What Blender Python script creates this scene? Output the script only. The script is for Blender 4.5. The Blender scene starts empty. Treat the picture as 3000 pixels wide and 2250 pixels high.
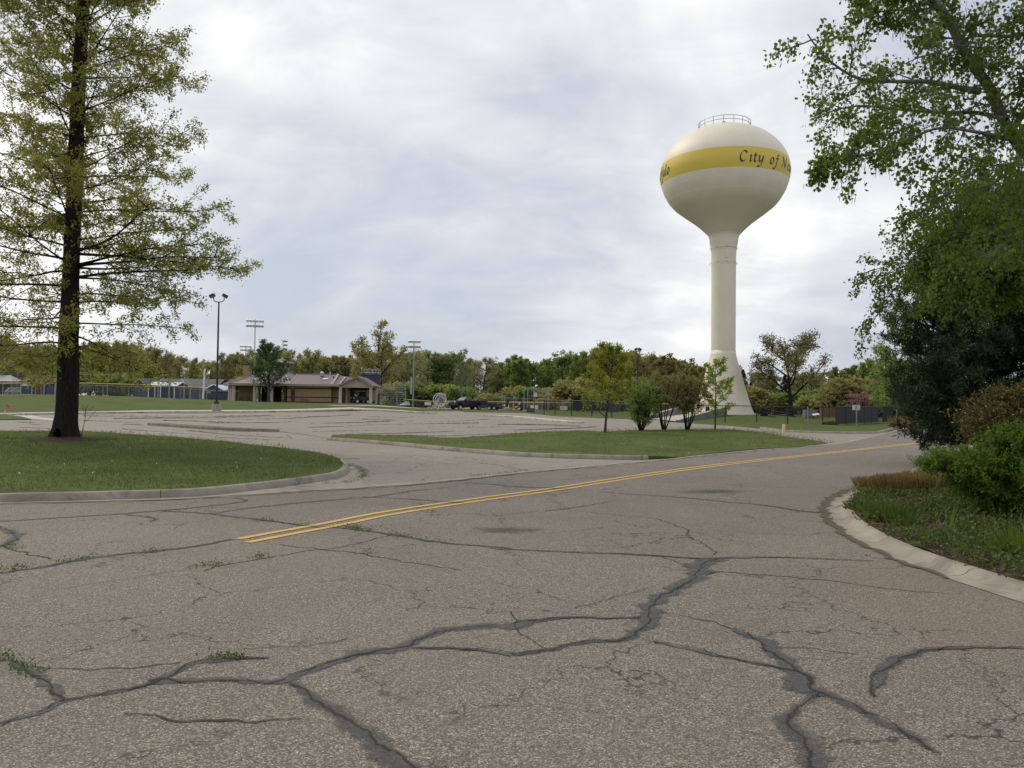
import bpy, bmesh, math, random
import numpy as np
from mathutils import Vector, Matrix
from mathutils.geometry import delaunay_2d_cdt
PI = math.pi
scene = bpy.context.scene
COL = scene.collection

# ------------------------------------------------------------------ camera
F = 2361.0
EYE = Vector((0.0, 0.0, 1.6))
PITCH, ROLL = math.radians(1.577), math.radians(0.7)
FWD = Vector((0, math.cos(PITCH), math.sin(PITCH)))
_up0 = Vector((0, -math.sin(PITCH), math.cos(PITCH)))
RGT = Vector((1, 0, 0)) * math.cos(ROLL) + _up0 * math.sin(ROLL)
UPV = _up0 * math.cos(ROLL) - Vector((1, 0, 0)) * math.sin(ROLL)

def smooth(a, b, x):
    t = min(1.0, max(0.0, (x - a) / (b - a)))
    return t * t * (3 - 2 * t)

_BP = [(-500, 0), (40, 0), (60, .12), (80, .38), (95, .58), (118, .86), (135, .97), (200, 1.2), (5000, 1.2)]
def base_profile(y):
    for (a, za), (b, zb) in zip(_BP, _BP[1:]):
        if y <= b:
            return za + (zb - za) * (y - a) / (b - a)
    return _BP[-1][1]
def terrain(x, y):
    """height of the ground: flat by the camera, rising gently, with a berm on the left"""
    z = (base_profile(y - 6) + base_profile(y) * 2 + base_profile(y + 6)) / 4
    u = x / max(y, 1.0)
    if u < -0.10 and y > 70:
        a = .85 * smooth(-.10, -.19, u) + .8 * smooth(-.25, -.55, u)
        s = smooth(84, 116, y) if u > -.2 else smooth(80, 112, y)
        z += a * s
    return z

def project(p):
    d = Vector(p) - EYE
    dd = d.dot(FWD)
    return 1500 + F * d.dot(RGT) / dd, 1125 - F * d.dot(UPV) / dd

def ray(px, py):
    return FWD + RGT * ((px - 1500) / F) - UPV * ((py - 1125) / F)

def G(px, py, h=0.0):
    """the point of the ground (raised by h) a sight line meets"""
    d = ray(px, py)
    t0, t = 1.0, 1.0
    while t < 900:
        p = EYE + d * t
        if p.z <= terrain(p.x, p.y) + h:
            lo, hi = t0, t
            for _ in range(30):
                m = (lo + hi) / 2
                p = EYE + d * m
                if p.z <= terrain(p.x, p.y) + h: hi = m
                else: lo = m
            p = EYE + d * hi
            return Vector((p.x, p.y, terrain(p.x, p.y)))
        t0 = t
        t += 0.25 + t * 0.01
    p = EYE + d * 900
    return Vector((p.x, p.y, terrain(p.x, p.y)))

def at(px, Y, h=0.0):
    """ground point at depth Y in the direction of a column"""
    x = (px - 1500) / F * Y
    for _ in range(6):
        q, _y = project((x, Y, terrain(x, Y) + h))
        x += (px - q) / F * Y
    return Vector((x, Y, terrain(x, Y)))

def lift(p, py):
    """height (world z) above p that reaches row py"""
    z = p.z
    for _ in range(6):
        _x, q = project((p.x, p.y, z))
        z += (q - py) / F * p.y
    return z

# ------------------------------------------------------------------ materials
def newmat(name):
    m = bpy.data.materials.new(name)
    m.use_nodes = True
    nt = m.node_tree
    nt.nodes.clear()
    return m, nt.nodes, nt.links

def ramp(N, stops, interp='LINEAR'):
    r = N.new('ShaderNodeValToRGB')
    r.color_ramp.interpolation = interp
    e = r.color_ramp.elements
    while len(e) > 1: e.remove(e[-1])
    e[0].position, e[0].color = stops[0][0], (*stops[0][1], 1)
    for p, c in stops[1:]:
        k = e.new(p); k.color = (*c, 1)
    return r

def noise(N, L, scale, detail=4, rough=.55, vec=None, dist=0.0):
    n = N.new('ShaderNodeTexNoise')
    n.inputs['Scale'].default_value = scale
    n.inputs['Detail'].default_value = detail
    n.inputs['Roughness'].default_value = rough
    n.inputs['Distortion'].default_value = dist
    if vec is not None: L.new(vec, n.inputs['Vector'])
    return n

def mixc(N, L, fac, a, b, mode='MIX'):
    m = N.new('ShaderNodeMix'); m.data_type = 'RGBA'; m.blend_type = mode
    for s, v in ((m.inputs[0], fac), (m.inputs[6], a), (m.inputs[7], b)):
        if isinstance(v, (int, float)): s.default_value = v
        elif isinstance(v, tuple): s.default_value = (*v, 1)
        else: L.new(v, s)
    return m.outputs[2]

def mathn(N, L, op, a, b=None, c=None, clamp=False):
    m = N.new('ShaderNodeMath'); m.operation = op; m.use_clamp = clamp
    for i, v in enumerate((a, b, c)):
        if v is None: continue
        if isinstance(v, (int, float)): m.inputs[i].default_value = v
        else: L.new(v, m.inputs[i])
    return m.outputs[0]

def mapr(N, L, v, a, b, c=0.0, d=1.0):
    m = N.new('ShaderNodeMapRange')
    L.new(v, m.inputs[0])
    for i, q in zip((1, 2, 3, 4), (a, b, c, d)): m.inputs[i].default_value = q
    return m.outputs[0]

def bumpn(N, L, h, strength, dist):
    b = N.new('ShaderNodeBump')
    b.inputs['Strength'].default_value = strength
    b.inputs['Distance'].default_value = dist
    L.new(h, b.inputs['Height'])
    return b.outputs[0]

def finish(N, L, color, rough=.7, metal=0.0, normal=None, alpha=None, spec=.5, transl=None):
    b = N.new('ShaderNodeBsdfPrincipled')
    o = N.new('ShaderNodeOutputMaterial')
    if isinstance(color, tuple): b.inputs['Base Color'].default_value = (*color, 1)
    else: L.new(color, b.inputs['Base Color'])
    if isinstance(rough, (int, float)): b.inputs['Roughness'].default_value = rough
    else: L.new(rough, b.inputs['Roughness'])
    b.inputs['Metallic'].default_value = metal
    b.inputs['Specular IOR Level'].default_value = spec
    if normal is not None: L.new(normal, b.inputs['Normal'])
    if alpha is not None:
        if isinstance(alpha, (int, float)): b.inputs['Alpha'].default_value = alpha
        else: L.new(alpha, b.inputs['Alpha'])
    L.new(b.outputs[0], o.inputs[0])
    return b

_cache = {}
def pm(name, col, rough=.6, metal=0.0, var=.18, scale=3.0, bump=0.0, bscale=40.0, spec=.5):
    """painted / plain stuff with a little dirt and wear"""
    if name in _cache: return _cache[name]
    m, N, L = newmat(name)
    tc = N.new('ShaderNodeTexCoord').outputs['Object']
    n = noise(N, L, scale, 6, .6, tc)
    lo = tuple(c * (1 - var) for c in col); hi = tuple(min(1, c * (1 + var * .6)) for c in col)
    r = ramp(N, [(.3, lo), (.7, hi)])
    L.new(n.outputs[0], r.inputs[0])
    nrm = None
    if bump: nrm = bumpn(N, L, noise(N, L, bscale, 3, .6, tc).outputs[0], bump, .02)
    finish(N, L, r.outputs[0], rough, metal, nrm, spec=spec)
    _cache[name] = m
    return m

def asphalt(name, stops, scale, patch_lo, patch_hi, tint, silt=False):
    m, N, L = newmat(name)
    tc = N.new('ShaderNodeTexCoord').outputs['Object']
    v = N.new('ShaderNodeTexVoronoi'); v.inputs['Scale'].default_value = scale
    v.inputs['Randomness'].default_value = 1.0
    L.new(tc, v.inputs['Vector'])
    sep = N.new('ShaderNodeSeparateColor'); L.new(v.outputs['Color'], sep.inputs[0])
    r = ramp(N, stops, 'LINEAR'); L.new(sep.outputs[0], r.inputs[0])
    v2 = N.new('ShaderNodeTexVoronoi'); v2.inputs['Scale'].default_value = scale * 2.3
    L.new(tc, v2.inputs['Vector'])
    sep2 = N.new('ShaderNodeSeparateColor'); L.new(v2.outputs['Color'], sep2.inputs[0])
    c = mixc(N, L, .55, r.outputs[0], mixc(N, L, sep2.outputs[1], (.55, .55, .55), (1.38, 1.38, 1.38)), 'MULTIPLY')
    # binder between the stones
    gap = mapr(N, L, v.outputs['Distance'], .28, .62, 0, 1)
    c = mixc(N, L, mathn(N, L, 'MULTIPLY', gap, .7), c, (.075, .067, .057))
    n1 = noise(N, L, .35, 5, .62, tc, .6)
    p = ramp(N, [(.30, patch_lo), (.68, patch_hi)]); L.new(n1.outputs[0], p.inputs[0])
    c = mixc(N, L, 1.0, c, p.outputs[0], 'MULTIPLY')
    n2 = noise(N, L, 2.2, 4, .6, tc)
    c = mixc(N, L, mapr(N, L, n2.outputs[0], .45, .75, 0, .35), c, tint)
    n3 = noise(N, L, 14, 3, .7, tc)
    c = mixc(N, L, mapr(N, L, n3.outputs[0], .35, .7, .0, .3), c, (.075, .07, .06))
    # fine hairline cracking in places
    wv = N.new('ShaderNodeVectorMath'); wv.operation = 'ADD'
    wn = noise(N, L, 1.7, 4, .65, tc); wsc = N.new('ShaderNodeVectorMath'); wsc.operation = 'SCALE'; wsc.inputs['Scale'].default_value = .9
    L.new(wn.outputs['Color'], wsc.inputs[0]); L.new(tc, wv.inputs[0]); L.new(wsc.outputs[0], wv.inputs[1])
    ve = N.new('ShaderNodeTexVoronoi'); ve.feature = 'DISTANCE_TO_EDGE'; ve.inputs['Scale'].default_value = .62; L.new(wv.outputs[0], ve.inputs['Vector'])
    cw = mapr(N, L, ve.outputs['Distance'], .003, .0095, 1, 0)
    cm = mapr(N, L, noise(N, L, .55, 3, .5, tc).outputs[0], .42, .54, 0, .9)
    c = mixc(N, L, mathn(N, L, 'MULTIPLY', cw, cm), c, (.03, .026, .022))
    # tyre-polished and silted areas
    if silt:
        dv = N.new('ShaderNodeVectorMath'); dv.operation = 'DISTANCE'; L.new(tc, dv.inputs[0]); dv.inputs[1].default_value = (5.6, 6.6, 0)
        sf = mathn(N, L, 'MULTIPLY', mapr(N, L, dv.outputs['Value'], .5, 3.6, .75, 0), mapr(N, L, noise(N, L, .8, 5, .6, tc).outputs[0], .3, .6, .3, 1))
        c = mixc(N, L, sf, c, (.16, .115, .075))
        wp = noise(N, L, .22, 4, .6, tc, 1.0)
        c = mixc(N, L, mapr(N, L, wp.outputs[0], .50, .68, 0, .32), c, (.14, .122, .10))
    h = mathn(N, L, 'SUBTRACT', 1.0, v.outputs['Distance'])
    finish(N, L, c, .85, 0, bumpn(N, L, h, .5, .006), spec=.35)
    return m

STONES = [(0, (.062, .055, .046)), (.3, (.145, .128, .106)), (.62, (.255, .226, .185)), (.88, (.375, .335, .277)), (1, (.53, .48, .40))]
M_road = asphalt('weathered_asphalt', STONES, 104, (.94, .93, .92), (1.22, 1.2, 1.18), (.175, .152, .124), True)
M_lot = asphalt('grey_lot_asphalt', [(0, (.23, .205, .172)), (.5, (.36, .323, .275)), (1, (.53, .48, .41))], 60, (.92, .9, .89), (1.12, 1.1, 1.08), (.33, .295, .245))  # lightened: the lot's grazing sheen is put into its base colour

def concrete(name, a, b):
    m, N, L = newmat(name)
    tc = N.new('ShaderNodeTexCoord').outputs['Object']
    r = ramp(N, [(.28, a), (.72, b)]); L.new(noise(N, L, 1.6, 7, .68, tc).outputs[0], r.inputs[0])
    st = mapr(N, L, noise(N, L, .9, 6, .7, tc, 1.5).outputs[0], .50, .64, 0, .75)
    c = mixc(N, L, st, r.outputs[0], (.13, .115, .095))
    g = noise(N, L, 90, 3, .7, tc)
    c = mixc(N, L, mapr(N, L, g.outputs[0], .5, .8, 0, .4), c, (.16, .145, .12))
    finish(N, L, c, .85, 0, bumpn(N, L, g.outputs[0], .35, .01), spec=.3)
    return m
M_conc = concrete('kerb_concrete', (.20, .178, .143), (.36, .325, .265))
M_concd = concrete('old_kerb_concrete', (.19, .165, .13), (.34, .305, .25))
M_walk = concrete('pavement_concrete', (.42, .38, .32), (.55, .51, .44))

def turf(name, cols, s=1.0):
    m, N, L = newmat(name)
    tc = N.new('ShaderNodeTexCoord').outputs['Object']
    a = noise(N, L, .45 * s, 6, .65, tc, .4)
    r = ramp(N, [(.25, cols[0]), (.48, cols[1]), (.72, cols[2])]); L.new(a.outputs[0], r.inputs[0])
    b = noise(N, L, 9 * s, 5, .7, tc)
    c = mixc(N, L, 1.0, r.outputs[0], mixc(N, L, b.outputs[0], (.45, .45, .45), (1.5, 1.5, 1.5)), 'MULTIPLY')
    d = mapr(N, L, noise(N, L, 1.1 * s, 5, .7, tc).outputs[0], .56, .74, 0, .55)
    c = mixc(N, L, d, c, (.105, .092, .04))
    finish(N, L, c, .9, 0, bumpn(N, L, b.outputs[0], .8, .06), spec=.15)
    return m
M_far = turf('lawn_grass_far', [(.043, .063, .012), (.066, .090, .017), (.095, .117, .026)])
M_turf = turf('mown_grass', [(.043, .060, .012), (.068, .092, .017), (.105, .122, .027)])

def leafmat(name, cols, transl=.45, rough=.55):
    """leaves: colour varies from leaf to leaf and a little from tree to tree"""
    m, N, L = newmat(name)
    at_ = N.new('ShaderNodeAttribute'); at_.attribute_name = 'tint'
    oi = N.new('ShaderNodeObjectInfo')
    k = len(cols) - 1
    r = ramp(N, [(i / k, c) for i, c in enumerate(cols)]); L.new(at_.outputs['Fac'], r.inputs[0])
    hs = N.new('ShaderNodeHueSaturation'); L.new(r.outputs[0], hs.inputs['Color'])
    L.new(mapr(N, L, oi.outputs['Random'], 0, 1, .485, .515), hs.inputs['Hue'])
    L.new(mapr(N, L, oi.outputs['Random'], 0, 1, .86, 1.12), hs.inputs['Value'])
    d = N.new('ShaderNodeBsdfPrincipled'); L.new(hs.outputs[0], d.inputs['Base Color'])
    d.inputs['Roughness'].default_value = rough; d.inputs['Specular IOR Level'].default_value = .25
    t = N.new('ShaderNodeBsdfTranslucent')
    tcol = mixc(N, L, 1.0, hs.outputs[0], (1.5, 1.55, .8), 'MULTIPLY'); L.new(tcol, t.inputs[0])
    mx = N.new('ShaderNodeMixShader'); mx.inputs[0].default_value = transl
    L.new(d.outputs[0], mx.inputs[1]); L.new(t.outputs[0], mx.inputs[2])
    o = N.new('ShaderNodeOutputMaterial'); L.new(mx.outputs[0], o.inputs[0])
    return m

def barkmat(name, a, b, vs=9.0):
    m, N, L = newmat(name)
    tc = N.new('ShaderNodeTexCoord').outputs['Object']
    mp = N.new('ShaderNodeMapping'); mp.inputs['Scale'].default_value = (vs, vs, vs * .22); L.new(tc, mp.inputs[0])
    n = noise(N, L, 2.2, 7, .7, mp.outputs[0], .8)
    r = ramp(N, [(.33, a), (.66, b)]); L.new(n.outputs[0], r.inputs[0])
    finish(N, L, r.outputs[0], .95, 0, bumpn(N, L, n.outputs[0], 1.0, .05), spec=.1)
    return m
M_bark = barkmat('furrowed_dark_bark', (.009, .008, .007), (.04, .034, .029))
M_barkg = barkmat('grey_brown_bark', (.035, .03, .026), (.11, .095, .08))
M_barkp = barkmat('pale_grey_bark', (.11, .105, .09), (.24, .225, .195), 6)

def chainmesh(name, col, cell, wire):
    """woven wire: a diamond lattice that lets the view through between the wires"""
    m, N, L = newmat(name)
    uv = N.new('ShaderNodeUVMap').outputs[0]
    s = N.new('ShaderNodeSeparateXYZ'); L.new(uv, s.inputs[0])
    outs = []
    for op in ('ADD', 'SUBTRACT'):
        q = mathn(N, L, 'DIVIDE', mathn(N, L, op, s.outputs[0], s.outputs[1]), cell)
        q = mathn(N, L, 'ABSOLUTE', mathn(N, L, 'SUBTRACT', mathn(N, L, 'FRACT', q), .5))
        outs.append(mathn(N, L, 'LESS_THAN', q, wire / cell))
    al = mathn(N, L, 'MAXIMUM', outs[0], outs[1])
    finish(N, L, col, .6, .2, alpha=al)
    return m
M_wire_black = chainmesh('black_woven_wire', (.012, .012, .014), .026, .0008)
M_wire_grey = chainmesh('galvanised_woven_wire', (.24, .25, .26), .028, .0008)

# ------------------------------------------------------------------ objects
def tag(o, label=None, cat=None, group=None, kind=None):
    if label: o['label'] = label
    if cat: o['category'] = cat
    if group: o['group'] = group
    if kind: o['kind'] = kind
    return o

def empty(name, loc, rz=0.0, label=None, cat=None, group=None):
    o = bpy.data.objects.new(name, None)
    COL.objects.link(o)
    o.location = loc; o.rotation_euler = (0, 0, rz)
    o.empty_display_size = .3
    return tag(o, label, cat, group)

def link_mesh(name, me, mat, parent=None, loc=None):
    o = bpy.data.objects.new(name, me)
    COL.objects.link(o)
    if mat: me.materials.append(mat)
    if parent: o.parent = parent
    if loc is not None: o.location = loc
    return o

def kids(o): return [c for c in o.children]
def copy_tree(o, parent=None):
    c = o.copy(); COL.objects.link(c)
    c.parent = parent
    for k in kids(o): copy_tree(k, c)
    return c

class MB:
    """collects simple shapes and links them as ONE mesh object"""
    def __init__(s): s.v, s.f, s.uv = [], [], {}
    def add(s, vs, fs):
        b = len(s.v); s.v += [tuple(v) for v in vs]; s.f += [tuple(b + i for i in f) for f in fs]; return s
    def box(s, c, d, rz=0.0, rx=0.0, ry=0.0, bev=0.0):
        x, y, z = (k / 2 for k in d)
        R = Matrix.Rotation(rz, 3, 'Z') @ Matrix.Rotation(ry, 3, 'Y') @ Matrix.Rotation(rx, 3, 'X')
        if bev <= 0:
            P = [(-x,-y,-z),(x,-y,-z),(x,y,-z),(-x,y,-z),(-x,-y,z),(x,-y,z),(x,y,z),(-x,y,z)]
            FS = [(3,2,1,0),(4,5,6,7),(0,1,5,4),(1,2,6,5),(2,3,7,6),(3,0,4,7)]
        else:
            bm = bmesh.new(); bmesh.ops.create_cube(bm, size=1)
            for v in bm.verts: v.co = Vector((v.co.x * d[0], v.co.y * d[1], v.co.z * d[2]))
            bmesh.ops.bevel(bm, geom=bm.edges[:], offset=bev, segments=2, affect='EDGES', profile=.6)
            bm.verts.index_update()
            P = [tuple(v.co) for v in bm.verts]; FS = [tuple(v.index for v in f.verts) for f in bm.faces]; bm.free()
        return s.add([R @ Vector(p) + Vector(c) for p in P], FS)
    def tube(s, pts, r, n=8, cap=True):
        pts = [Vector(p) for p in pts]
        rs = r if isinstance(r, (list, tuple)) else [r] * len(pts)
        b = len(s.v); prev = None
        for i, p in enumerate(pts):
            t = (pts[min(i + 1, len(pts) - 1)] - pts[max(i - 1, 0)])
            t = t.normalized() if t.length > 1e-9 else Vector((0, 0, 1))
            if prev is None:
                a = t.cross(Vector((0, 0, 1)))
                if a.length < 1e-3: a = Vector((1, 0, 0))
            else: a = prev - t * prev.dot(t)
            a.normalize(); prev = a; c = t.cross(a)
            for k in range(n):
                q = 2 * PI * k / n
                s.v.append(tuple(p + (a * math.cos(q) + c * math.sin(q)) * rs[i]))
        for i in range(len(pts) - 1):
            for k in range(n):
                k2 = (k + 1) % n
                s.f.append((b + i*n + k, b + i*n + k2, b + (i+1)*n + k2, b + (i+1)*n + k))
        if cap:
            s.f.append(tuple(b + k for k in reversed(range(n))))
            s.f.append(tuple(b + (len(pts)-1)*n + k for k in range(n)))
        return s
    def cyl(s, c, r, h, n=16, axis='Z', r2=None):
        c = Vector(c); a = {'X': Vector((1,0,0)), 'Y': Vector((0,1,0)), 'Z': Vector((0,0,1))}[axis]
        return s.tube([c - a*h/2, c + a*h/2], [r, r if r2 is None else r2], n)
    def prism(s, poly, axis, a, b):
        """extrude a 2-D polygon along an axis from a to b"""
        n = len(poly)
        def P(q, t): return {'X': (t, q[0], q[1]), 'Y': (q[0], t, q[1]), 'Z': (q[0], q[1], t)}[axis]
        vs = [P(q, a) for q in poly] + [P(q, b) for q in poly]
        fs = [tuple(range(n)), tuple(reversed(range(n, 2*n)))] + [(i, n+i, n+(i+1)%n, (i+1)%n) for i in range(n)]
        return s.add(vs, fs)
    def lathe(s, prof, n=64, c=(0,0,0)):
        b = len(s.v)
        for r, z in prof:
            for k in range(n):
                q = 2*PI*k/n
                s.v.append((c[0] + r*math.cos(q), c[1] + r*math.sin(q), c[2] + z))
        for i in range(len(prof)-1):
            for k in range(n):
                k2 = (k+1) % n
                s.f.append((b+i*n+k, b+i*n+k2, b+(i+1)*n+k2, b+(i+1)*n+k))
        return s
    def quad(s, a, b, c, d): return s.add([a, b, c, d], [(0, 1, 2, 3)])
    def build(s, name, mat, parent=None, loc=None, smooth_=False, uvs=None, bevel=0.0):
        me = bpy.data.meshes.new(name)
        me.from_pydata(s.v, [], s.f)
        bm = bmesh.new(); bm.from_mesh(me)
        bmesh.ops.recalc_face_normals(bm, faces=bm.faces[:])
        bm.to_mesh(me); bm.free()
        if smooth_:
            me.polygons.foreach_set('use_smooth', [True] * len(me.polygons))
            if smooth_ != 'all':
                try: me.set_sharp_from_angle(angle=math.radians(58))
                except Exception: pass
        if uvs:
            u = me.uv_layers.new(name='UVMap')
            for l in me.loops: u.data[l.index].uv = uvs[l.vertex_index]
        o = link_mesh(name, me, mat, parent, loc)
        return o

def spline(pts, step=.5, closed=False):
    """Catmull-Rom through 2-D/3-D points, resampled"""
    P = [Vector(p) for p in pts]
    n = len(P); out = []
    for i in range(n if closed else n - 1):
        if closed: p0, p1, p2, p3 = P[i-1], P[i], P[(i+1) % n], P[(i+2) % n]
        else: p0, p1, p2, p3 = P[max(i-1, 0)], P[i], P[i+1], P[min(i+2, n-1)]
        m = max(1, int((p2 - p1).length / step))
        for k in range(m):
            t = k / m
            out.append(.5 * ((2*p1) + (p2-p0)*t + (2*p0-5*p1+4*p2-p3)*t*t + (3*p1-p0-3*p2+p3)*t**3))
    if not closed: out.append(P[-1])
    return out

# camera object
cam = bpy.data.cameras.new('camera'); co = bpy.data.objects.new('camera', cam); COL.objects.link(co)
cam.sensor_width = 36; cam.lens = 36 * F / 3000; cam.clip_end = 6000; cam.clip_start = .05
mw = Matrix((RGT, UPV, -FWD)).transposed().to_4x4(); mw.translation = EYE
co.matrix_world = mw
scene.camera = co
# ------------------------------------------------------------------ ground sheets
def inside(poly, x, y):
    c = False; n = len(poly); j = n - 1
    for i in range(n):
        xi, yi = poly[i][0], poly[i][1]; xj, yj = poly[j][0], poly[j][1]
        if (yi > y) != (yj > y) and x < (xj - xi) * (y - yi) / (yj - yi) + xi: c = not c
        j = i
    return c

def sheet(name, poly, mat, h, step=3.0, hf=None, skirt=0.0, y_from=30.0):
    """a sheet on the terrain inside a polygon, optionally with a side wall; hf adds local relief"""
    V = [Vector((p[0], p[1])) for p in poly]
    n = len(V)
    x0, x1 = min(v.x for v in V), max(v.x for v in V); y0, y1 = min(v.y for v in V), max(v.y for v in V)
    pts = list(V)
    if hf or y1 > y_from:
        y = y0 + step * .5
        while y < y1:
            st = step if y < 150 else step * 4
            x = x0 + st * .5
            while x < x1:
                if (hf or y > y_from) and inside(V, x, y): pts.append(Vector((x, y)))
                x += st
            y += st
    r = delaunay_2d_cdt(pts, [(i, (i + 1) % n) for i in range(n)], [list(range(n))], 1, 1e-4)
    vs = [(v.x, v.y, terrain(v.x, v.y) + h + (hf(v.x, v.y) if hf else 0)) for v in r[0]]
    m = MB(); m.add(vs, r[2])
    if skirt:
        bs = [(v.x, v.y, terrain(v.x, v.y) + h + (hf(v.x, v.y) if hf else 0)) for v in V]
        m.add(bs + [(x, y, z - skirt) for x, y, z in bs], [(i, (i+1) % n, n + (i+1) % n, n + i) for i in range(n)])
    o = m.build(name, mat)
    return tag(o, kind='structure')

def sweep(name, path, prof, mat, closed=False, seg=3.0, gap=.012, label=None):
    """kerb of given section along a path, cut into lengths by open joints"""
    P = [Vector((p[0], p[1])) for p in path]
    m = MB(); n = len(P); run = 0; cur = []; k = len(prof)
    nrm = []
    for i in range(n):
        a = P[(i-1) % n] if closed else P[max(i-1, 0)]; b = P[(i+1) % n] if closed else P[min(i+1, n-1)]
        t = (b - a).normalized(); nrm.append(Vector((-t.y, t.x)))
    def flush(lst):
        if len(lst) < 2: return
        vs = []
        for p, nn in lst:
            for o_, h_ in prof:
                q = p + nn * o_
                vs.append((q.x, q.y, terrain(q.x, q.y) + h_))
        fs = [(i*k+j, i*k+j+1, (i+1)*k+j+1, (i+1)*k+j) for i in range(len(lst)-1) for j in range(k-1)]
        fs += [tuple(range(k)), tuple(reversed(range((len(lst)-1)*k, len(lst)*k)))]
        m.add(vs, fs)
    idx = list(range(n)) + ([0] if closed else [])
    cur = [(P[0], nrm[0])]
    for a, b in zip(idx, idx[1:]):
        L_ = (P[b] - P[a]).length; pos = 0
        while run + (L_ - pos) > seg:
            pos += seg - run; t = pos / L_
            q = P[a].lerp(P[b], t); nn = nrm[a].lerp(nrm[b], t).normalized()
            d = (P[b] - P[a]).normalized()
            cur.append((q - d * gap * .5, nn)); flush(cur); cur = [(q + d * gap * .5, nn)]; run = 0
        run += L_ - pos
        cur.append((P[b], nrm[b]))
    flush(cur)
    o = m.build(name, mat, smooth_=True)
    return tag(o, kind='structure')

# one sheet of ground to the horizon
ys = sorted(set([-60, -30, -10, 0, 10, 20, 30] + list(range(36, 160, 3)) + list(range(160, 320, 10)) + [360, 420, 520, 700, 1000, 1600, 2500, 4000]))
us = [i / 40 for i in range(-60, 61)]
gv, gf = [], []
for y in ys:
    for u in us:
        x = u * max(abs(y), 26) * 1.25
        gv.append((x, y, terrain(x, y) - .035))
w = len(us)
for i in range(len(ys) - 1):
    for j in range(w - 1):
        gf.append((i*w+j, i*w+j+1, (i+1)*w+j+1, (i+1)*w+j))
m = MB(); m.v, m.f = gv, gf
tag(m.build('ground', M_far, smooth_='all'), kind='structure')

def W(pts): return [G(x, y).xy for x, y in pts]

# the car park and its drives
lot_far = [(-500, 1218), (85, 1216), (400, 1211), (800, 1208.5), (1094, 1203.5), (1200, 1210), (1256, 1205.5), (1344, 1205), (1371, 1208), (1545, 1210.5),
           (1627, 1220), (1853, 1229), (1905, 1226), (1964, 1237), (2150, 1248.5), (2250, 1259), (2296, 1265), (2421, 1269), (2573, 1270), (2604, 1263)]
lot_near = [(2570, 1276), (2480, 1297), (2414, 1303), (2160, 1325), (1953, 1347), (1800, 1361), (1592, 1380), (1429, 1396), (1266, 1413), (1144, 1422), (1022, 1430), (800, 1445), (579, 1458), (0, 1474), (-900, 1497)]
sheet('parking_lot', W(lot_far) + W(lot_near) + [Vector((-60, 20))], M_lot, .0)
road_left = [(-900, 1500), (0, 1478), (354, 1469.5), (579, 1461), (800, 1447.5), (900, 1441.5), (1022, 1434.5), (1144, 1426.5), (1266, 1416), (1429, 1397.5), (1592, 1381.5), (1800, 1363.5), (1953, 1348), (2160, 1326), (2414, 1304), (2480, 1297.5), (2570, 1276), (2620, 1263), (2665, 1252), (2760, 1242), (2950, 1232), (3400, 1230)]
rl = W(road_left)
road_poly = rl + [Vector((120, 60)), Vector((60, -12)), Vector((-40, -12)), Vector((-40, 12))]
sheet('road', road_poly, M_road, .004, y_from=36)

# concrete gutter along the road's far edge and round the first corner
gl = [(-700, 1497), (0, 1479), (354, 1471), (579, 1463), (800, 1449), (900, 1443), (1022, 1436), (1144, 1428), (1266, 1417.7), (1429, 1399), (1592, 1383), (1800, 1364.5), (1953, 1349), (2160, 1327), (2414, 1305), (2480, 1298), (2570, 1277), (2620, 1264), (2665, 1253)]
gu = [(2640, 1254), (2612, 1264), (2560, 1276), (2470, 1295), (2400, 1303.3), (2160, 1323), (1953, 1343.5), (1800, 1358), (1535, 1382), (1388, 1397), (1258, 1410), (1140, 1418.5), (1066, 1422), (1059, 1402), (1062, 1388), (1052, 1373), (1024, 1362), (1004, 1356), (985, 1385), (950, 1400), (850, 1415), (579, 1448), (0, 1462), (-700, 1480)]
sheet('gutter', W(gl) + W(gu), M_conc, .009)

KERB = [(0, -.02), (.0, .012), (.02, .05), (.05, .115), (.085, .135), (.165, .135), (.175, .05), (.175, -.05)]
# near left lawn
lawn_out = [(-900, 1492), (0, 1473), (354, 1464), (579, 1455.5), (720, 1441), (850, 1425), (918, 1415), (986, 1404), (1012, 1394), (1024, 1381), (1020, 1366), (999, 1352), (945, 1338), (850, 1324), (700, 1307), (543, 1291), (400, 1281), (230, 1271.5), (0, 1270), (-900, 1266)]
lo = spline([(p.x, p.y) for p in W(lawn_out)], .5)
sweep('kerb', lo, KERB, M_conc, seg=3.05)
def inset(path, d):
    out = []
    for i in range(len(path)):
        a, b = path[max(i-1, 0)], path[min(i+1, len(path)-1)]
        t = (b - a).normalized(); out.append(path[i] + Vector((-t.y, t.x)) * d)
    return out
oak_foot = G(190, 1312)
def lawn_relief(x, y):
    d = math.hypot(x - oak_foot.x, y - oak_foot.y)
    return .16 * math.exp(-(d / 1.3) ** 2) + .12 * math.exp(-(d / 4.0) ** 2) + .02 * math.sin(x * .9) * math.sin(y * .7 + 1)
lawn_poly = inset(lo, .165)
sheet('lawn', lawn_poly, M_turf, .13, .6, lawn_relief, .3)

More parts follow.
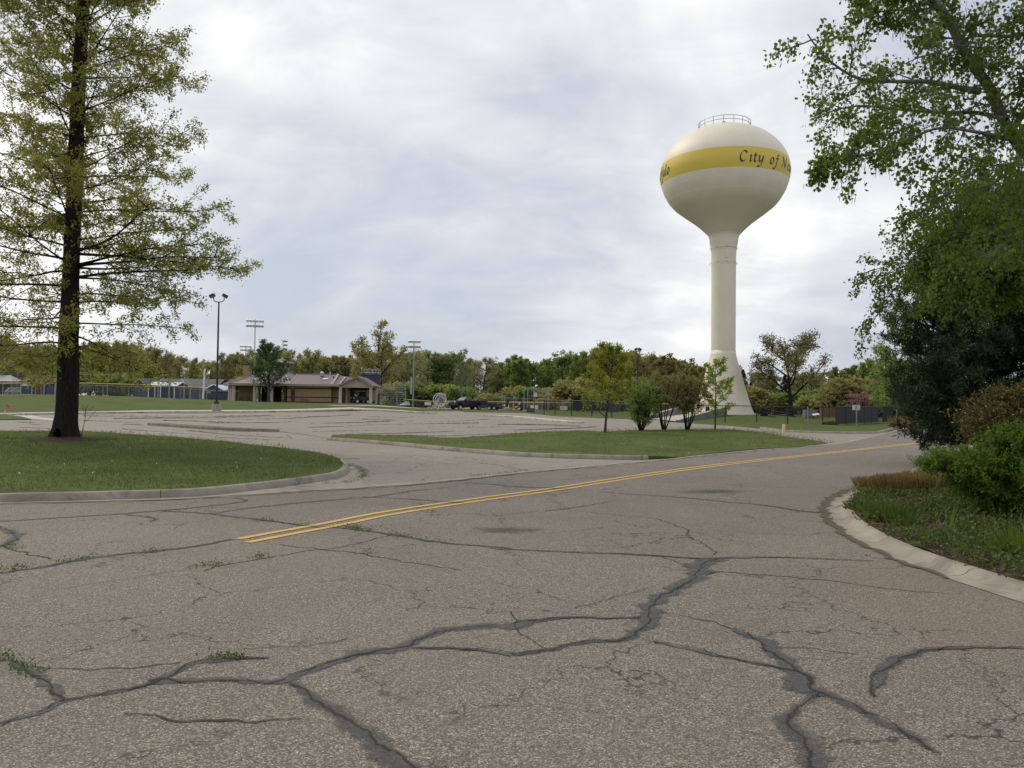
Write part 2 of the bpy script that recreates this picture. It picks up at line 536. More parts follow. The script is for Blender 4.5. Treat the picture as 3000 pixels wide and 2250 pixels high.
# traffic island with the young trees
isl_near = [(957, 1290), (1055, 1297), (1181, 1308), (1266, 1317), (1337, 1323), (1470, 1334), (1596, 1341), (1800, 1347), (1900, 1348), (1962, 1346), (2084, 1332), (2231, 1317), (2340, 1311), (2424, 1301)]
isl_far = [(2424, 1299), (2380, 1290), (2296, 1279.5), (2250, 1269.5), (2150, 1259), (2111, 1257), (2040, 1256.5), (1948, 1260), (1867, 1260.5), (1772, 1264.5), (1700, 1267.5), (1615, 1270), (1534, 1274), (1453, 1281), (1371, 1288), (1314, 1290), (1252, 1286.3), (1203, 1281.5), (1100, 1281), (975, 1281)]
ni = spline([(p.x, p.y) for p in W(isl_near)], .6)
fi = spline([(p.x, p.y) for p in W(isl_far)], .6)
kn = [p for p in ni if project((p.x, p.y, 0))[0] < 1945]
sweep('kerb', kn, KERB, M_concd, seg=2.8)
isl_poly = inset(ni, .165) + fi
isl_rim = (ni + fi)[::2]; isl_c = G(1800, 1300); isl_k = G(1930, 1345)
def isl_relief(x, y):
    d = math.hypot((x - isl_c.x) / 9, (y - isl_c.y) / 6)
    e = min((p.x - x) ** 2 + (p.y - y) ** 2 for p in isl_rim) ** .5
    return .14 * math.exp(-d * d) * smooth(0, 3, e) - .095 * smooth(isl_k.x - .3, isl_k.x + .9, x)
sheet('lawn', isl_poly, M_turf, .12, 1.0, isl_relief, .25)

# slim medians in the car park
md = spline([(p.x, p.y) for p in W([(432, 1246), (500, 1251), (600, 1258), (700, 1263), (814, 1266)])], .8)
sweep('kerb', md, [(0, -.02), (0, .16), (.15, .17), (.16, .0)], M_concd, seg=3)
sheet('median', inset(md, .12) + [p for p in reversed(inset(md, .9))], M_turf, .15, 2)
m2 = spline([(p.x, p.y) for p in W([(1415, 1219.5), (1480, 1222), (1560, 1229), (1650, 1238), (1700, 1240.5), (1712, 1238)])], 1.0)
sweep('kerb', m2, [(0, -.02), (0, .13), (.2, .15), (1.0, .15), (1.0, 0)], M_walk, seg=4)

# pavement beyond the car park
sw_front = spline([(p.x, p.y) for p in W([(-500, 1222), (60, 1217), (100, 1215.5), (400, 1210.5), (800, 1208), (1094, 1203.3), (1150, 1206), (1256, 1212)])], 2.0)
sweep('kerb', sw_front, [(0, -.02), (0, .16), (.17, .17), (.18, 0)], M_walk, seg=4)
sw = [Vector((p.x, p.y)) for p in inset(sw_front, .185)]
sheet('pavement', sw + list(reversed(inset(sw_front, 2.6))), M_walk, .15, 2, skirt=.2)
sheet('pavement', W([(0, 1217), (90, 1217.5), (170, 1230), (150, 1232), (60, 1226)]) , M_walk, .02, 2)
ap = [(40, 1215), (105, 1217), (175, 1231), (96, 1230), (60, 1224)]
sheet('lawn', W([(-400, 1232), (60, 1230.5), (92, 1230), (60, 1222), (0, 1216), (-300, 1216)]), M_turf, .07, 2, skirt=.1)
# path in front of the carport and past the truck
pth = spline([(p.x, p.y) for p in W([(980, 1189.5), (1060, 1190), (1150, 1193), (1250, 1197), (1330, 1198), (1420, 1199), (1545, 1203)])], 2.5)
sheet('path', pth + list(reversed(inset(pth, 1.8))), M_walk, .02, 3)
sheet('path', W([(1250, 1191.5), (1330, 1191), (1430, 1195), (1430, 1199), (1330, 1198), (1250, 1196)]), M_walk, .03, 3)
# kerb of the far right lawn
rk = spline([(p.x, p.y) for p in W([(2225, 1256), (2250, 1259), (2296, 1265), (2421, 1269.5), (2540, 1271), (2575, 1269.5), (2604, 1262), (2646, 1251.5), (2700, 1244)])], 1.0)
sweep('kerb', rk, KERB, M_concd, seg=3)

# ------------------------------------------------------------------ right planting bed
bed_edge = [(3250, 1850), (3000, 1771), (2879, 1733), (2758, 1694), (2637, 1658), (2541, 1617), (2464, 1569), (2413, 1516), (2406, 1487), (2435, 1456), (2483, 1436), (2551, 1419), (2613, 1397), (2686, 1378), (2763, 1351), (2850, 1318), (3000, 1280)]
be = spline([(p.x, p.y) for p in W(bed_edge)], .25)
GUT = [(0, .0095), (.30, .0105), (.36, .018), (.42, .035), (.48, .068), (.56, .08), (.66, .08), (.68, .02), (.68, -.05)]
be = list(be)
for _k in range(40): be = [be[0]] + [(be[i-1] + be[i] * 2 + be[i+1]) / 4 for i in range(1, len(be) - 1)] + [be[-1]]
sweep('kerb', [p for p in be], [(-o * .60, h) for o, h in GUT], M_conc, seg=1.9, gap=.014)
bi = inset(be, -.39)
bed_poly = bi + [Vector((40, 45)), Vector((40, 2)), Vector((8, 2))]
def edge_dist(x, y):
    return min((p.x - x) ** 2 + (p.y - y) ** 2 for p in bi[::3]) ** .5
def bed_relief(x, y):
    d = edge_dist(x, y)
    return .38 * smooth(0, 4.5, d) + .03 * math.sin(x * 3.1 + y) * math.sin(y * 2.7)
def soilmat():
    m, N, L = newmat('mulch_soil')
    tc = N.new('ShaderNodeTexCoord').outputs['Object']
    v = N.new('ShaderNodeTexVoronoi'); v.inputs['Scale'].default_value = 28; L.new(tc, v.inputs['Vector'])
    s = N.new('ShaderNodeSeparateColor'); L.new(v.outputs['Color'], s.inputs[0])
    r = ramp(N, [(0, (.018, .013, .01)), (.6, (.06, .043, .032)), (1, (.15, .115, .085))]); L.new(s.outputs[0], r.inputs[0])
    finish(N, L, r.outputs[0], .95, 0, bumpn(N, L, v.outputs['Distance'], .8, .03), spec=.1)
    return m
M_soil = soilmat()
sheet('planting_bed', bed_poly, M_soil, .072, .7, bed_relief)
def bed_z(x, y): return terrain(x, y) + .072 + bed_relief(x, y)

# bare ring of soil round the oak
ring = [Vector((oak_foot.x + .1 + 1.35 * math.cos(a) * (1 + .2 * math.sin(3 * a)), oak_foot.y - .25 + 1.5 * math.sin(a) * (1 + .15 * math.cos(2 * a)))) for a in [k * PI / 16 for k in range(32)]]
sheet('soil_ring', ring, M_soil, .138, .3, lawn_relief)

# ------------------------------------------------------------------ markings, sealed cracks
def worn(name, col, lo, hi, rough, scale=22, stones=True, edge=.35, k1=.9, k2=.7, top=1.0):
    m, N, L = newmat(name)
    tc = N.new('ShaderNodeTexCoord').outputs['Object']
    uv = N.new('ShaderNodeUVMap').outputs[0]
    s = N.new('ShaderNodeSeparateXYZ'); L.new(uv, s.inputs[0])
    d = mathn(N, L, 'ABSOLUTE', mathn(N, L, 'SUBTRACT', s.outputs[1], .5))          # 0 centre .. .5 edge
    e = mapr(N, L, d, .5, .5 - edge, 0, 1)
    n = noise(N, L, scale, 5, .7, tc)
    n2 = noise(N, L, 3.0, 4, .6, tc)
    q = mathn(N, L, 'ADD', mathn(N, L, 'MULTIPLY', e, 1.1), mathn(N, L, 'ADD', mathn(N, L, 'MULTIPLY', n.outputs[0], k1), mathn(N, L, 'MULTIPLY', n2.outputs[0], k2)))
    al = mapr(N, L, q, lo, hi, 0, top)
    c = mixc(N, L, n.outputs[0], tuple(k * .75 for k in col), tuple(min(1, k * 1.25) for k in col))
    if stones:
        v = N.new('ShaderNodeTexVoronoi'); v.inputs['Scale'].default_value = 70; L.new(tc, v.inputs['Vector'])
        sp = N.new('ShaderNodeSeparateColor'); L.new(v.outputs['Color'], sp.inputs[0])
        c = mixc(N, L, mapr(N, L, sp.outputs[0], .55, 1, 0, .45), c, tuple(min(1, k * 2.2) for k in col))
    finish(N, L, c, rough, 0, alpha=al, spec=.35)
    return m
M_tar = worn('crack_sealant_tar', (.062, .063, .062), 1.75, 2.85, .75, 24, True, .42, 2.5, 1.6, .86)
M_crack = worn('open_crack', (.03, .027, .023), 1.55, 2.35, .9, 30, False, .4, 1.6, 1.8, .85)
M_yellow = worn('worn_yellow_paint', (.54, .34, .085), .78, 1.2, .75, 44, False, .16)

def strip(name, lines, mat, h, step=.12, seed=1, jit=.25, wander=0.0):
    """flat bands along polylines; each line = (points in world xy, widths)"""
    rnd = random.Random(seed); V, Fc, UV = [], [], []
    for li, (pts, ws) in enumerate(lines):
        lev = (li % 9) * .0004
        P = spline([(p[0], p[1]) for p in pts], step); n = len(P)
        if n < 2: continue
        b = len(V); jx = [0.0] * n; ph = rnd.uniform(0, 9)
        u = 0
        for i, p in enumerate(P):
            t = (P[min(i+1, n-1)] - P[max(i-1, 0)]).normalized(); nn = Vector((-t.y, t.x))
            if i: u += (P[i] - P[i-1]).length
            f = i / (n - 1) * (len(ws) - 1); k = min(int(f), len(ws) - 2); w_ = ws[k] + (ws[k+1] - ws[k]) * (f - k) if len(ws) > 1 else ws[0]
            wob = (math.sin(u * 7 + ph) * .4 + math.sin(u * 17 + ph * 2) * .35 + rnd.uniform(-.5, .5)) * jit * w_ + wander * (math.sin(u * 4.1 + ph * 3) * .5 + math.sin(u * 11.3 + ph) * .35 + math.sin(u * 26 + ph * 5) * .25 + rnd.uniform(-.2, .2))
            for sgn, vv in ((-1, 0.0), (1, 1.0)):
                q = p + nn * (sgn * w_ * .5 * (1 + rnd.uniform(-jit, jit) * .5) + wob)
                V.append((q.x, q.y, terrain(q.x, q.y) + h + lev)); UV.append((u, vv))
        for i in range(n - 1):
            Fc.append((b+2*i, b+2*i+1, b+2*i+3, b+2*i+2))
    m = MB(); m.v, m.f = V, Fc
    return tag(m.build(name, mat, uvs=UV), kind='structure')

K = 3000 / 2212
A_ = lambda L_: [G(x * K, y * K) for x, y in L_]                       # rows read off the whole picture
B_ = lambda L_: [G(x / 1.4747, 1400 + y / 1.4747) for x, y in L_]       # lower left enlargement
C_ = lambda L_: [G(1500 + x / 1.4747, 1400 + y / 1.4747) for x, y in L_] # lower right enlargement
D_ = lambda L_: [G(900 + x / 2.4578, 1200 + y / 2.4578) for x, y in L_]  # middle enlargement
tar = [
 (B_([(-120, 1095), (0, 1068), (200, 1012), (290, 968), (500, 930), (650, 893), (730, 855), (800, 808), (870, 797), (1000, 788), (1160, 785)]), [.045, .06, .08, .09, .11, .05]),
 (B_([(640, 878), (720, 872), (850, 883), (1050, 880), (1150, 892), (1250, 870), (1370, 822), (1480, 785), (1560, 768), (1700, 745), (1770, 715), (1850, 685), (1980, 655), (2212, 637)]) + C_([(60, 622), (250, 608), (420, 610), (560, 608)]), [.12, .09, .10, .09, .19, .11, .17, .18, .10, .06, .05]),
 (B_([(60, 800), (130, 850), (200, 895), (285, 968)]), [.05, .10, .12, .07]),
 (B_([(1270, 885), (1330, 940), (1430, 1010), (1530, 1080), (1620, 1150), (1730, 1230), (1800, 1275)]), [.05, .16, .19, .22, .2]),
 (C_([(880, 352), (840, 372), (790, 420), (740, 470), (660, 510), (600, 560), (580, 610), (555, 670), (500, 700), (430, 712), (320, 712), (180, 740), (0, 768)]), [.20, .30, .24, .20, .20, .20, .17, .11, .09, .07]),
 (B_([(2212, 768), (2060, 748), (1900, 737), (1780, 745)]), [.05, .06, .09, .03]),
 (C_([(950, 655), (1010, 675), (1080, 715), (1130, 765), (1200, 810), (1250, 860), (1280, 920), (1300, 935)]), [.06, .14, .15, .14, .17, .26]),
 (C_([(1300, 935), (1250, 985), (1200, 1060), (1240, 1110), (1290, 1170), (1300, 1240), (1280, 1290)]), [.14, .05, .12, .24, .20, .24]),
 (C_([(1290, 930), (1380, 955), (1470, 985), (1540, 1020), (1640, 1070), (1740, 1130), (1830, 1190)]), [.22, .16, .10, .13, .12, .05]),
 (C_([(2260, 740), (2100, 738), (1960, 738), (1860, 743), (1760, 755), (1680, 785), (1610, 825), (1570, 870), (1560, 950)]), [.03, .05, .08, .13, .14, .09, .04]),
 (C_([(610, 712), (780, 745), (950, 785), (1100, 815), (1230, 840)]), [.03, .045, .05, .08]),
 (C_([(-100, 305), (0, 312), (200, 322), (400, 328), (600, 338), (820, 352), (1000, 346), (1220, 348), (1420, 357), (1560, 362)]), [.05, .06, .06, .10, .09, .05, .03]),
 (B_([(-150, 418), (0, 412), (200, 385), (400, 347), (650, 320), (850, 297), (1010, 268)]), [.10, .13, .16, .16, .12, .12]),
 (B_([(-100, 195), (0, 190), (250, 175), (530, 157), (700, 143), (860, 128), (1060, 103), (1020, 88)]), [.10, .09, .12, .09, .10]),
 (B_([(540, 162), (620, 168), (675, 180), (640, 193)]), [.05, .07, .05]),
 (B_([(700, 145), (900, 157), (1100, 181), (1200, 192), (1340, 212), (1490, 222), (1690, 246), (1900, 282), (2212, 305)]), [.07, .07, .08, .07, .08, .06]),
 (B_([(905, 158), (1100, 130), (1350, 105), (1600, 85), (1760, 62), (1830, 52)]), [.06, .07, .06, .05]),
 (B_([(-40, 205), (30, 230), (75, 258), (40, 285), (0, 298)]), [.10, .22, .20, .16]),
 (D_([(1130, 530), (1330, 540), (1500, 556), (1700, 566), (1900, 576)]), [.06, .08, .07, .05]),
 (D_([(400, 632), (600, 640), (850, 655), (1130, 678)]), [.05, .08, .07]),
 (C_([(380, 62), (560, 75), (750, 88), (900, 103), (1100, 122), (1250, 145), (1330, 152)]), [.05, .06, .08, .09, .16]),
 (C_([(-40, 40), (60, 42), (220, 47)]), [.06, .05, .04]),
]
WORN = (3, 7, 8, 17)
strip('crack_sealant', [(p, [q * (.95 if i in (1, 4, 6) else .74) for q in w]) for i, (p, w) in enumerate(tar) if i not in WORN], M_tar, .0085, .05, 3, .3, .026)
M_tarw = worn('worn_sealant_tar', (.062, .063, .062), 1.85, 3.1, .75, 20, True, .48, 2.8, 1.8, .66)
strip('crack_sealant', [(p, [q * .70 for q in w]) for i, (p, w) in enumerate(tar) if i in WORN], M_tarw, .0125, .05, 4, .3, .026)
strip('cracks', [(p, [.020, .012, .024, .010, .022, .014]) for p, w in tar], M_crack, .0135, .03, 12, .9, .03)
hair = [
 (B_([(870, 402), (980, 376), (1150, 350), (1350, 315), (1500, 295), (1690, 250)]), [.05, .04, .035, .03]),
 (B_([(1200, 290), (1400, 312), (1550, 328), (1650, 350), (1850, 377), (2000, 402)]), [.03, .05, .03]),
 (B_([(0, 298), (100, 325), (230, 352)]), [.05, .05]),
 (B_([(150, 820), (400, 830), (600, 828), (780, 800)]), [.02, .025]),
 (B_([(550, 1015), (760, 1056), (900, 1055), (1100, 1065), (1300, 1045)]), [.015, .05, .02]),
 (B_([(1050, 740), (1300, 728), (1500, 700)]), [.015, .02]),
 (B_([(200, 490), (400, 462), (620, 430), (780, 400)]), [.015, .02]),
 (C_([(620, 178), (700, 205), (770, 230), (750, 250), (800, 275), (860, 305), (880, 335)]), [.035, .03, .03]),
 (C_([(0, 158), (150, 143), (260, 130), (320, 122)]), [.03, .03]),
 (C_([(250, 138), (400, 158), (640, 178)]), [.02, .03]),
 (C_([(820, 420), (920, 408), (1010, 418), (1200, 432), (1500, 462), (1700, 490), (1880, 502)]), [.05, .04, .03, .02]),
 (C_([(640, 578), (760, 605), (880, 625), (950, 655)]), [.02, .03]),
 (C_([(1120, 735), (1240, 738), (1400, 750), (1500, 765)]), [.025, .02]),
 (C_([(600, 335), (680, 355), (760, 390)]), [.02, .03]),
 (C_([(750, 230), (900, 232), (1100, 240), (1300, 252)]), [.015, .015]),
 (C_([(0, 580), (50, 680), (140, 745)]), [.02, .015]),
 (C_([(620, 470), (500, 500), (350, 548), (280, 570)]), [.012, .02]),
 (D_([(980, 360), (1200, 380), (1400, 405), (1580, 437)]), [.05, .07, .05]),
 (D_([(440, 300), (700, 325), (930, 350)]), [.04, .05]),
 (D_([(240, 358), (370, 356)]), [.06, .06]),
 (D_([(2212, 655), (2100, 680), (1950, 705), (1700, 735)]), [.03, .05, .04]),
 (D_([(1840, 510), (2000, 495), (2212, 480)]), [.03, .03]),
 (D_([(700, 590), (860, 580), (1080, 555)]), [.05, .03]),
]
strip('cracks', [(p, [q * .62 for q in w]) for p, w in hair], M_crack, .0075, .04, 5, .8, .035)
rr = random.Random(8)
lotc = []
for pts in ([(0, 55), (150, 50), (320, 40)], [(430, 52), (700, 56), (1090, 45)], [(0, 100), (270, 97), (600, 84)], [(0, 131), (300, 118), (700, 105), (1260, 99)],
            [(0, 161), (250, 155), (500, 150), (700, 143), (1000, 130), (1400, 125)], [(250, 182), (700, 170), (1080, 155)], [(800, 191), (1000, 190), (1200, 180), (1500, 170)],
            [(1470, 150), (1800, 140), (2100, 125)], [(380, 70), (640, 78)], [(1350, 108), (1700, 112), (2000, 122)], [(1300, 70), (1000, 88), (700, 92)], [(1650, 165), (2000, 155)], [(0, 212), (130, 212)]):
    lotc.append((D_(pts), [.06, .12, .10]))
E_ = lambda L_: [G(x / 2.765, 900 + y / 2.765) for x, y in L_]
for pts in ([(640, 882), (1500, 885), (2212, 880)], [(900, 905), (1300, 900), (2212, 895)], [(100, 935), (300, 938)], [(240, 950), (420, 955)], [(960, 950), (1180, 955)], [(640, 920), (1000, 930), (1190, 948)],
            [(640, 1005), (900, 1012), (1200, 1010)], [(980, 985), (1300, 1010), (1900, 1060), (2212, 1075)], [(60, 1000), (350, 998)], [(120, 975), (450, 985)], [(1350, 990), (1700, 1005), (2212, 1010)], [(2212, 940), (1600, 925), (1300, 920)]):
    lotc.append((E_(pts), [.05, .10, .07]))
for pts in ([(600, 1230), (760, 1229), (900, 1224)], [(600, 1240), (800, 1238), (900, 1232)], [(820, 1266), (900, 1273), (955, 1284)], [(620, 1221), (900, 1219)], [(540, 1262), (700, 1275), (860, 1285)]):
    lotc.append(([G(*p) for p in pts], [.07, .10, .08]))
# heaved, debris-filled cracks of the car park stand a few centimetres proud
def ridge(lines):
    m = MB(); rq = random.Random(6)
    for pts, ws in lines:
        Q = spline([(p[0], p[1]) for p in pts], .16); n = len(Q); b = len(m.v); ph = rq.uniform(0, 9)
        for i, p in enumerate(Q):
            tt = (Q[min(i+1, n-1)] - Q[max(i-1, 0)]); tt = tt.normalized() if tt.length > 1e-6 else Vector((1, 0)); nn = Vector((-tt.y, tt.x))
            k = max(0.0, .55 + .5 * math.sin(i * .045 + ph) + .35 * math.sin(i * .017 + ph * 3) + rq.uniform(-.45, .45))
            far = smooth(30, 75, p.y); h = (.018 + .042 * far) * k * (1 if 2 < i < n - 3 else .1); w_ = .05 + .06 * k
            q = p + nn * (rq.uniform(-.04, .04) + .12 * math.sin(i * .11 + ph))
            z = terrain(q.x, q.y)
            for o_, hh in ((-w_, -.004), (-.3 * w_, h * .8), (.3 * w_, h), (w_, -.004)):
                s_ = q + nn * o_; m.v.append((s_.x, s_.y, z + hh))
        m.f += [(b+4*i+j, b+4*i+j+1, b+4*i+j+5, b+4*i+j+4) for i in range(n - 1) for j in range(3)]
    return tag(m.build('cracks', pm('crack_debris', (.085, .072, .052), .95, var=.5, scale=1.5), smooth_='all'), kind='structure')
ridge(lotc)

# double yellow line, laid on the road along its centre
def yline(px):
    return [G(*p) for p in px]
y_top = [(697, 1581), (800, 1562), (950, 1535), (1085, 1508), (1250, 1482), (1420, 1458), (1600, 1434), (1800, 1403), (2000, 1374), (2200, 1350), (2400, 1329), (2560, 1311), (2671, 1299), (2740, 1290)]
yt = spline([(p.x, p.y) for p in yline(y_top)], .3)
yt = [p for p in yt]
strip('yellow_line', [(yt, [.115])], M_yellow, .0105, .3, 2, .03)
yb = inset(yt, -.27)
d0 = (yb[1] - yb[0]).normalized()
strip('yellow_line', [([yb[0] - d0 * .12] + yb[1:], [.115])], M_yellow, .0105, .3, 4, .03)

M_dirt = worn('gutter_silt', (.105, .08, .055), 1.5, 2.6, .95, 14, False, .5, 1.8, 1.8, .9)
strip('gutter_dirt', [([p for p in be[6:-8]], [.10, .22, .14, .26, .12, .20])], M_dirt, .0155, .12, 21, .3, .05)
strip('gutter_dirt', [([(p.x, p.y) for p in W([(0, 1477.5), (354, 1469.5), (579, 1461), (800, 1447), (1022, 1434), (1266, 1416), (1592, 1381.5), (1953, 1348), (2160, 1326), (2414, 1304)])], [.08, .16, .10, .2, .1])], M_dirt, .0145, .2, 22, .3, .05)

# oil stains and tyre-rubbed patches
def stain(c, rx, ry, rz, seed):
    pts = []
    rnd = random.Random(seed)
    V = [(c.x, c.y, terrain(c.x, c.y) + .0068)]; UV = [(0, .5)]; n = 28
    for k in range(n):
        a = 2 * PI * k / n; q = 1 + rnd.uniform(-.15, .15)
        x, y = rx * math.cos(a) * q, ry * math.sin(a) * q
        V.append((c.x + x * math.cos(rz) - y * math.sin(rz), c.y + x * math.sin(rz) + y * math.cos(rz), terrain(c.x, c.y) + .0068)); UV.append((k, 0.0))
    m = MB(); m.v = V; m.f = [(0, 1 + k, 1 + (k + 1) % n) for k in range(n)]
    return tag(m.build('oil_stain', M_stain, uvs=UV), kind='structure')
M_stain = worn('oil_soaked_asphalt', (.05, .044, .037), 1.15, 2.4, .75, 12, True, .5)
stain(G(1490, 1555), .85, .5, .1, 1)
stain(G(2090, 1441), 1.3, .7, .3, 2)
stain(G(2520, 1440), 1.4, .35, .75, 3)
# ------------------------------------------------------------------ paints
M_cream = None
def tankmat():
    m, N, L = newmat('cream_tank_paint')
    tc = N.new('ShaderNodeTexCoord').outputs['Object']
    n = noise(N, L, .5, 6, .6, tc)
    r = ramp(N, [(.3, (.68, .615, .485)), (.7, (.73, .665, .54))]); L.new(n.outputs[0], r.inputs[0])
    mp = N.new('ShaderNodeMapping'); mp.inputs['Scale'].default_value = (1.3, 1.3, .12); L.new(tc, mp.inputs[0])
    st = mapr(N, L, noise(N, L, 2, 5, .7, mp.outputs[0]).outputs[0], .55, .8, 0, .22)
    c = mixc(N, L, st, r.outputs[0], (.40, .33, .23))
    s = N.new('ShaderNodeSeparateXYZ'); L.new(tc, s.inputs[0])
    band = mathn(N, L, 'MULTIPLY', mathn(N, L, 'GREATER_THAN', s.outputs[2], BAND[0]), mathn(N, L, 'LESS_THAN', s.outputs[2], BAND[1]))
    yl = mixc(N, L, mathn(N, L, 'ADD', n.outputs[0], st), (.58, .43, .055), (.64, .49, .085))
    c = mixc(N, L, band, c, yl)
    finish(N, L, c, .5, 0, spec=.4)
    return m
TW = at(2118, 118)
ZB = TW.z
BAND = (34.6 - ZB, 37.45 - ZB)
M_cream = tankmat()
M_white = pm('white_paint', (.72, .71, .68), .5)
M_lett = pm('dark_blue_black_lettering', (.022, .024, .035), .5)
M_galv = pm('galvanised_steel', (.42, .43, .44), .45, .6)
M_black = pm('black_powder_coat', (.014, .014, .016), .45)
M_alu = pm('aluminium_plank', (.50, .51, .52), .4, .7)
M_brick = None
def brickmat(name, a, b, mortar, sc=1.0):
    m, N, L = newmat(name)
    tc = N.new('ShaderNodeTexCoord').outputs['Object']
    s = N.new('ShaderNodeSeparateXYZ'); L.new(tc, s.inputs[0])
    cb = N.new('ShaderNodeCombineXYZ')
    L.new(mathn(N, L, 'ADD', s.outputs[0], s.outputs[1]), cb.inputs[0]); L.new(s.outputs[2], cb.inputs[1])
    bt = N.new('ShaderNodeTexBrick'); L.new(cb.outputs[0], bt.inputs['Vector'])
    bt.inputs['Scale'].default_value = sc
    bt.inputs['Color1'].default_value = (*a, 1); bt.inputs['Color2'].default_value = (*b, 1); bt.inputs['Mortar'].default_value = (*mortar, 1)
    bt.inputs['Mortar Size'].default_value = .012; bt.inputs['Brick Width'].default_value = .4; bt.inputs['Row Height'].default_value = .2
    n = noise(N, L, 2, 5, .6, tc)
    c = mixc(N, L, 1.0, bt.outputs[0], mixc(N, L, n.outputs[0], (.75, .75, .75), (1.2, 1.2, 1.2)), 'MULTIPLY')
    finish(N, L, c, .85, spec=.2)
    return m
M_brick = brickmat('tan_split_block', (.33, .235, .13), (.37, .27, .16), (.25, .18, .11))
M_brickr = brickmat('maroon_block', (.085, .03, .028), (.10, .036, .032), (.07, .03, .028))
def ribbed(name, col, per=.4, axis=0):
    m, N, L = newmat(name)
    tc = N.new('ShaderNodeTexCoord').outputs['Object']
    s = N.new('ShaderNodeSeparateXYZ'); L.new(tc, s.inputs[0])
    f = mathn(N, L, 'FRACT', mathn(N, L, 'DIVIDE', s.outputs[axis], per))
    rib = mathn(N, L, 'LESS_THAN', f, .1)
    n = noise(N, L, .8, 5, .6, tc)
    c = mixc(N, L, n.outputs[0], tuple(k * .85 for k in col), tuple(min(1, k * 1.15) for k in col))
    c = mixc(N, L, mathn(N, L, 'MULTIPLY', rib, .5), c, tuple(min(1, k * 1.5) for k in col))
    finish(N, L, c, .42, .1, bumpn(N, L, rib, .6, .04), spec=.5)
    return m
M_roof = ribbed('mauve_metal_roof', (.13, .088, .097))
M_rooftrim = pm('pale_mauve_trim', (.36, .27, .28), .5)
M_fascia = pm('tan_fascia', (.36, .31, .235), .6)
M_col = pm('tan_column', (.42, .37, .285), .8, bump=.3)
M_door = pm('maroon_door', (.05, .02, .026), .5)
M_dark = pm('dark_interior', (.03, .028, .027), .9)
M_blue = ribbed('navy_siding', (.03, .042, .09), .25)
M_bluelt = ribbed('pale_blue_metal_roof', (.30, .36, .46), .5)
M_shing = pm('grey_shingle', (.085, .085, .095), .9, bump=.4)
M_tint = pm('smoked_glass', (.02, .025, .028), .08, spec=.8)
M_wind = pm('windscreen_glass', (.10, .13, .13), .06, spec=.9)
M_rubber = pm('tyre_rubber', (.018, .018, .018), .8)
M_truckb = pm('black_gloss_paint', (.012, .013, .018), .18, spec=.7)
M_chrome = pm('chrome_trim', (.55, .55, .56), .2, .9)
M_lamp = pm('lamp_lens', (.6, .62, .65), .15, .3)
M_orange = pm('orange_paint', (.62, .22, .03), .45)
M_yell = pm('yellow_rail_cap', (.50, .33, .075), .5)
M_oran = pm('faded_orange_plastic', (.55, .16, .08), .6)
M_bollard = pm('pale_yellow_paint', (.68, .55, .22), .55)
M_wood = pm('weathered_timber', (.20, .15, .10), .85, bump=.4)
M_brownwall = pm('red_brown_wall', (.16, .085, .06), .9, bump=.4)
M_screen = pm('black_windscreen_fabric', (.016, .017, .021), .75, scale=1.2, var=.35)
M_screenb = pm('navy_windscreen_fabric', (.045, .052, .095), .75)
M_greenbox = pm('green_utility_paint', (.045, .07, .05), .5)
M_banner = pm('white_vinyl_banner', (.62, .63, .64), .5, var=.12, scale=1.0)
M_wallgrey = pm('grey_retaining_block', (.16, .155, .15), .9, bump=.4)
M_wallcap = pm('pale_wall_cap', (.42, .41, .38), .85)

# ------------------------------------------------------------------ water tower
tower = empty('water_tower', TW, 0, 'tall cream water tower with a bulbous tank and yellow lettered band', 'water tower')
tp = [(2.05, 26.1), (2.08, 26.6), (2.22, 27.05), (2.85, 27.75), (4.19, 28.85), (6.09, 30.25), (7.58, 31.45), (8.60, 32.8), (9.25, 34.2), (9.57, 35.5), (9.62, 36.3), (9.42, 37.5), (8.98, 38.65), (7.95, 40.1), (6.3, 41.5), (4.6, 42.35), (2.6, 42.95), (.02, 43.15)]
tp = [(r * (.97 if r > 3 else 1), z) for r, z in tp]
prof = [(p.x, p.y - ZB) for p in spline(tp, .3)]
def tank_r(z):
    for (r0, z0), (r1, z1) in zip(prof, prof[1:]):
        if z0 <= z <= z1 and z1 > z0: return r0 + (r1 - r0) * (z - z0) / (z1 - z0)
    return 9.6
tank = MB().lathe(prof, 128).build('tank', M_cream, tower, smooth_='all')
for zz in (33.55 - ZB, 32.2 - ZB, 27.55 - ZB):
    r = tank_r(zz)
    mm = MB(); mm.lathe([(r - .03, zz - .05), (r + .012, zz - .02), (r + .012, zz + .02), (r + .0, zz + .06)], 128)
    mm.build('weld_seam', M_cream, tank, smooth_=True)
sh = [(1.74, 9.6 - ZB), (1.75, 10.0 - ZB), (1.75, 20 - ZB), (1.80, 24.6 - ZB), (1.92, 25.5 - ZB), (2.06, 26.15 - ZB)]
MB().lathe([(p.x, p.y) for p in spline(sh, .5)], 64).build('shaft', M_cream, tower, smooth_='all')
cn = [(4.45, .02), (4.32, .35), (3.92, 1.35), (3.30, 3.3), (2.65, 5.6), (2.10, 7.6), (1.83, 8.7), (1.765, 9.3), (1.765, 9.62 - ZB)]
MB().lathe([(p.x, p.y) for p in spline(cn, .4)], 64).build('base_cone', M_cream, tower, smooth_='all')
MB().lathe([(4.3, .10), (4.85, .10), (4.9, .0), (4.9, -.25)], 64).build('base_flange', M_white, tower, smooth_=True)
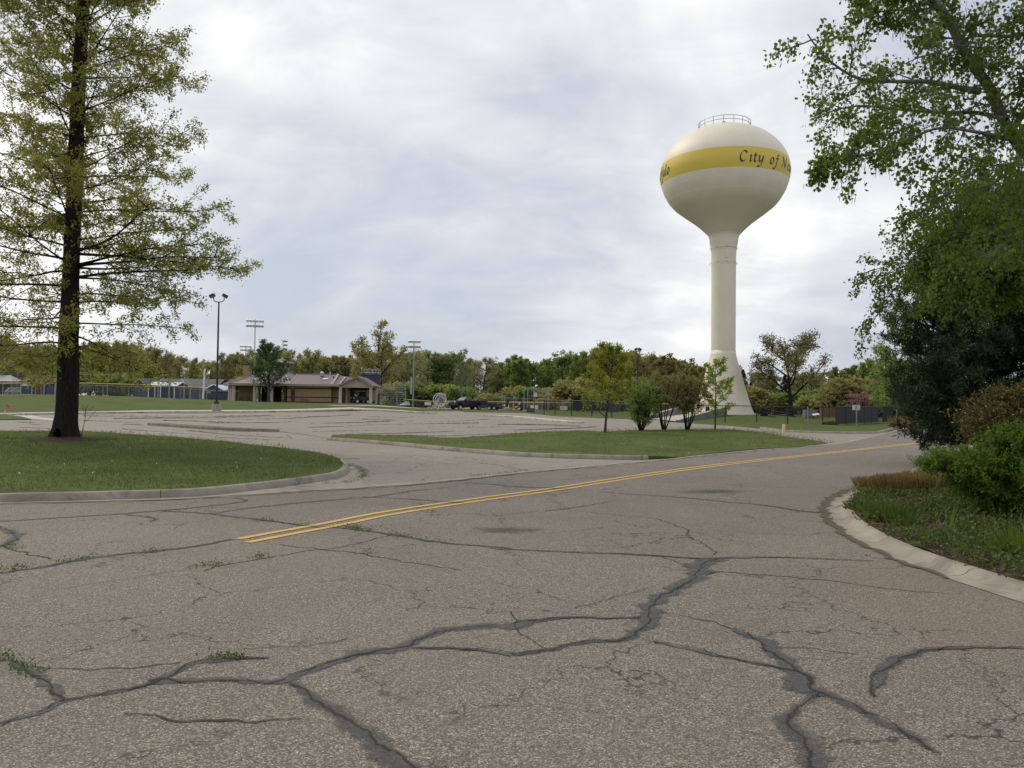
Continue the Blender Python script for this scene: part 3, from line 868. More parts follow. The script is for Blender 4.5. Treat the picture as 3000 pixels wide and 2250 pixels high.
# shaft joint rings with brackets
for zz in (25.1 - ZB, 22.9 - ZB):
    mm = MB()
    ring = [(2.02 * math.cos(a), 2.02 * math.sin(a), zz) for a in [k * PI / 24 for k in range(49)]]
    mm.tube(ring, .02, 6)
    for k in range(8):
        a = k * PI / 4
        mm.tube([(1.75 * math.cos(a), 1.75 * math.sin(a), zz + .3), (2.02 * math.cos(a), 2.02 * math.sin(a), zz)], .03, 6)
    mm.build('painters_ring', M_galv, tower, smooth_=True)
MB().box((0, -1.80, 24.1 - ZB), (.5, .12, 1.1), bev=.03).build('hatch', M_cream, tower)
# railing on the roof of the tank
mm = MB(); rz = 42.55 - ZB; rr_ = 3.75
for hh in (.0, .62, 1.15):
    mm.tube([(rr_ * math.cos(k * PI / 32), rr_ * math.sin(k * PI / 32), rz + hh) for k in range(65)], .045, 6)
for k in range(16):
    a = k * PI / 8 + .1
    mm.tube([(rr_ * math.cos(a), rr_ * math.sin(a), rz - .1), (rr_ * math.cos(a), rr_ * math.sin(a), rz + 1.17)], .05, 6)
mm.build('railing', M_galv, tower, smooth_=True)
MB().cyl((-.4, -1.2, 43.1 - ZB), .28, .9, 12).build('roof_vent', pm('rusty_vent', (.22, .11, .07), .8), tower, smooth_=True)

# lettering, each letter drawn with a broad nib and wrapped round the band
GL = {
 'C': (.62, [[(.52, .56), (.50, .66), (.42, .73), (.30, .71), (.16, .58), (.08, .38), (.08, .17), (.18, .03), (.32, .02), (.46, .13)], [(.53, .74), (.515, .55)]]),
 'i': (.27, [[(.01, .36), (.09, .45), (.115, .43), (.09, .25), (.065, .08), (.12, .015), (.24, .13)], [(.14, .63), (.175, .66)]]),
 't': (.30, [[(.145, .62), (.10, .40), (.055, .12), (.10, .015), (.17, .03), (.27, .13)], [(.0, .43), (.27, .455)]]),
 'y': (.50, [[(.0, .37), (.07, .45), (.10, .42), (.075, .20), (.11, .04), (.20, .05), (.30, .22), (.375, .43)], [(.40, .47), (.345, .20), (.25, -.10), (.12, -.26), (.0, -.26), (-.02, -.21)]]),
 'o': (.42, [[(.24, .455), (.13, .41), (.05, .25), (.07, .06), (.17, .01), (.29, .10), (.34, .28), (.29, .43), (.20, .45)]]),
 'f': (.36, [[(.46, .68), (.40, .75), (.32, .70), (.25, .48), (.17, .10), (.08, -.18), (.0, -.27), (-.09, -.25), (-.11, -.20)], [(.08, .43), (.40, .455)]]),
 'N': (.80, [[(-.02, .02), (.04, .04), (.12, .30), (.22, .71)], [(.12, .72), (.22, .71), (.34, .42), (.50, .0)], [(.50, .0), (.58, .32), (.68, .66), (.76, .73), (.83, .71)]]),
 'e': (.38, [[(.07, .22), (.20, .26), (.30, .36), (.25, .455), (.14, .40), (.06, .24), (.07, .07), (.15, .01), (.25, .05), (.34, .14)]]),
 'w': (.66, [[(.0, .37), (.07, .45), (.10, .42), (.08, .18), (.12, .02), (.21, .08), (.30, .30)], [(.33, .45), (.29, .18), (.34, .02), (.43, .07), (.53, .28), (.55, .42), (.50, .46)]]),
 'B': (.60, [[(.18, .70), (.13, .40), (.05, .01)], [(.04, .62), (.18, .72), (.36, .73), (.45, .62), (.38, .46), (.20, .39)], [(.20, .39), (.38, .38), (.47, .25), (.40, .07), (.22, .0), (.05, .02)]]),
 'u': (.46, [[(.0, .37), (.07, .45), (.10, .42), (.07, .16), (.11, .02), (.21, .08), (.32, .34)], [(.36, .45), (.31, .18), (.32, .03), (.39, .04), (.46, .13)]]),
 'a': (.44, [[(.33, .42), (.22, .45), (.10, .33), (.05, .14), (.11, .01), (.22, .10), (.33, .40)], [(.36, .45), (.31, .18), (.32, .03), (.38, .03), (.46, .13)]]),
 'l': (.24, [[(.04, .66), (.13, .75), (.155, .72), (.12, .45), (.07, .10), (.11, .015), (.23, .13)]]),
}
TEXT = 'City of New Buffalo'
adv = []
tot = 0
for c in TEXT:
    adv.append(tot); tot += .34 if c == ' ' else GL[c][0] * 1.0
EM = 2.0
ARC = math.radians(115.5)
track = ARC * 9.55 / (tot * EM)
cdir = Vector((-TW.x, -TW.y)).normalized(); rdir = Vector((-cdir.y, cdir.x))
if rdir.x < 0: rdir = -rdir
zbase = 35.3 - ZB
for start in (math.radians(12.3), math.radians(191.3)):
    lm = MB(); off = .018
    for c, a0 in zip(TEXT + ' ', adv + [0]):
        if c == ' ':
            lm.build('lettering', M_lett, tank); lm = MB(); off = .018; continue
        for st in GL[c][1]:
            P = spline(st, .02) if len(st) > 2 else [Vector(st[0]).lerp(Vector(st[1]), k / 8) for k in range(9)]
            b = len(lm.v); off += .0012
            nib = Vector((math.cos(math.radians(42)), math.sin(math.radians(42)))) * .052
            for i, p in enumerate(P):
                t = (P[min(i+1, len(P)-1)] - P[max(i-1, 0)]).normalized()
                nn = Vector((-t.y, t.x)); sgn = 1 if nib.dot(nn) >= 0 else -1
                d = nib * sgn + nn * .012
                for q in (p + d, p - d):
                    s_ = (a0 * track + q.x) * EM / 9.55
                    z = zbase + q.y * EM
                    R = tank_r(z) + off - .018 * 0
                    th = start + s_
                    v = cdir * math.cos(th) + rdir * math.sin(th)
                    lm.v.append((v.x * R, v.y * R, z))
            for i in range(len(P) - 1):
                lm.f.append((b+2*i, b+2*i+1, b+2*i+3, b+2*i+2))
    

# ------------------------------------------------------------------ fences
def fence(name, pts, h, mesh, postmat, label, group=None, spacing=3.0, rail=None, mid=False, top=None, pr=.035, bottom=False, infill=None, parent_top=None):
    """a run of wire fence: woven mesh, rails and each post"""
    P = [Vector((p.x, p.y, terrain(p.x, p.y))) for p in pts]
    root = empty(name, P[0], 0, label, 'fence', group)
    Lc = [p - P[0] for p in P]
    # fabric
    m = MB(); uv = []; u = 0
    for i, p in enumerate(Lc):
        if i: u += (Lc[i] - Lc[i-1]).length
        m.v += [tuple(p + Vector((0, 0, .04))), tuple(p + Vector((0, 0, h)))]; uv += [(u, 0), (u, h)]
    m.f = [(2*i, 2*i+2, 2*i+3, 2*i+1) for i in range(len(Lc) - 1)]
    m.build('wire_mesh' if infill is None else 'screen', mesh if infill is None else infill, root, uvs=uv)
    m = MB(); m.tube([p + Vector((0, 0, h)) for p in Lc], pr * .8, 6)
    m.build('top_rail', rail or postmat, root, smooth_=True)
    if top:
        m = MB(); m.tube([p + Vector((0, 0, h + .05)) for p in Lc], .085, 8); m.build('rail_cap', top, root, smooth_=True)
    if mid:
        m = MB(); m.tube([p + Vector((0, 0, h * .5)) for p in Lc], pr * .7, 6); m.build('middle_rail', postmat, root, smooth_=True)
    # posts
    acc = 0; nxt = 0
    for i in range(len(Lc) - 1):
        a, b = Lc[i], Lc[i+1]; d = (b - a).length
        while nxt <= acc + d + 1e-6:
            q = a.lerp(b, (nxt - acc) / d)
            MB().tube([q + Vector((0, 0, -.1)), q + Vector((0, 0, h + .05))], pr, 8).build('post', postmat, root, smooth_=True)
            nxt += spacing
        acc += d
    return root
fr = [G(*p) for p in [(1565, 1210.6), (1622, 1214.5), (1685, 1217.5), (1748, 1220), (1812, 1223), (1905, 1226.5)]]
fence('chain_link_fence', fr, 1.75, M_wire_black, M_black, 'front black chain link fence beside the car park, starting at the green utility box', 'black chain link fences', 3.6, pr=.055)
Yb = 118
fb = [at(p, Yb + 2) for p in (1600, 1662, 1738, 1808, 1900)]
fence('chain_link_fence', fb, 1.35, M_wire_black, M_black, 'lower black fence behind the front one, with dark screens hung on it', 'black chain link fences', 3.2)
f2 = [G(*p) for p in [(2030, 1233.5), (2106, 1235), (2187, 1236.6), (2269.5, 1239.6), (2356.5, 1242), (2448, 1244)]]
fence('chain_link_fence', f2, 1.55, M_wire_black, M_black, 'open black chain link fence in front of the water tower', 'black chain link fences', 3.05, pr=.055)
d = (f2[-1] - f2[-2])
f3 = [G(2449, 1244), G(2471, 1243), G(2497, 1242), G(2534, 1240), G(2571, 1237.5)]
fence('chain_link_fence', f3, 1.62, M_wire_black, M_black, 'black fence covered in dark privacy fabric, behind the blank sign', 'black chain link fences', 2.4, pr=.045, infill=M_screen)
f4 = [G(2573, 1237.5), G(2588, 1237)]
fence('chain_link_fence', f4, 1.3, M_wire_black, M_black, 'short bare stretch of fence between the screened fence and the screened gate', 'black chain link fences', 1.2)
f5 = [G(2586, 1237), G(2600, 1237), G(2617, 1237)]
fence('chain_link_fence', f5, 1.6, M_wire_black, M_black, 'small screened black gate panel at the far right end of the fence', 'black chain link fences', 1.1, infill=M_screen)
# ball field fences with a yellow cap
fl = [at(p, y) for p, y in ((-160, 100), (40, 104), (250, 108), (430, 112), (590, 116))]
def top_h(p, py): return lift(p, py) - p.z
fence('outfield_fence', fl, 1.62, M_wire_grey, M_galv, 'outfield fence with a sagging yellow top rail behind the dark tree trunk', 'outfield fences with yellow caps', 6.0, top=M_yell)
fl2 = [at(p, 124) for p in (225, 330, 450, 600, 700)]
fence('outfield_fence', fl2, 1.5, M_wire_grey, M_galv, 'plain grey wire fence left of the brick pavilion', 'grey wire fences', 4.0)
fc = [at(p, y) for p, y in ((1183, 142), (1260, 141), (1330, 140), (1420, 139), (1500, 137), (1610, 133), (1700, 130), (1900, 127), (2010, 126))]
fence('outfield_fence', fc, 1.25, M_wire_grey, M_galv, 'low outfield fence with yellow cap behind the pickup truck, hung with banners', 'outfield fences with yellow caps', 5.0, top=M_yell)
# dugout-side fences far left
fd = [at(p, 130) for p in (-60, 30, 60, 88, 118, 146)]
fence('backstop_fence', fd, 3.6, M_wire_grey, M_galv, 'tall grey backstop fence at the left edge of the field', 'grey wire fences', 3.0, mid=True)

# banners and screens on the fences
def banner(px0, px1, y0, y1, Y, label, mat=None, group='white banners on the outfield fence', name='banner', back=.12):
    a, b = at(px0, Y - back), at(px1, Y - back)
    z1, z0 = lift(a, y0), lift(a, y1)
    m = MB(); dx = (b - a).length
    m.box((dx / 2, 0, (z1 - z0) / 2), (dx, .02, z1 - z0), bev=.004)
    o = m.build(name, mat or M_banner, None, (a.x, a.y, z0))
    o.rotation_euler.z = math.atan2(b.y - a.y, b.x - a.x)
    return tag(o, label, 'banner' if name == 'banner' else 'screen', group)
banner(1185, 1198, 1176, 1185, 142, 'small white banner on the low fence nearest the bleachers')
banner(1244, 1262, 1178, 1187, 141, 'white banner on the low fence beside the ring sculpture')
banner(1308, 1322, 1180.5, 1189.5, 140, 'white banner half hidden behind the front of the pickup truck')
banner(1475, 1491, 1185, 1196.5, 137.5, 'white banner between the trailer and the orange mower')
banner(1554, 1576, 1187, 1199, 134, 'white banner behind the end post of the black fence')
banner(1640, 1663, 1189.5, 1201, 131, 'pale grey banner behind the black fence, left of the dark screens')
banner(1683, 1732, 1178, 1201, 119.5, 'wide black screen on the back fence below the two dark conifers', M_screen, 'screens on the black fence', 'windscreen')
banner(1735, 1769, 1178, 1202, 119.5, 'narrower black screen left of the tall young tree trunk', M_screen, 'screens on the black fence', 'windscreen')
banner(1776, 1813, 1187, 1207, 119.5, 'navy screen right of the tall young tree trunk', M_screenb, 'screens on the black fence', 'windscreen')
banner(1817, 1831, 1180, 1206, 119.5, 'narrow black screen beside the navy one', M_screen, 'screens on the black fence', 'windscreen')
# ------------------------------------------------------------------ tower driveway walls and pipe
M_drive = M_walk
sheet('driveway', W([(1905, 1228), (1945, 1219.5), (1995, 1215), (2060, 1214), (2000, 1225), (1985, 1236)]), M_walk, .05, 1.5)
def ramp_wall(a, b, h0, h1, label):
    d = (b - a); L_ = math.hypot(d.x, d.y)
    r = empty('retaining_wall', a, math.atan2(d.y, d.x), label, 'wall')
    dz = b.z - a.z
    MB().prism([(0, -.3), (L_, dz - .3), (L_, dz + h1), (0, h0)], 'Y', -.12, .12).build('wall_block', M_wallgrey, r)
    MB().prism([(-.05, h0 + .003), (L_ + .05, dz + h1 + .003), (L_ + .05, dz + h1 + .083), (-.05, h0 + .083)], 'Y', -.16, .16).build('cap', M_wallcap, r)
ramp_wall(G(1896, 1229), at(1998, 113.5), .35, 1.0, 'low grey wall rising along the left side of the tower driveway')
ramp_wall(G(1984, 1236), at(2128, 110.5), .12, 1.1, 'sloping grey wall rising to the foot of the water tower')
pp = at(2073, 112)
pr_ = empty('vent_pipe', pp, 0, 'white elbow pipe on a black stub at the foot of the water tower', 'pipe')
MB().cyl((0, 0, .55), .32, 1.1, 16, r2=.26).build('stub', M_black, pr_, smooth_=True)
MB().tube(spline([(0, 0, 1.0), (0, 0, 1.45), (.18, 0, 1.72), (.5, 0, 1.8), (.95, 0, 1.8)], .08), .22, 12).build('elbow', M_cream, pr_, smooth_=True)

# ------------------------------------------------------------------ bollard, signs, utility box
bp = G(2296, 1279); b_h = lift(bp, 1243) - bp.z
br = empty('bollard', bp, 0, 'stubby pale yellow bollard at the tip of the grass island', 'bollard')
MB().lathe([(.085, 0), (.085, b_h - .06), (.06, b_h - .015), (.0, b_h)], 20).build('post', M_bollard, br, smooth_=True)
MB().lathe([(.09, b_h - .11), (.093, b_h - .1), (.093, b_h - .08), (.09, b_h - .07)], 20).build('cap', M_bollard, br, smooth_=True)

def signpost(p, H, pw, ph, label, post=.03, back=True):
    r = empty('road_sign', p, -.1, label, 'sign')
    m = MB()
    m.prism([(-post, -post * .6), (-post * .4, post * .6), (post * .4, post * .6), (post, -post * .6), (post * .5, -post * .6), (0, post * .2), (-post * .5, -post * .6)], 'Z', -.2, H).build('post', M_galv, r)
    if pw:
        MB().box((0, .035, H - ph / 2 - .02), (pw, .012, ph), bev=.02 if pw > .2 else 0).build('sign_plate', pm('sign_back_aluminium', (.50, .51, .51), .5, .3), r)
    return r
sp = G(2509, 1255); signpost(sp, lift(sp, 1185.5) - sp.z, .60, .42, 'rectangular sign seen from its blank grey back, in front of the screened fence', .04)
sp = G(2366, 1263.5); signpost(sp, lift(sp, 1191) - sp.z, 0, 0, 'thin bare metal post standing alone in the grass right of the yellow bollard', .03)
sp = G(2627, 1236.5); signpost(sp, lift(sp, 1193) - sp.z, .09, .5, 'thin roadside marker post beyond the screened gate', .045)
ub = G(1553, 1210); ur = empty('utility_box', ub, 0, 'low dark green utility box at the end of the black fence', 'utility box')
hh = lift(ub, 1197) - ub.z; ww = 23 / F * ub.y
MB().box((0, 0, hh / 2), (ww, ww * .8, hh), bev=.04).build('cabinet', M_greenbox, ur)
MB().box((0, 0, hh + .03), (ww * 1.04, ww * .84, .06), bev=.02).build('lid', M_greenbox, ur)
MB().box((0, 0, .02), (ww * 1.2, ww, .12), bev=.01).build('plinth', M_conc, ur)

# marker and stub post at the far left
mk = G(24, 1209); mr = empty('cable_marker', mk, 0, 'bent orange cable marker at the left edge by the pavement', 'marker')
MB().tube(spline([(.42, 0, -.05), (.36, .0, .25), (.18, 0, .62), (-.05, 0, .85), (-.22, 0, .72), (-.25, 0, .5)], .08), .06, 8).build('flexible_post', M_oran, mr, smooth_=True)
MB().box((.0, 0, .60), (.30, .03, .36), ry=.7, bev=.01).build('flag', M_oran, mr)
mk2 = G(14, 1216); mr = empty('stub_post', mk2, 0, 'short grey stub post in the grass wedge below the orange marker', 'post')
MB().cyl((0, 0, .22), .055, .45, 10).build('post', M_galv, mr, smooth_=True)
MB().cyl((0, 0, .46), .065, .03, 10).build('cap', M_galv, mr, smooth_=True)

# ------------------------------------------------------------------ lamps
def twin_light(p, H, base, label, arm=.55, name='street_lamp', hs=1.0):
    r = empty(name, p, 0, label, 'street lamp')
    b0 = 0
    if base:
        MB().lathe([(.0, .9), (.42, .9), (.46, .86), (.46, -.2)], 24).build('concrete_base', M_conc, r, smooth_=True); b0 = .9
        MB().box((0, 0, b0 + .14), (.42, .42, .26), bev=.04).build('base_cover', M_black, r)
    MB().tube([(0, 0, b0), (0, 0, H)], [.13, .08], 10).build('pole', M_black, r, smooth_=True)
    m = MB()
    m.tube(spline([(-arm, 0, H + .45), (-arm, 0, H + .18), (-arm * .55, 0, H), (0, 0, H - .02), (arm * .55, 0, H), (arm, 0, H + .18), (arm, 0, H + .45)], .1), .05, 8)
    m.build('bracket', M_black, r, smooth_=True)
    for s in (-1, 1):
        hd = MB().box((s * arm * 1.25, -.1, H + .62), (.56 * hs, .42 * hs, .34 * hs), rz=.2 * s, ry=.45 * s, bev=.05).build('lamp_head', M_black, r)
        MB().box((s * arm * 1.25 + s * -.05, -.1, H + .44), (.40, .32, .03), rz=.2 * s, ry=.45 * s).build('lens', M_lamp, hd)
    return r
lp = at(634, 86); H = lift(lp, 884) - lp.z
twin_light(lp, H, True, 'black twin-head lamp post on a round concrete base, on the lawn left of the pavilion')
lp2 = at(1867, 88); H2 = lift(lp2, 1040) - lp2.z
twin_light(lp2, H2, False, 'black lamp post rising behind the island shrubs', .16, hs=.7)

M_floodl = pm('white_reflector', (.75, .76, .78), .35)
def stadium(px, ptop, Y, hw, rows, label, side=False, polemat=None, box=False):
    p = at(px, Y); H = lift(p, ptop) - p.z
    r = empty('floodlight_mast', p, .25 if not side else 1.35, label, 'floodlight', 'floodlight masts round the ball fields')
    MB().tube([(0, 0, 0), (0, 0, H)], [.17, .09], 10).build('mast', polemat or M_galv, r, smooth_=True)
    for row in range(rows):
        z = H - .25 - row * 1.0
        bar = MB().box((0, .1, z), (hw * 2, .07, .07)).build('crossbar', M_galv, r)
        for k in range(6):
            x = -hw + hw * 2 * k / 5
            m = MB()
            m.tube([(x, -.12, z + .25), (x, -.42, z - .02), (x, -.62, z - .2)], [.08, .22, .31], 10)
            m.build('lamp', M_floodl, r, smooth_=True)
    if box: MB().box((-.45, 0, 4.2), (.3, .4, 3.4), bev=.03).build('cabinet', M_galv, r)
    return r
stadium(743, 936, 165, 1.45, 2, 'tall floodlight mast behind the dark green maple')
stadium(717, 1012, 236, 1.35, 2, 'more distant floodlight mast just left of the tall one')
stadium(826, 995, 205, .9, 3, 'floodlight mast seen edge-on above the pavilion roof', True)
stadium(1210, 996, 160, 1.0, 2, 'blue-grey floodlight mast right of the bleachers', False, pm('blue_grey_mast_paint', (.26, .31, .38), .5), True)

# small timber post with a little roof
kp = at(1138.5, 118); kh = lift(kp, 1141) - kp.z
kr = empty('roofed_post', kp, 0, 'slim dark post topped by a little pitched roof, in front of the bleachers', 'post')
MB().tube([(0, 0, -.1), (0, 0, kh - .2)], .055, 8).build('post', M_black, kr, smooth_=True)
m = MB(); m.prism([(-.62, kh - .42), (0, kh), (.62, kh - .42), (.56, kh - .46), (0, kh - .1), (-.56, kh - .46)], 'Y', -.4, .4); m.build('roof', M_shing, kr)
MB().box((0, 0, kh - .42), (.5, .36, .22), bev=.02).build('housing', M_wood, kr)

# flag and pole
fp = at(1089, 150); ft = lift(fp, 1088) - fp.z
fr_ = empty('flag_pole', fp, 0, 'white flag pole behind the carport roof', 'flag pole')
MB().tube([(0, 0, 0), (0, 0, ft)], [.08, .05], 10).build('pole', M_white, fr_, smooth_=True)
MB().lathe([(0, -.09), (.07, -.05), (.09, 0), (.07, .05), (0, .09)], 12, (0, 0, ft + .07)).build('finial', M_lamp, fr_, smooth_=True)
def flagmat():
    m, N, L = newmat('flag_cloth')
    uv = N.new('ShaderNodeUVMap').outputs[0]; s = N.new('ShaderNodeSeparateXYZ'); L.new(uv, s.inputs[0])
    st = mathn(N, L, 'LESS_THAN', mathn(N, L, 'FRACT', mathn(N, L, 'MULTIPLY', s.outputs[1], 6.5)), .5)
    c = mixc(N, L, st, (.62, .6, .6), (.36, .05, .06))
    can = mathn(N, L, 'MULTIPLY', mathn(N, L, 'LESS_THAN', s.outputs[0], .4), mathn(N, L, 'GREATER_THAN', s.outputs[1], .4615))
    fx = mathn(N, L, 'SUBTRACT', mathn(N, L, 'FRACT', mathn(N, L, 'MULTIPLY', s.outputs[0], 15.0)), .5)
    fy = mathn(N, L, 'SUBTRACT', mathn(N, L, 'FRACT', mathn(N, L, 'MULTIPLY', s.outputs[1], 16.0)), .5)
    r2 = mathn(N, L, 'ADD', mathn(N, L, 'MULTIPLY', fx, fx), mathn(N, L, 'MULTIPLY', fy, fy))
    cc = mixc(N, L, mathn(N, L, 'LESS_THAN', r2, .07), (.03, .04, .14), (.62, .62, .62))
    c = mixc(N, L, can, c, cc)
    finish(N, L, c, .8, spec=.1)
    return m
m = MB(); uv = []
for i in range(15):
    for j in range(7):
        u_, v_ = i / 14, j / 6
        m.v.append((.05 + 1.35 * u_, .14 * math.sin(u_ * 7 + v_), ft - .25 - 1.0 * (1 - v_) - .30 * u_ * u_ - .12 * u_)); uv.append((u_, v_))
m.f = [(i*7+j, (i+1)*7+j, (i+1)*7+j+1, i*7+j+1) for i in range(14) for j in range(6)]
tag(m.build('flag', flagmat(), None, tuple(fp), smooth_='all', uvs=uv), 'red, white and blue striped flag with starred canton flying from the pole', 'flag')
# ------------------------------------------------------------------ brick pavilion with carport
BY = 130.0
mpx = BY / F
b0 = at(841, BY)
PV = empty('brick_pavilion', (b0.x, b0.y, b0.z - .05), 0, 'tan brick park building with a mauve metal roof, open pavilion and carport', 'building')
# local: x right from the left corner of the brick block, y away from the camera
# pavilion half -------------------------------------------------
colx = [(-8.6, 0), (-9.6, 1.9), (-10.6, 3.8), (-11.3, 5.9), (-5.25, 0), (-2.5, 0), (-.35, .4), (-11.3, 9), (-8.6, 13), (-4, 13), (-.4, 12)]
for i, (x, y) in enumerate(colx):
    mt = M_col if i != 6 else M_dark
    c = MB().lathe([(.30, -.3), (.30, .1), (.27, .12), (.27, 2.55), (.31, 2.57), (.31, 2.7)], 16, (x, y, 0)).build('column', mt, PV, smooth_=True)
eav = [(-9.2, -.7), (.6, -.7), (.6, 13.6), (-9.2, 13.6), (-12.2, 8.8), (-12.2, 5.2)]
pk = (-2.9, 7.0)
ez, pz = 2.98, 6.0
m = MB(); m.add([(x, y, ez) for x, y in eav] + [(pk[0] - .1, pk[1], pz), (-6.6, 6.9, 4.9)], [])
m.add([(x, y, ez) for x, y in eav] + [(pk[0], pk[1], pz)], [(i, (i + 1) % 6, 6) for i in range(6)])
m.build('pavilion_roof', M_roof, PV)
m = MB(); n6 = len(eav)
cx = sum(x for x, y in eav) / n6; cy = sum(y for x, y in eav) / n6
inn = [(cx + (x - cx) * .985, cy + (y - cy) * .985) for x, y in eav]
m.add([(x, y, ez - .02) for x, y in inn] + [(x, y, ez - .32) for x, y in inn], [(i, (i+1) % n6, n6 + (i+1) % n6, n6 + i) for i in range(n6)] + [tuple(range(n6, 2*n6))])
m.build('eave_fascia', M_fascia, PV)
for (x, y) in eav:
    MB().tube([(x, y, ez + .03), (pk[0], pk[1], pz + .03)], .09, 5).build('hip_cap', M_rooftrim, PV)
# cupola
cu = MB(); cu.box((pk[0], pk[1], 6.0), (1.9, 1.9, 1.5)).build('cupola_wall', M_fascia, PV)
for k in range(4):
    a = k * PI / 2
    MB().box((pk[0] + .97 * math.sin(a), pk[1] - .97 * math.cos(a), 6.25), (1.3, .06, .6), rz=a).build('louvre', M_dark, PV)
m = MB(); q = 1.6
m.add([(pk[0]-q, pk[1]-q, 6.75), (pk[0]+q, pk[1]-q, 6.75), (pk[0]+q, pk[1]+q, 6.75), (pk[0]-q, pk[1]+q, 6.75), (pk[0], pk[1], 7.5)], [(0,1,4),(1,2,4),(2,3,4),(3,0,4),(3,2,1,0)])
m.build('cupola_roof', M_roof, PV)
MB().box((pk[0], pk[1], 6.70), (3.1, 3.1, .14)).build('cupola_eave', M_fascia, PV)
# chimney
MB().box((-8.0, 4.6, 3.2), (1.15, 1.0, 6.0)).build('chimney', M_brick, PV)
ch = MB().box((-8.0, 4.6, 6.28), (1.5, 1.3, .18), bev=.03).build('chimney_cap', M_dark, PV)
MB().cyl((-7.6, 4.6, 6.75), .36, .22, 12).build('chimney_hood', pm('rusty_vent', (.22, .11, .07), .8), PV)
MB().box((-7.6, 4.6, 6.52), (.06, .06, .5)).build('hood_stem', M_dark, PV)
# brick fireplace and back wall in the shade
MB().box((-8.0, 4.6, 1.3), (2.6, .9, 2.6)).build('hearth_wall', M_brick, PV)
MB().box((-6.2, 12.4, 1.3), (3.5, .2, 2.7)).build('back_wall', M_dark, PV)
MB().box((-4.4, 6.5, -.02), (15, 14.2, .16)).build('slab', M_conc, PV)
# brick block -----------------------------------------------------
BW, BD = 7.1, 8.0
def wallpart(nm, c, d, mt): return MB().box(c, d).build(nm, mt, PV)
wallpart('wall', (BW/2, BD/2, 1.35), (BW, BD, 2.7), M_brick)
wallpart('plinth_course', (BW/2, BD/2, .08), (BW + .03, BD + .03, .16), M_dark)
for z in (.88, 2.28): wallpart('maroon_course', (BW/2, BD/2, z), (BW + .03, BD + .03, .17), M_brickr)
dr = MB().box((.93, -.03, 1.06), (.62, .10, 2.1), bev=.01).build('door', M_door, PV)
MB().cyl((1.15, -.10, 1.0), .03, .06, 8, 'Y').build('handle', M_galv, dr)
MB().box((.85, -.06, 2.45), (.32, .09, .22), bev=.02).build('wall_lamp', M_fascia, PV)
# main gable roof
y0, y1, rz0, rz1 = -.75, BD + .6, 2.86, 4.72
def slope(nm, x0, x1, ya, yb, za, zb, mt, th=.10):
    return MB().prism([(ya, za), (yb, zb), (yb, zb + th), (ya, za + th)], 'X', x0, x1).build(nm, mt, PV)
slope('roof', .55, BW + .35, y0, BD / 2, rz0, rz1, M_roof)
slope('roof', .55, BW + .35, y1, BD / 2, rz0, rz1, M_roof)
slope('rake_trim', BW + .08, BW + .38, y0 - .02, BD / 2, rz0 + .05, rz1 + .05, M_rooftrim)
slope('rake_trim', .50, .62, y0 - .02, BD / 2, rz0 + .05, rz1 + .05, M_rooftrim)
m = MB(); m.prism([(y0, rz0), (BD/2, rz1), (y1, rz0)], 'X', BW + .10, BW + .2); m.build('gable_end', M_fascia, PV)
MB().box((5.5, y0 - .03, rz0 - .08), (10.9, .12, .26)).build('eave_fascia', M_fascia, PV)
MB().box((5.2, -.35, rz0 - .17), (10.3, .7, .04)).build('soffit', M_fascia, PV)
# lower hip linking to the carport
x1 = BW + .38
m = MB(); m.add([(x1, y0 + .02, rz0 + .08), (x1 + 3.4, y0 + .02, rz0 + .08), (x1 + 3.4, BD/2, rz0 + 1.2), (x1, BD/2, rz1 - .1), (x1, y0 + .02, rz0), (x1 + 3.4, y0 + .02, rz0)], [(0, 1, 2, 3), (0, 4, 5, 1)])
m.build('link_roof', M_roof, PV)
slope('valley_trim', x1 + .95, x1 + 1.2, y0, BD / 2 - .5, rz0 + .14, rz0 + 1.42, M_rooftrim)
wallpart('side_wall', (BW + 1.4, 3.4, 1.35), (2.8, 4.6, 2.7), M_brick)
for z in (.88, 2.28): wallpart('maroon_course', (BW + 1.45, 3.4, z), (2.83, 4.63, .17), M_brickr)
d2 = MB().box((BW + 1.75, 1.05, 1.05), (.85, .10, 2.1), bev=.01).build('door', M_door, PV)
MB().box((BW + 1.75, .985, 1.5), (.18, .02, .3)).build('window_pane', M_tint, d2)
MB().box((3.55, 3.95, rz1 + .12), (BW - .1, .3, .06)).build('ridge_cap', M_rooftrim, PV)
# things on the roof
def on_roof(x, t): return (x, y0 + (BD / 2 - y0) * t, rz0 + .1 + (rz1 - rz0) * t)
c = on_roof(4.85, .78); MB().box((c[0], c[1], c[2] + .22), (.5, .5, .5), bev=.03).build('roof_fan', M_galv, PV)
MB().lathe([(.0, .78), (.18, .74), (.30, .6), (.32, .48)], 14, c).build('fan_cowl', M_banner, PV, smooth_=True)
c = on_roof(5.75, .5); ang = math.atan2(rz1 - rz0, BD / 2 - y0)
m = MB(); m.prism([(-.55, -.28), (.30, -.28), (.55, .28), (-.30, .28)], 'Z', 0, .1)
sk = m.build('skylight', M_banner, PV, c); sk.rotation_euler = (ang, 0, 0)
c = on_roof(6.0, .96); MB().cyl((c[0], c[1], c[2] + .2), .07, .5, 8).build('vent_pipe', M_white, PV)
c = on_roof(6.9, .66); MB().cyl((c[0], c[1], c[2] + .08), .11, .3, 8).build('vent_stub', M_dark, PV)
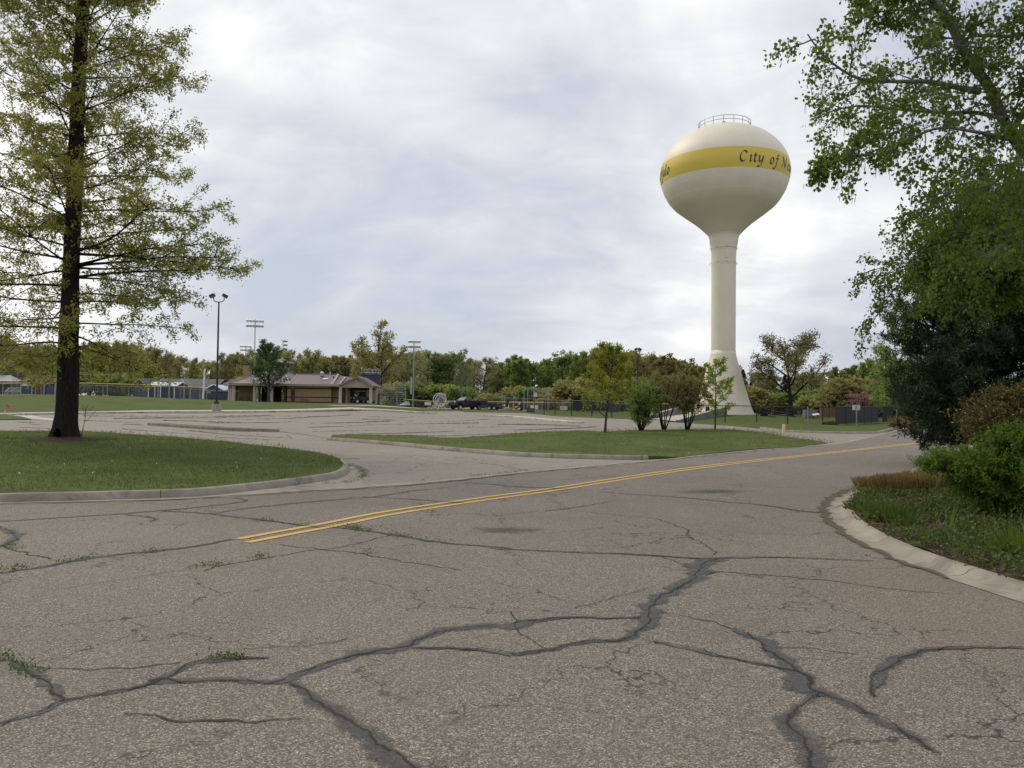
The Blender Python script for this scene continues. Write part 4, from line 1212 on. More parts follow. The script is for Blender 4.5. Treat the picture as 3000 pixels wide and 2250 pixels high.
# carport -----------------------------------------------------------
cx0, cx1 = 9.35, 14.1; fy = -3.6
GX0, GX1, GC = 8.9, 14.55, 12.05
cz, gz = 2.72, 4.18
for x in (cx0, cx1):
    MB().lathe([(.28, -.6), (.28, .05), (.24, .08), (.24, 2.6), (.28, 2.62), (.28, 2.74)], 16, (x, fy, 0)).build('column', M_col, PV, smooth_=True)
    MB().lathe([(.24, -.6), (.24, 2.74)], 16, (x, 1.2, 0)).build('column', M_col, PV, smooth_=True)
m = MB(); m.prism([(GX0 + .3, cz), (GX1 - .3, cz), (GC, gz - .14)], 'Y', fy - .1, fy + .1); m.build('gable_front', M_fascia, PV)
for xa, nm in ((GX0, 'l'), (GX1, 'r')):
    MB().prism([(xa, cz - .06), (GC, gz), (GC, gz + .11), (xa, cz + .05)], 'Y', fy - .55, 4.2).build('carport_roof', M_roof, PV)
    MB().prism([(xa, cz - .20), (GC, gz - .13), (GC, gz - .006), (xa, cz - .066)], 'Y', fy - .58, fy - .45).build('barge_board', M_fascia, PV)
MB().box((11.72, fy, cz - .14), (5.1, .2, .27)).build('beam', M_fascia, PV)
for x in (cx0, cx1): MB().box((x, -1.3, cz - .14), (.2, 4.4, .27)).build('beam', M_fascia, PV)
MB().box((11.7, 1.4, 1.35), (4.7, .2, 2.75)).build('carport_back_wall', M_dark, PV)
MB().box((13.35, 1.0, 1.3), (1.5, .25, 1.9)).build('shutter', M_fascia, PV)
MB().box((GC + .1, fy - .12, 3.55), (.12, .04, .3)).build('gable_vent', M_dark, PV)
MB().box((11.7, -1.4, -.25), (5.4, 5.0, .5)).build('carport_slab', M_conc, PV)

# picnic tables and bike rack ----------------------------------------
def picnic(p, rz, label):
    r = empty('picnic_table', p, rz, label, 'picnic table', 'picnic tables in the pavilion')
    MB().box((0, 0, .74), (1.85, .75, .05), bev=.01).build('table_top', M_dark, r)
    for s in (-1, 1):
        MB().box((0, s * .68, .44), (1.85, .26, .05), bev=.01).build('bench', M_dark, r)
        m = MB()
        m.tube([(s * .65, -.62, 0), (s * .65, -.18, .72)], .035, 6); m.tube([(s * .65, .62, 0), (s * .65, .18, .72)], .035, 6); m.tube([(s * .65, -.68, .40), (s * .65, .68, .40)], .035, 6)
        m.build('leg', M_dark, r)
    return r
z0 = PV.location.z + .06
X0, Y0 = PV.location.x, PV.location.y
for dx, dy, rz, lb in ((-1.4, 1.0, .05, 'dark picnic table under the pavilion roof beside the brick block'), (-4.0, 1.6, .1, 'dark picnic table behind the maple trunk under the pavilion roof'), (-7.4, 1.8, -.1, 'dark picnic table at the left end of the pavilion')):
    picnic((X0 + dx, Y0 + dy, z0), rz, lb)
bk = at(890, BY - 1.0); r = empty('bike_rack', bk, 0, 'small looped bike rack against the tan brick wall', 'bike rack')
for k in range(4):
    x = -.5 + k * .33
    m = MB(); m.tube(spline([(x, 0, -.1), (x, 0, .55), (x + .09, 0, .68), (x + .18, 0, .55), (x + .18, 0, -.1)], .08), .028, 6); m.build('hoop', M_rubber, r, smooth_=True)
MB().box((.1, 0, .03), (1.4, .08, .05)).build('foot_bar', M_rubber, r)

# ------------------------------------------------------------------ bleachers and press box
def bleacher(p, w, rows, rise, tread, rz, label, rail=True, mat=None):
    r = empty('bleacher', p, rz, label, 'bleacher', 'metal bleachers by the fields')
    H0 = rise * 1.6
    for i in range(rows):
        z = H0 + i * rise; y = i * tread
        MB().box((0, y, z), (w, .26, .05), bev=.005).build('seat_plank', M_alu, r)
        MB().box((0, y + .42, z - rise * .8), (w, .40, .04)).build('foot_plank', M_alu, r)
    m = MB(); top = H0 + rows * rise
    nb = max(3, int(w / 1.6)); D = rows * tread
    for k in range(nb + 1):
        x = -w / 2 + w * k / nb
        m.tube([(x, 0, H0 - .05), (x, D, top - rise - .1)], .04, 5)
        for q in (0, .33, .66, 1): m.tube([(x, D * q, -.1), (x, D * q, H0 + (top - H0 - rise) * q)], .04, 5)
        m.tube([(x, D, 0), (x, D * .66, (top - H0) * .6)], .03, 5)
        if k: m.tube([(x, D, 0), (x - w / nb, D, top - rise)], .03, 5)
    m.build('frame', M_galv, r)
    if rail:
        m = MB()
        for zz in (.3, .65, 1.05):
            m.tube([(-w/2, D, top + zz - .3), (w/2, D, top + zz - .3)], .035, 5)
            for s in (-1, 1): m.tube([(s * w / 2, D, top + zz - .3), (s * w / 2, D * .25, H0 + rise + zz)], .035, 5)
        for k in range(nb + 1):
            x = -w/2 + w * k / nb
            m.tube([(x, D, top - .9), (x, D, top + .77)], .03, 5)
        m.build('guard_rail', M_galv, r)
    return r
q = at(1155, 160); bleacher((q.x, q.y - 1.5, q.z), 5.0, 7, .36, .62, 3.25, 'big grey metal bleachers right of the carport, seen from behind')
q = at(816, 152); bleacher(tuple(q), 3.6, 6, .30, .60, 1.25, 'small bleachers seen through the open pavilion, side on')
q = at(42, 140); bleacher(tuple(q), 3.0, 4, .25, .60, .3, 'low bleachers behind the fence at the left edge', False)
q = at(1086, 146); r = empty('press_box', q, 0, 'navy press box on stilts behind the carport gable, with a railed roof deck', 'press box')
zt = lift(q, 1099) - q.z; zb_ = lift(q, 1128) - q.z
MB().box((0, 0, (zt + zb_) / 2), (2.9, 2.6, zt - zb_)).build('cabin', M_blue, r)
MB().box((0, 0, zt + .06), (3.2, 2.9, .14)).build('roof', M_shing, r)
m = MB()
for s in (-1, 1):
    for t in (-1, 1): m.tube([(s * 1.3, t * 1.1, 0), (s * 1.3, t * 1.1, zb_)], .09, 6)
m.build('stilt_frame', M_galv, r)
m = MB()
for hh in (.45, .95):
    for a, b in (((-1.5, -1.3), (1.5, -1.3)), ((1.5, -1.3), (1.5, 1.3)), ((1.5, 1.3), (-1.5, 1.3)), ((-1.5, 1.3), (-1.5, -1.3))):
        m.tube([(*a, zt + hh), (*b, zt + hh)], .04, 5)
for x in (-1.5, -.5, .5, 1.5):
    for y in (-1.3, 1.3): m.tube([(x, y, zt), (x, y, zt + 1.0)], .04, 5)
m.build('deck_rail', M_alu, r)
for x in (-1.5, -.2, 1.4): MB().lathe([(0, -.12), (.12, 0), (0, .12)], 10, (x, -1.3, zt + 1.12)).build('lamp', M_lamp, r)
def shed(px0, px1, ye, yp, Y, depth, roofm, wallm, label, gable='front', name='shed', wallb=None, group=None, rz=0.0, trim=None):
    """gabled building; gable='front' shows the gable to the camera, 'side' shows the eave"""
    a, b = at(px0, Y), at(px1, Y); w = b.x - a.x; c = (a + b) / 2
    he = lift(c, ye) - c.z; hp = lift(c, yp) - c.z
    r = empty(name, c, rz, label, 'building' if name != 'shed' else 'shed', group)
    t = trim or M_white
    if gable == 'front':
        MB().prism([(-w/2 + .25, -.3), (w/2 - .25, -.3), (w/2 - .25, he), (0, hp - .12), (-w/2 + .25, he)], 'Y', 0, depth).build('wall', wallm, r)
        for s in (-1, 1):
            MB().prism([(s * w/2, he - .1), (0, hp), (0, hp + .1), (s * w/2, he)], 'Y', -.35, depth + .35).build('roof', roofm, r)
            MB().prism([(s * w/2, he - .26), (0, hp - .16), (0, hp - .005), (s * w/2, he - .105)], 'Y', -.38, -.3).build('barge_board', t, r)
    else:
        MB().prism([(0, -.3), (depth, -.3), (depth, he), (depth/2, hp - .12), (0, he)], 'X', -w/2 + .2, w/2 - .2).build('wall', wallm, r)
        for ya, yb in ((-.35, depth/2), (depth + .35, depth/2)):
            MB().prism([(ya, he - .1), (yb, hp), (yb, hp + .1), (ya, he)], 'X', -w/2, w/2).build('roof', roofm, r)
        MB().box((0, -.40, he - .1), (w, .08, .16)).build('eave_board', t, r)
    return r, w, he, hp
shed(1092, 1108, 1152, 1143, 138, 3.0, M_shing, M_blue, 'small navy lean-to just right of the carport column', 'front')
# blue club buildings on the left ---------------------------------------
r, w, he, hp = shed(385, 432, 1127, 1108.5, 150, 6, M_shing, M_blue, 'navy clubhouse wing with a white-edged gable facing the car park', 'front', 'clubhouse')
r, w, he, hp = shed(405, 634, 1133, 1109, 155, 9, M_shing, M_blue, 'long low clubhouse with a grey shingle roof behind the ball field', 'side', 'clubhouse')
for x in (-4.5, -1.0, 3.0): MB().box((x, -.02 - .0, 1.5), (1.4, .10, .9)).build('window', M_tint, r)
r, w, he, hp = shed(432, 520, 1130, 1119.5, 124, 4.2, M_bluelt, M_blue, 'small dugout shed with a pale blue metal roof and white posts', 'side', 'shed')
for x in (-w/2 + .35, -w/2 + 1.35, -.1, w/2 - .3):
    MB().box((x, -.5, he / 2 - .1), (.12, .12, he), bev=.01).build('post', M_white, r)
m = MB(); m.prism([(-.3, he - .1), (2.1, hp), (4.5, he - .1)], 'X', -w/2 - .06, -w/2 + .02); m.build('gable', M_blue, r)
MB().prism([(-.45, he - .22), (2.1, hp - .1), (2.1, hp + .1), (-.45, he - .05)], 'X', -w/2 - .12, -w/2 - .065).build('barge_board', M_white, r)
MB().cyl((-w/2 - .1, 2.1, he + .12), .22, .05, 12, 'X').build('round_vent', M_white, r)
r, w, he, hp = shed(600, 680, 1143, 1128, 136, 5.5, M_bluelt, M_blue, 'low navy building with a light blue roof just left of the pavilion columns', 'side', 'clubhouse')
MB().prism([(-w/2 - .1, he - .1), (-w/2 + 1.6, hp), (-w/2 + 3.3, he - .1)], 'Y', -.5, -.42).build('gable', M_blue, r)
for sx in (0, 1.75):
    pass
MB().tube([(-w/2 - .15, -.52, he - .1), (-w/2 + 1.6, -.52, hp + .06), (-w/2 + 3.4, -.52, he - .1)], .09, 5).build('gable_trim', M_white, r)
MB().box((-w/2 + .7, -.02, 1.4), (.6, .1, .6)).build('window', M_banner, r)
# dugout with dark roof, left
a, b = at(61, 128), at(168, 128); w = b.x - a.x; c = (a + b) / 2
r = empty('dugout', c, 0, 'long dugout with a dark brown roof and navy wall behind the tree trunk', 'dugout', 'dugouts')
ht = lift(c, 1100) - c.z; hb = lift(c, 1120) - c.z
MB().prism([(-.6, hb), (3.4, ht), (3.4, ht + .12), (-.6, hb + .12)], 'X', -w/2, w/2).build('roof', pm('dark_brown_roof', (.05, .035, .032), .8), r)
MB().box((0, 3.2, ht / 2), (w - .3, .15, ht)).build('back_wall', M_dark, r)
MB().box((0, 0, .65), (w - .3, .12, 1.3)).build('front_wall', M_blue, r)
for x in (-w/2 + .2, -w/6, w/6, w/2 - .2): MB().box((x, -.3, hb/2), (.12, .12, hb)).build('post', M_galv, r)
for x in (-.3, .6): MB().box((x, -.45, 1.2), (.09, .09, 2.3)).build('orange_post', M_oran, r)
MB().box((1.0, 0.2, .45), (3.0, .3, .08)).build('bench', M_alu, r)
# white canopy at the far left
c = at(20, 150); r = empty('canopy_tent', c, 0, 'white canopy roof over the seats at the far left edge', 'tent')
zt = lift(c, 1099) - c.z; zb_ = lift(c, 1118) - c.z
m = MB(); m.add([(-4, -2, zb_), (2.2, -2, zb_), (2.2, 2, zb_), (-4, 2, zb_), (-2.5, 0, zt), (.6, 0, zt)], [(0, 1, 5, 4), (1, 2, 5), (2, 3, 4, 5), (3, 0, 4)])
m.build('canopy', pm('grey_canopy_cloth', (.36, .37, .38), .7), r)
for x in (-3.9, -1, 2.1):
    for y in (-1.9, 1.9): MB().tube([(x, y, 0), (x, y, zb_)], .05, 6).build('pole', M_galv, r)
c = at(78, 146); r = empty('kiosk', c, 0, 'tiny white gabled kiosk behind the left dugout roof', 'kiosk')
zt = lift(c, 1110) - c.z
MB().prism([(-.9, 0), (.9, 0), (.9, zt - .7), (0, zt), (-.9, zt - .7)], 'Y', 0, 1.8).build('wall', M_white, r)
for s in (-1, 1): MB().prism([(s * 1.15, zt - .82), (0, zt + .04), (0, zt + .14), (s * 1.15, zt - .72)], 'Y', -.2, 2).build('roof', M_shing, r)
MB().prism([(-.55, zt - .72), (.55, zt - .72), (0, zt - .28)], 'Y', -.03, 0.02).build('gable_panel', M_blue, r)
# foul pole and the bent net posts
p = at(594, 112); h = lift(p, 1080) - p.z
r = empty('foul_pole', p, 0, 'slightly leaning white foul pole left of the black lamp post', 'pole')
MB().tube([(0, 0, -.2), (h * .045, 0, h)], [.13, .12], 10).build('pole', M_white, r, smooth_=True)
MB().cyl((0, 0, .06), .2, .12, 12).build('foot_collar', M_conc, r)
for px, y0_, yt_, dx, lb in ((463, 1119, 1109, .5, 'short slanted white net post above the dugout shed, leftmost of four'), (495, 1121, 1109, .02, 'short upright white net post above the dugout shed roof'), (539, 1164, 1109, -.42, 'bent white net post right of the dugout shed'), (557, 1164, 1112, -.75, 'grey bent net post nearest the foul pole')):
    p = at(px, 121); zz = lift(p, yt_) - p.z
    zk = zz - .75
    r = empty('net_post', p, 0, lb, 'post', 'bent posts by the dugout shed')
    MB().tube([(0, 0, -.1), (0, 0, zk)], .07, 8).build('post', M_galv, r, smooth_=True)
    MB().tube([(0, 0, zk), (dx, 0, zz)], .075, 8).build('angled_arm', M_white if 'white' in lb else M_galv, r, smooth_=True)
# dugout, net posts and backstop in the middle ----------------------------
a, b = at(1412, 158), at(1488, 158); w = b.x - a.x; c = (a + b) / 2
r = empty('dugout', c, 0, 'low dugout with a black roof behind the trailer', 'dugout', 'dugouts')
ht = lift(c, 1163) - c.z; hb = lift(c, 1172) - c.z
MB().prism([(-.6, hb), (3, ht), (3, ht + .12), (-.6, hb + .12)], 'X', -w/2, w/2).build('roof', M_shing, r)
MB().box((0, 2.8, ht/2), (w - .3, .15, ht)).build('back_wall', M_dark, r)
MB().box((0, 0, .5), (w - .3, .12, 1.0)).build('front_wall', M_blue, r)
for x in (-w/2 + .2, 0, w/2 - .2): MB().box((x, -.3, hb/2), (.1, .1, hb)).build('post', M_galv, r)
fence('backstop_fence', [at(p, 152) for p in (1425, 1470, 1510, 1540)], 2.1, M_wire_grey, M_galv, 'grey field fence behind the trailer and mower', 'grey wire fences', 3.4)
fence('backstop_fence', [at(p, 150) for p in (1613, 1690, 1760, 1830)], 1.9, M_wire_grey, M_galv, 'grey field fence right of the tall backstop', 'grey wire fences', 3.4)
for px, lb in ((1475, 'small square-topped net frame behind the trailer'), (1508, 'small square-topped net frame beside the orange mower')):
    p = at(px, 147); zt = lift(p, 1159) - p.z
    r = empty('goal_net', p, 0, lb, 'frame', 'net frames behind the trailer')
    MB().tube([(-.2, 0, 0), (-.2, 0, zt), (.2, 0, zt), (.2, 0, 0)], .045, 6).build('frame', M_galv, r)
    MB().tube([(-.2, 0, zt * .55), (-1.8, 0, zt * .3)], .035, 6).build('brace', M_galv, r)
bs = [at(1535, 141), at(1552, 144), at(1583, 145), at(1612, 142)]
hbk = lift(bs[0], 1136) - bs[0].z
r = fence('backstop', bs, hbk, M_wire_grey, M_galv, 'tall wire backstop with a white square sign, behind the black fence', None, 2.0, mid=True, pr=.06)
q = at(1568, 144); zz = lift(q, 1157) - q.z
MB().box((q.x - bs[0].x, q.y - bs[0].y - .12, zz), (.62, .04, .62)).build('square_sign', M_banner, r)

# ------------------------------------------------------------------ right side oddments: cannon, info panel, brown wall
cp = at(2268, 100); r = empty('field_cannon', cp, .12, 'old dark field cannon display beyond the black fence', 'cannon'); r.scale = (.62, .62, .62)
for y in (-.75, .75):
    m = MB(); m.tube([(-.5 + .62 * math.cos(a), y, .62 + .62 * math.sin(a)) for a in [k * PI / 12 for k in range(25)]], .07, 6)
    for k in range(6):
        a = k * PI / 3; m.tube([(-.5, y, .62), (-.5 + .6 * math.cos(a), y, .62 + .6 * math.sin(a))], .04, 5)
    m.build('wheel', M_black, r)
MB().tube([(-.5, -.8, .62), (-.5, .8, .62)], .08, 8).build('axle', M_black, r)
MB().tube([(-1.6, 0, 1.55), (-.2, 0, 1.15), (3.6, 0, .62)], [.12, .17, .12], 10).build('barrel', M_black, r, smooth_=True)
for s in (-.3, .3): MB().tube([(-.5, s, .62), (4.6, s * 1.5, .1)], .08, 6).build('trail', M_black, r)
MB().box((-.3, 0, 1.0), (.08, 1.2, .9), ry=.2).build('shield', M_black, r)
q = at(2390, 96); r = empty('info_panel', q, .1, 'small tilted white information panel beyond the black fence', 'panel')
zt = lift(q, 1214) - q.z
MB().box((0, 0, zt), (.8, .4, .05), rx=.45, ry=-.15).build('panel', M_white, r)
for s in (-.3, .3): MB().tube([(s, .1, 0), (s, .1, zt - .05)], .05, 6).build('leg', M_black, r)
q = at(2373, 98); r = empty('electrical_cabinet', q, 0, 'grey electrical cabinet behind the thin metal post', 'cabinet')
zt = lift(q, 1201) - q.z; MB().box((0, 0, zt/2), (1.5, .8, zt), bev=.03).build('cabinet', pm('grey_cabinet_paint', (.17, .17, .17), .6), r)
MB().box((0, -.42, zt * .5), (.75, .03, zt * .8)).build('door', pm('grey_cabinet_paint', (.17, .17, .17), .6), r)
q = at(2432, 104); r = empty('brown_wall', q, 0, 'red-brown timber screen wall behind the dark fence', 'wall')
zt = lift(q, 1196) - q.z; MB().box((0, 0, zt/2), (2.6, .3, zt)).build('wall_panel', M_brownwall, r)
for x in (-1.25, 0, 1.25): MB().box((x, -.2, zt/2), (.12, .12, zt + .1)).build('post', M_wood, r)
q = at(2335, 110); r = empty('park_bench', q, 0, 'low park bench seen through the black fence', 'bench')
MB().box((0, 0, .45), (3.2, .45, .07)).build('seat', M_dark, r); MB().box((0, .25, .85), (3.2, .06, .45)).build('backrest', M_dark, r)
for x in (-1.4, 1.4): MB().box((x, 0, .22), (.1, .45, .45)).build('leg', M_dark, r)

# ------------------------------------------------------------------ ring sculpture
q = at(1288, 133); r = empty('ring_sculpture', q, 0, 'pale climbing sculpture of crossed rings and slanted panels left of the pickup', 'sculpture')
def torus(c, R, rr, rot):
    m = MB(); M = Matrix.Rotation(rot[2], 3, 'Z') @ Matrix.Rotation(rot[0], 3, 'X')
    m.tube([M @ Vector((R * math.cos(a), 0, R * math.sin(a))) + Vector(c) for a in [k * PI / 18 for k in range(37)]], rr, 8); return m
for c, R, rot in (((0, 0, 1.55), 1.08, (0, 0, .1)), ((.05, .1, 1.5), .98, (.1, 0, .7)), ((.25, -.2, 1.2), .8, (-.2, 0, -.3))):
    torus(c, R, .055, rot).build('ring', M_white, r, smooth_=True)
MB().box((-.35, 0, 1.35), (.55, .06, 2.9), ry=.55).build('slanted_panel', pm('pale_tan_panel', (.46, .43, .36), .7), r)
MB().box((.45, .3, 1.55), (.50, .06, 2.3), ry=.40).build('slanted_panel', pm('grey_tan_panel', (.30, .29, .25), .7), r)
MB().box((.1, -.15, 1.75), (.26, .05, .8)).build('blue_board', pm('blue_board', (.10, .16, .30), .6), r)
for x, y in ((-.2, -.5), (1.1, -.4), (.2, .5), (-1.4, .1)): MB().tube([(x, y, -.05), (x * .3, y * .3, 1.0)], .06, 6).build('leg', M_white, r)

# ------------------------------------------------------------------ vehicles
def wheel(parent, c, R, w, axis='Y', rim=None, name='wheel'):
    t = MB(); t.lathe([(R * .62, -w/2), (R * .93, -w/2), (R, -w/2 * .7), (R, w/2 * .7), (R * .93, w/2), (R * .62, w/2)], 22)
    o = t.build(name, M_rubber, parent, c, smooth_=True); o.rotation_euler = (PI / 2, 0, 0)
    h = MB(); h.lathe([(0, w * .30), (R * .18, w * .36), (R * .25, w * .25), (R * .55, w * .28), (R * .64, w * .46), (R * .64, -w * .46), (R * .5, -w * .3), (0, -w * .3)], 20)
    h.build('rim', rim or M_alu, o, smooth_=True)
    return o
def pickup(p, rz, label):
    """x forward, y left"""
    r = empty('pickup_truck', p, rz, label, 'truck')
    hw = 1.0
    def slab(poly, y0, y1, name, mt, par=r, bev=0): return MB().prism(poly, 'Y', y0, y1).build(name, mt, par)
    body = [(-3.15, .62), (-2.5, .60), (-2.42, .92), (-1.95, 1.10), (-1.48, .92), (-1.40, .60), (1.50, .60), (1.58, .92), (2.03, 1.10), (2.48, .92), (2.56, .60), (3.0, .62), (3.05, 1.0), (3.02, 1.32), (2.85, 1.42), (1.25, 1.48), (-.62, 1.48), (-.62, 1.42), (-3.15, 1.42)]
    m = MB(); m.prism(body, 'Y', -hw, hw)
    b = m.build('body', M_truckb, r)
    bv = b.modifiers.new('round', 'BEVEL'); bv.width = .05; bv.segments = 2; bv.limit_method = 'ANGLE'
    cab = MB()
    lo = [(-.60, 1.46), (1.32, 1.46)]; hi = [(-.42, 2.02), (.42, 2.02)]
    vs = [(-.6, -.96, 1.47), (1.32, -.96, 1.47), (1.32, .96, 1.47), (-.6, .96, 1.47), (-.45, -.80, 2.04), (.50, -.80, 2.04), (.50, .80, 2.04), (-.45, .80, 2.04)]
    cab.add(vs, [(0,1,5,4),(1,2,6,5),(2,3,7,6),(3,0,4,7),(4,5,6,7)])
    c = cab.build('cab', M_truckb, r); bv = c.modifiers.new('round', 'BEVEL'); bv.width = .05; bv.segments = 2
    def pane(a, b_, c_, d_, nm='windscreen', mt=M_wind):
        MB().quad(a, b_, c_, d_).build(nm, mt, r)
    pane((1.30, -.84, 1.51), (1.30, .84, 1.51), (.54, .72, 2.005), (.54, -.72, 2.005))
    for s in (-1, 1):
        pane((-.30, s * .965, 1.52), (.98, s * .965, 1.52), (.40, s * .845, 1.96), (-.22, s * .845, 1.96), 'side_window', M_tint)
        dr = MB().box((.35, s * 1.012, 1.03), (1.3, .03, .78), bev=.01).build('door', M_truckb, r)
        MB().box((-.12, s * 1.035, 1.22), (.2, .03, .05)).build('handle', M_chrome, dr)
        MB().box((1.02, s * 1.16, 1.55), (.12, .28, .26), bev=.03).build('wing_mirror', M_black, r)
        MB().box((3.0, s * .80, 1.16), (.10, .32, .34), bev=.02).build('headlight', M_lamp, r)
        MB().box((-3.16, s * .88, 1.15), (.06, .18, .4), bev=.01).build('tail_light', pm('red_lens', (.30, .02, .02), .2), r)
        for x in (2.03, -1.95): wheel(r, (x, s * .88, .42), .42, .28)
    MB().box((3.04, 0, 1.10), (.08, 1.22, .46), bev=.03).build('grille', M_black, r)
    MB().box((3.085, 0, 1.11), (.03, .42, .14), bev=.02).build('grille_badge', M_chrome, r)
    MB().box((3.08, 0, .70), (.22, 1.96, .26), bev=.05).build('bumper', M_black, r)
    MB().box((-1.9, 0, 1.30), (2.4, 1.66, .03)).build('bed_floor', M_dark, r)
    for s in (-1, 1): MB().box((-1.88, s * .93, 1.46), (2.5, .12, .08), bev=.01).build('bed_rail', M_black, r)
    MB().box((0, 0, 2.06), (.4, .9, .04), bev=.01).build('roof_lights', M_lamp, r)
    MB().box((-.2, 0, .52), (5.6, 1.3, .25)).build('chassis', M_dark, r)
    return r
tq = at(1366, 131)
pickup((tq.x, tq.y, tq.z), PI + .74, 'black pickup truck with a big dark grille, parked nose to the left')
def trailer(p, rz, label):
    r = empty('utility_trailer', p, rz, label, 'trailer')
    MB().box((0, 0, .62), (4.6, 1.9, .10), bev=.01).build('deck', M_wood, r)
    MB().box((0, 0, .50), (4.6, 1.7, .12)).build('frame', M_black, r)
    m = MB(); m.tube([(2.3, -.8, .5), (3.5, 0, .5)], .06, 6); m.tube([(2.3, .8, .5), (3.5, 0, .5)], .06, 6); m.build('tongue', M_black, r)
    for s in (-1, 1):
        m = MB()
        for zz in (.95, 1.25): m.tube([(-2.3, s * .95, zz), (2.3, s * .95, zz)], .035, 5)
        for k in range(7):
            x = -2.3 + 4.6 * k / 6; m.tube([(x, s * .95, .6), (x, s * .95, 1.27)], .035, 5)
        m.build('side_rail', M_black, r)
        for x in (-.45, .35): wheel(r, (x, s * 1.08, .34), .34, .22, rim=M_galv)
        MB().box((-.05, s * 1.08, .76), (1.7, .3, .05), bev=.01).build('mudguard', M_black, r)
    m = MB()
    for k in range(8): m.tube([(-2.35, -.9 + 1.8 * k / 7, .6), (-2.5, -.9 + 1.8 * k / 7, 1.75)], .03, 5)
    m.tube([(-2.5, -.9, 1.75), (-2.5, .9, 1.75)], .03, 5); m.build('tailgate_ramp', M_black, r)
    MB().box((1.5, 0, 1.10), (.9, 1.5, .85), bev=.05).build('tool_box', M_black, r)
    for x, y in ((.4, .4), (-.2, -.3)): MB().cyl((x, y, .92), .24, .5, 12).build('drum', M_dark, r)
    return r
tr = at(1444, 132); trailer((tr.x, tr.y, tr.z), PI - .20, 'black flatbed trailer with rails and tool boxes behind the pickup')
mq = at(1514, 128); r = empty('riding_mower', mq, PI - .25, 'orange riding mower parked on the path right of the trailer', 'mower')
MB().box((-.25, 0, .52), (1.0, .9, .35), bev=.08).build('body', M_orange, r)
MB().prism([(.1, .22), (1.1, .22), (1.2, .32), (1.0, .42), (.1, .42)], 'Y', -.8, .8).build('cutting_deck', M_orange, r)
MB().box((-.15, 0, .82), (.5, .6, .18), bev=.06).build('seat', M_black, r)
MB().box((-.42, 0, 1.10), (.16, .58, .55), bev=.06, ry=-.15).build('backrest', M_banner, r)
MB().box((-.72, 0, .75), (.45, .6, .4), bev=.06).build('engine', M_black, r)
for s in (-1, 1):
    wheel(r, (-.55, s * .62, .34), .34, .3); wheel(r, (1.15, s * .5, .17), .17, .14)
    MB().tube([(.15, s * .38, .6), (.28, s * .38, 1.0), (.2, s * .12, 1.08)], .025, 6).build('steering_lever', M_black, r)
m = MB(); m.tube([(-.8, -.5, .6), (-.85, -.5, 1.35), (-.85, .5, 1.35), (-.8, .5, .6)], .04, 6); m.build('roll_bar', M_black, r)
# utility vehicle under the carport
r = empty('utility_vehicle', (X0 + 12.15, Y0 - 2.0, PV.location.z + .02), PI + .75, 'dark utility vehicle with roof and windscreen parked under the carport', 'utility vehicle')
MB().prism([(1.45, .45), (1.5, .75), (1.3, .95), (.55, 1.10), (-.5, 1.0), (-.55, .7), (-1.4, .7), (-1.4, .45)], 'Y', -.68, .68).build('body', M_truckb, r)
MB().box((-.98, 0, .86), (.95, 1.45, .32), bev=.03).build('cargo_bed', M_black, r)
MB().box((.0, 0, 1.92), (1.3, 1.4, .08), bev=.03).build('roof', M_galv, r)
m = MB()
for s in (-.64, .64):
    m.tube([(.85, s, 1.05), (.5, s, 1.9)], .04, 6); m.tube([(-.55, s, .95), (-.58, s, 1.9)], .04, 6); m.tube([(.0, s, 1.0), (-.05, s, 1.9)], .035, 6)
m.build('roll_cage', M_black, r)
MB().quad((.86, -.6, 1.10), (.86, .6, 1.10), (.52, .6, 1.86), (.52, -.6, 1.86)).build('windscreen', M_wind, r)
MB().box((-.15, 0, .95), (.45, 1.1, .3), bev=.06).build('seat', M_dark, r); MB().box((-.38, 0, 1.3), (.14, 1.1, .6), bev=.05).build('backrest', M_dark, r)
for s in (-1, 1):
    MB().box((1.47, s * .45, .82), (.06, .25, .14), bev=.02).build('headlight', M_lamp, r)
    for x in (.95, -1.0): wheel(r, (x, s * .62, .33), .33, .26)
# ------------------------------------------------------------------ growing things
def pt(px, py, Y):
    d = ray(px, py); return EYE + d * (Y / d.y)

class Skel:
    def __init__(s): s.tubes = []; s.lp = []; s.ld = []
    def bark(s, name, mat, parent):
        m = MB()
        for pts, rs, n in s.tubes: m.tube(pts, rs, n, cap=False)
        return m.build(name, mat, parent, smooth_='all')

def rvec(rnd):
    while True:
        v = Vector((rnd.uniform(-1, 1), rnd.uniform(-1, 1), rnd.uniform(-1, 1)))
        if .05 < v.length < 1: return v.normalized()

def limb(rnd, p, d, L, nseg, wob, trop):
    pts = [p.copy()]; d = d.normalized()
    for i in range(nseg):
        d = (d + rvec(rnd) * wob + Vector((0, 0, trop))).normalized()
        p = p + d * (L / nseg); pts.append(p.copy())
    return pts

def along(pts, f):
    n = len(pts) - 1; k = min(int(f * n), n - 1); t = f * n - k
    return pts[k].lerp(pts[k+1], t), (pts[k+1] - pts[k]).normalized()

def grow(rnd, sk, p, d, L, r, lev, spec):
    S = spec[lev]
    pts = limb(rnd, p, d, L, S.get('seg', 4), S.get('wob', .15), S.get('trop', 0.0))
    n = len(pts)
    tip = S.get('tip', .35)
    sk.tubes.append((pts, [r * (1 - (1 - tip) * i / (n - 1)) for i in range(n)], S.get('sides', 4)))
    branch_on(rnd, sk, pts, L, r, lev, spec)

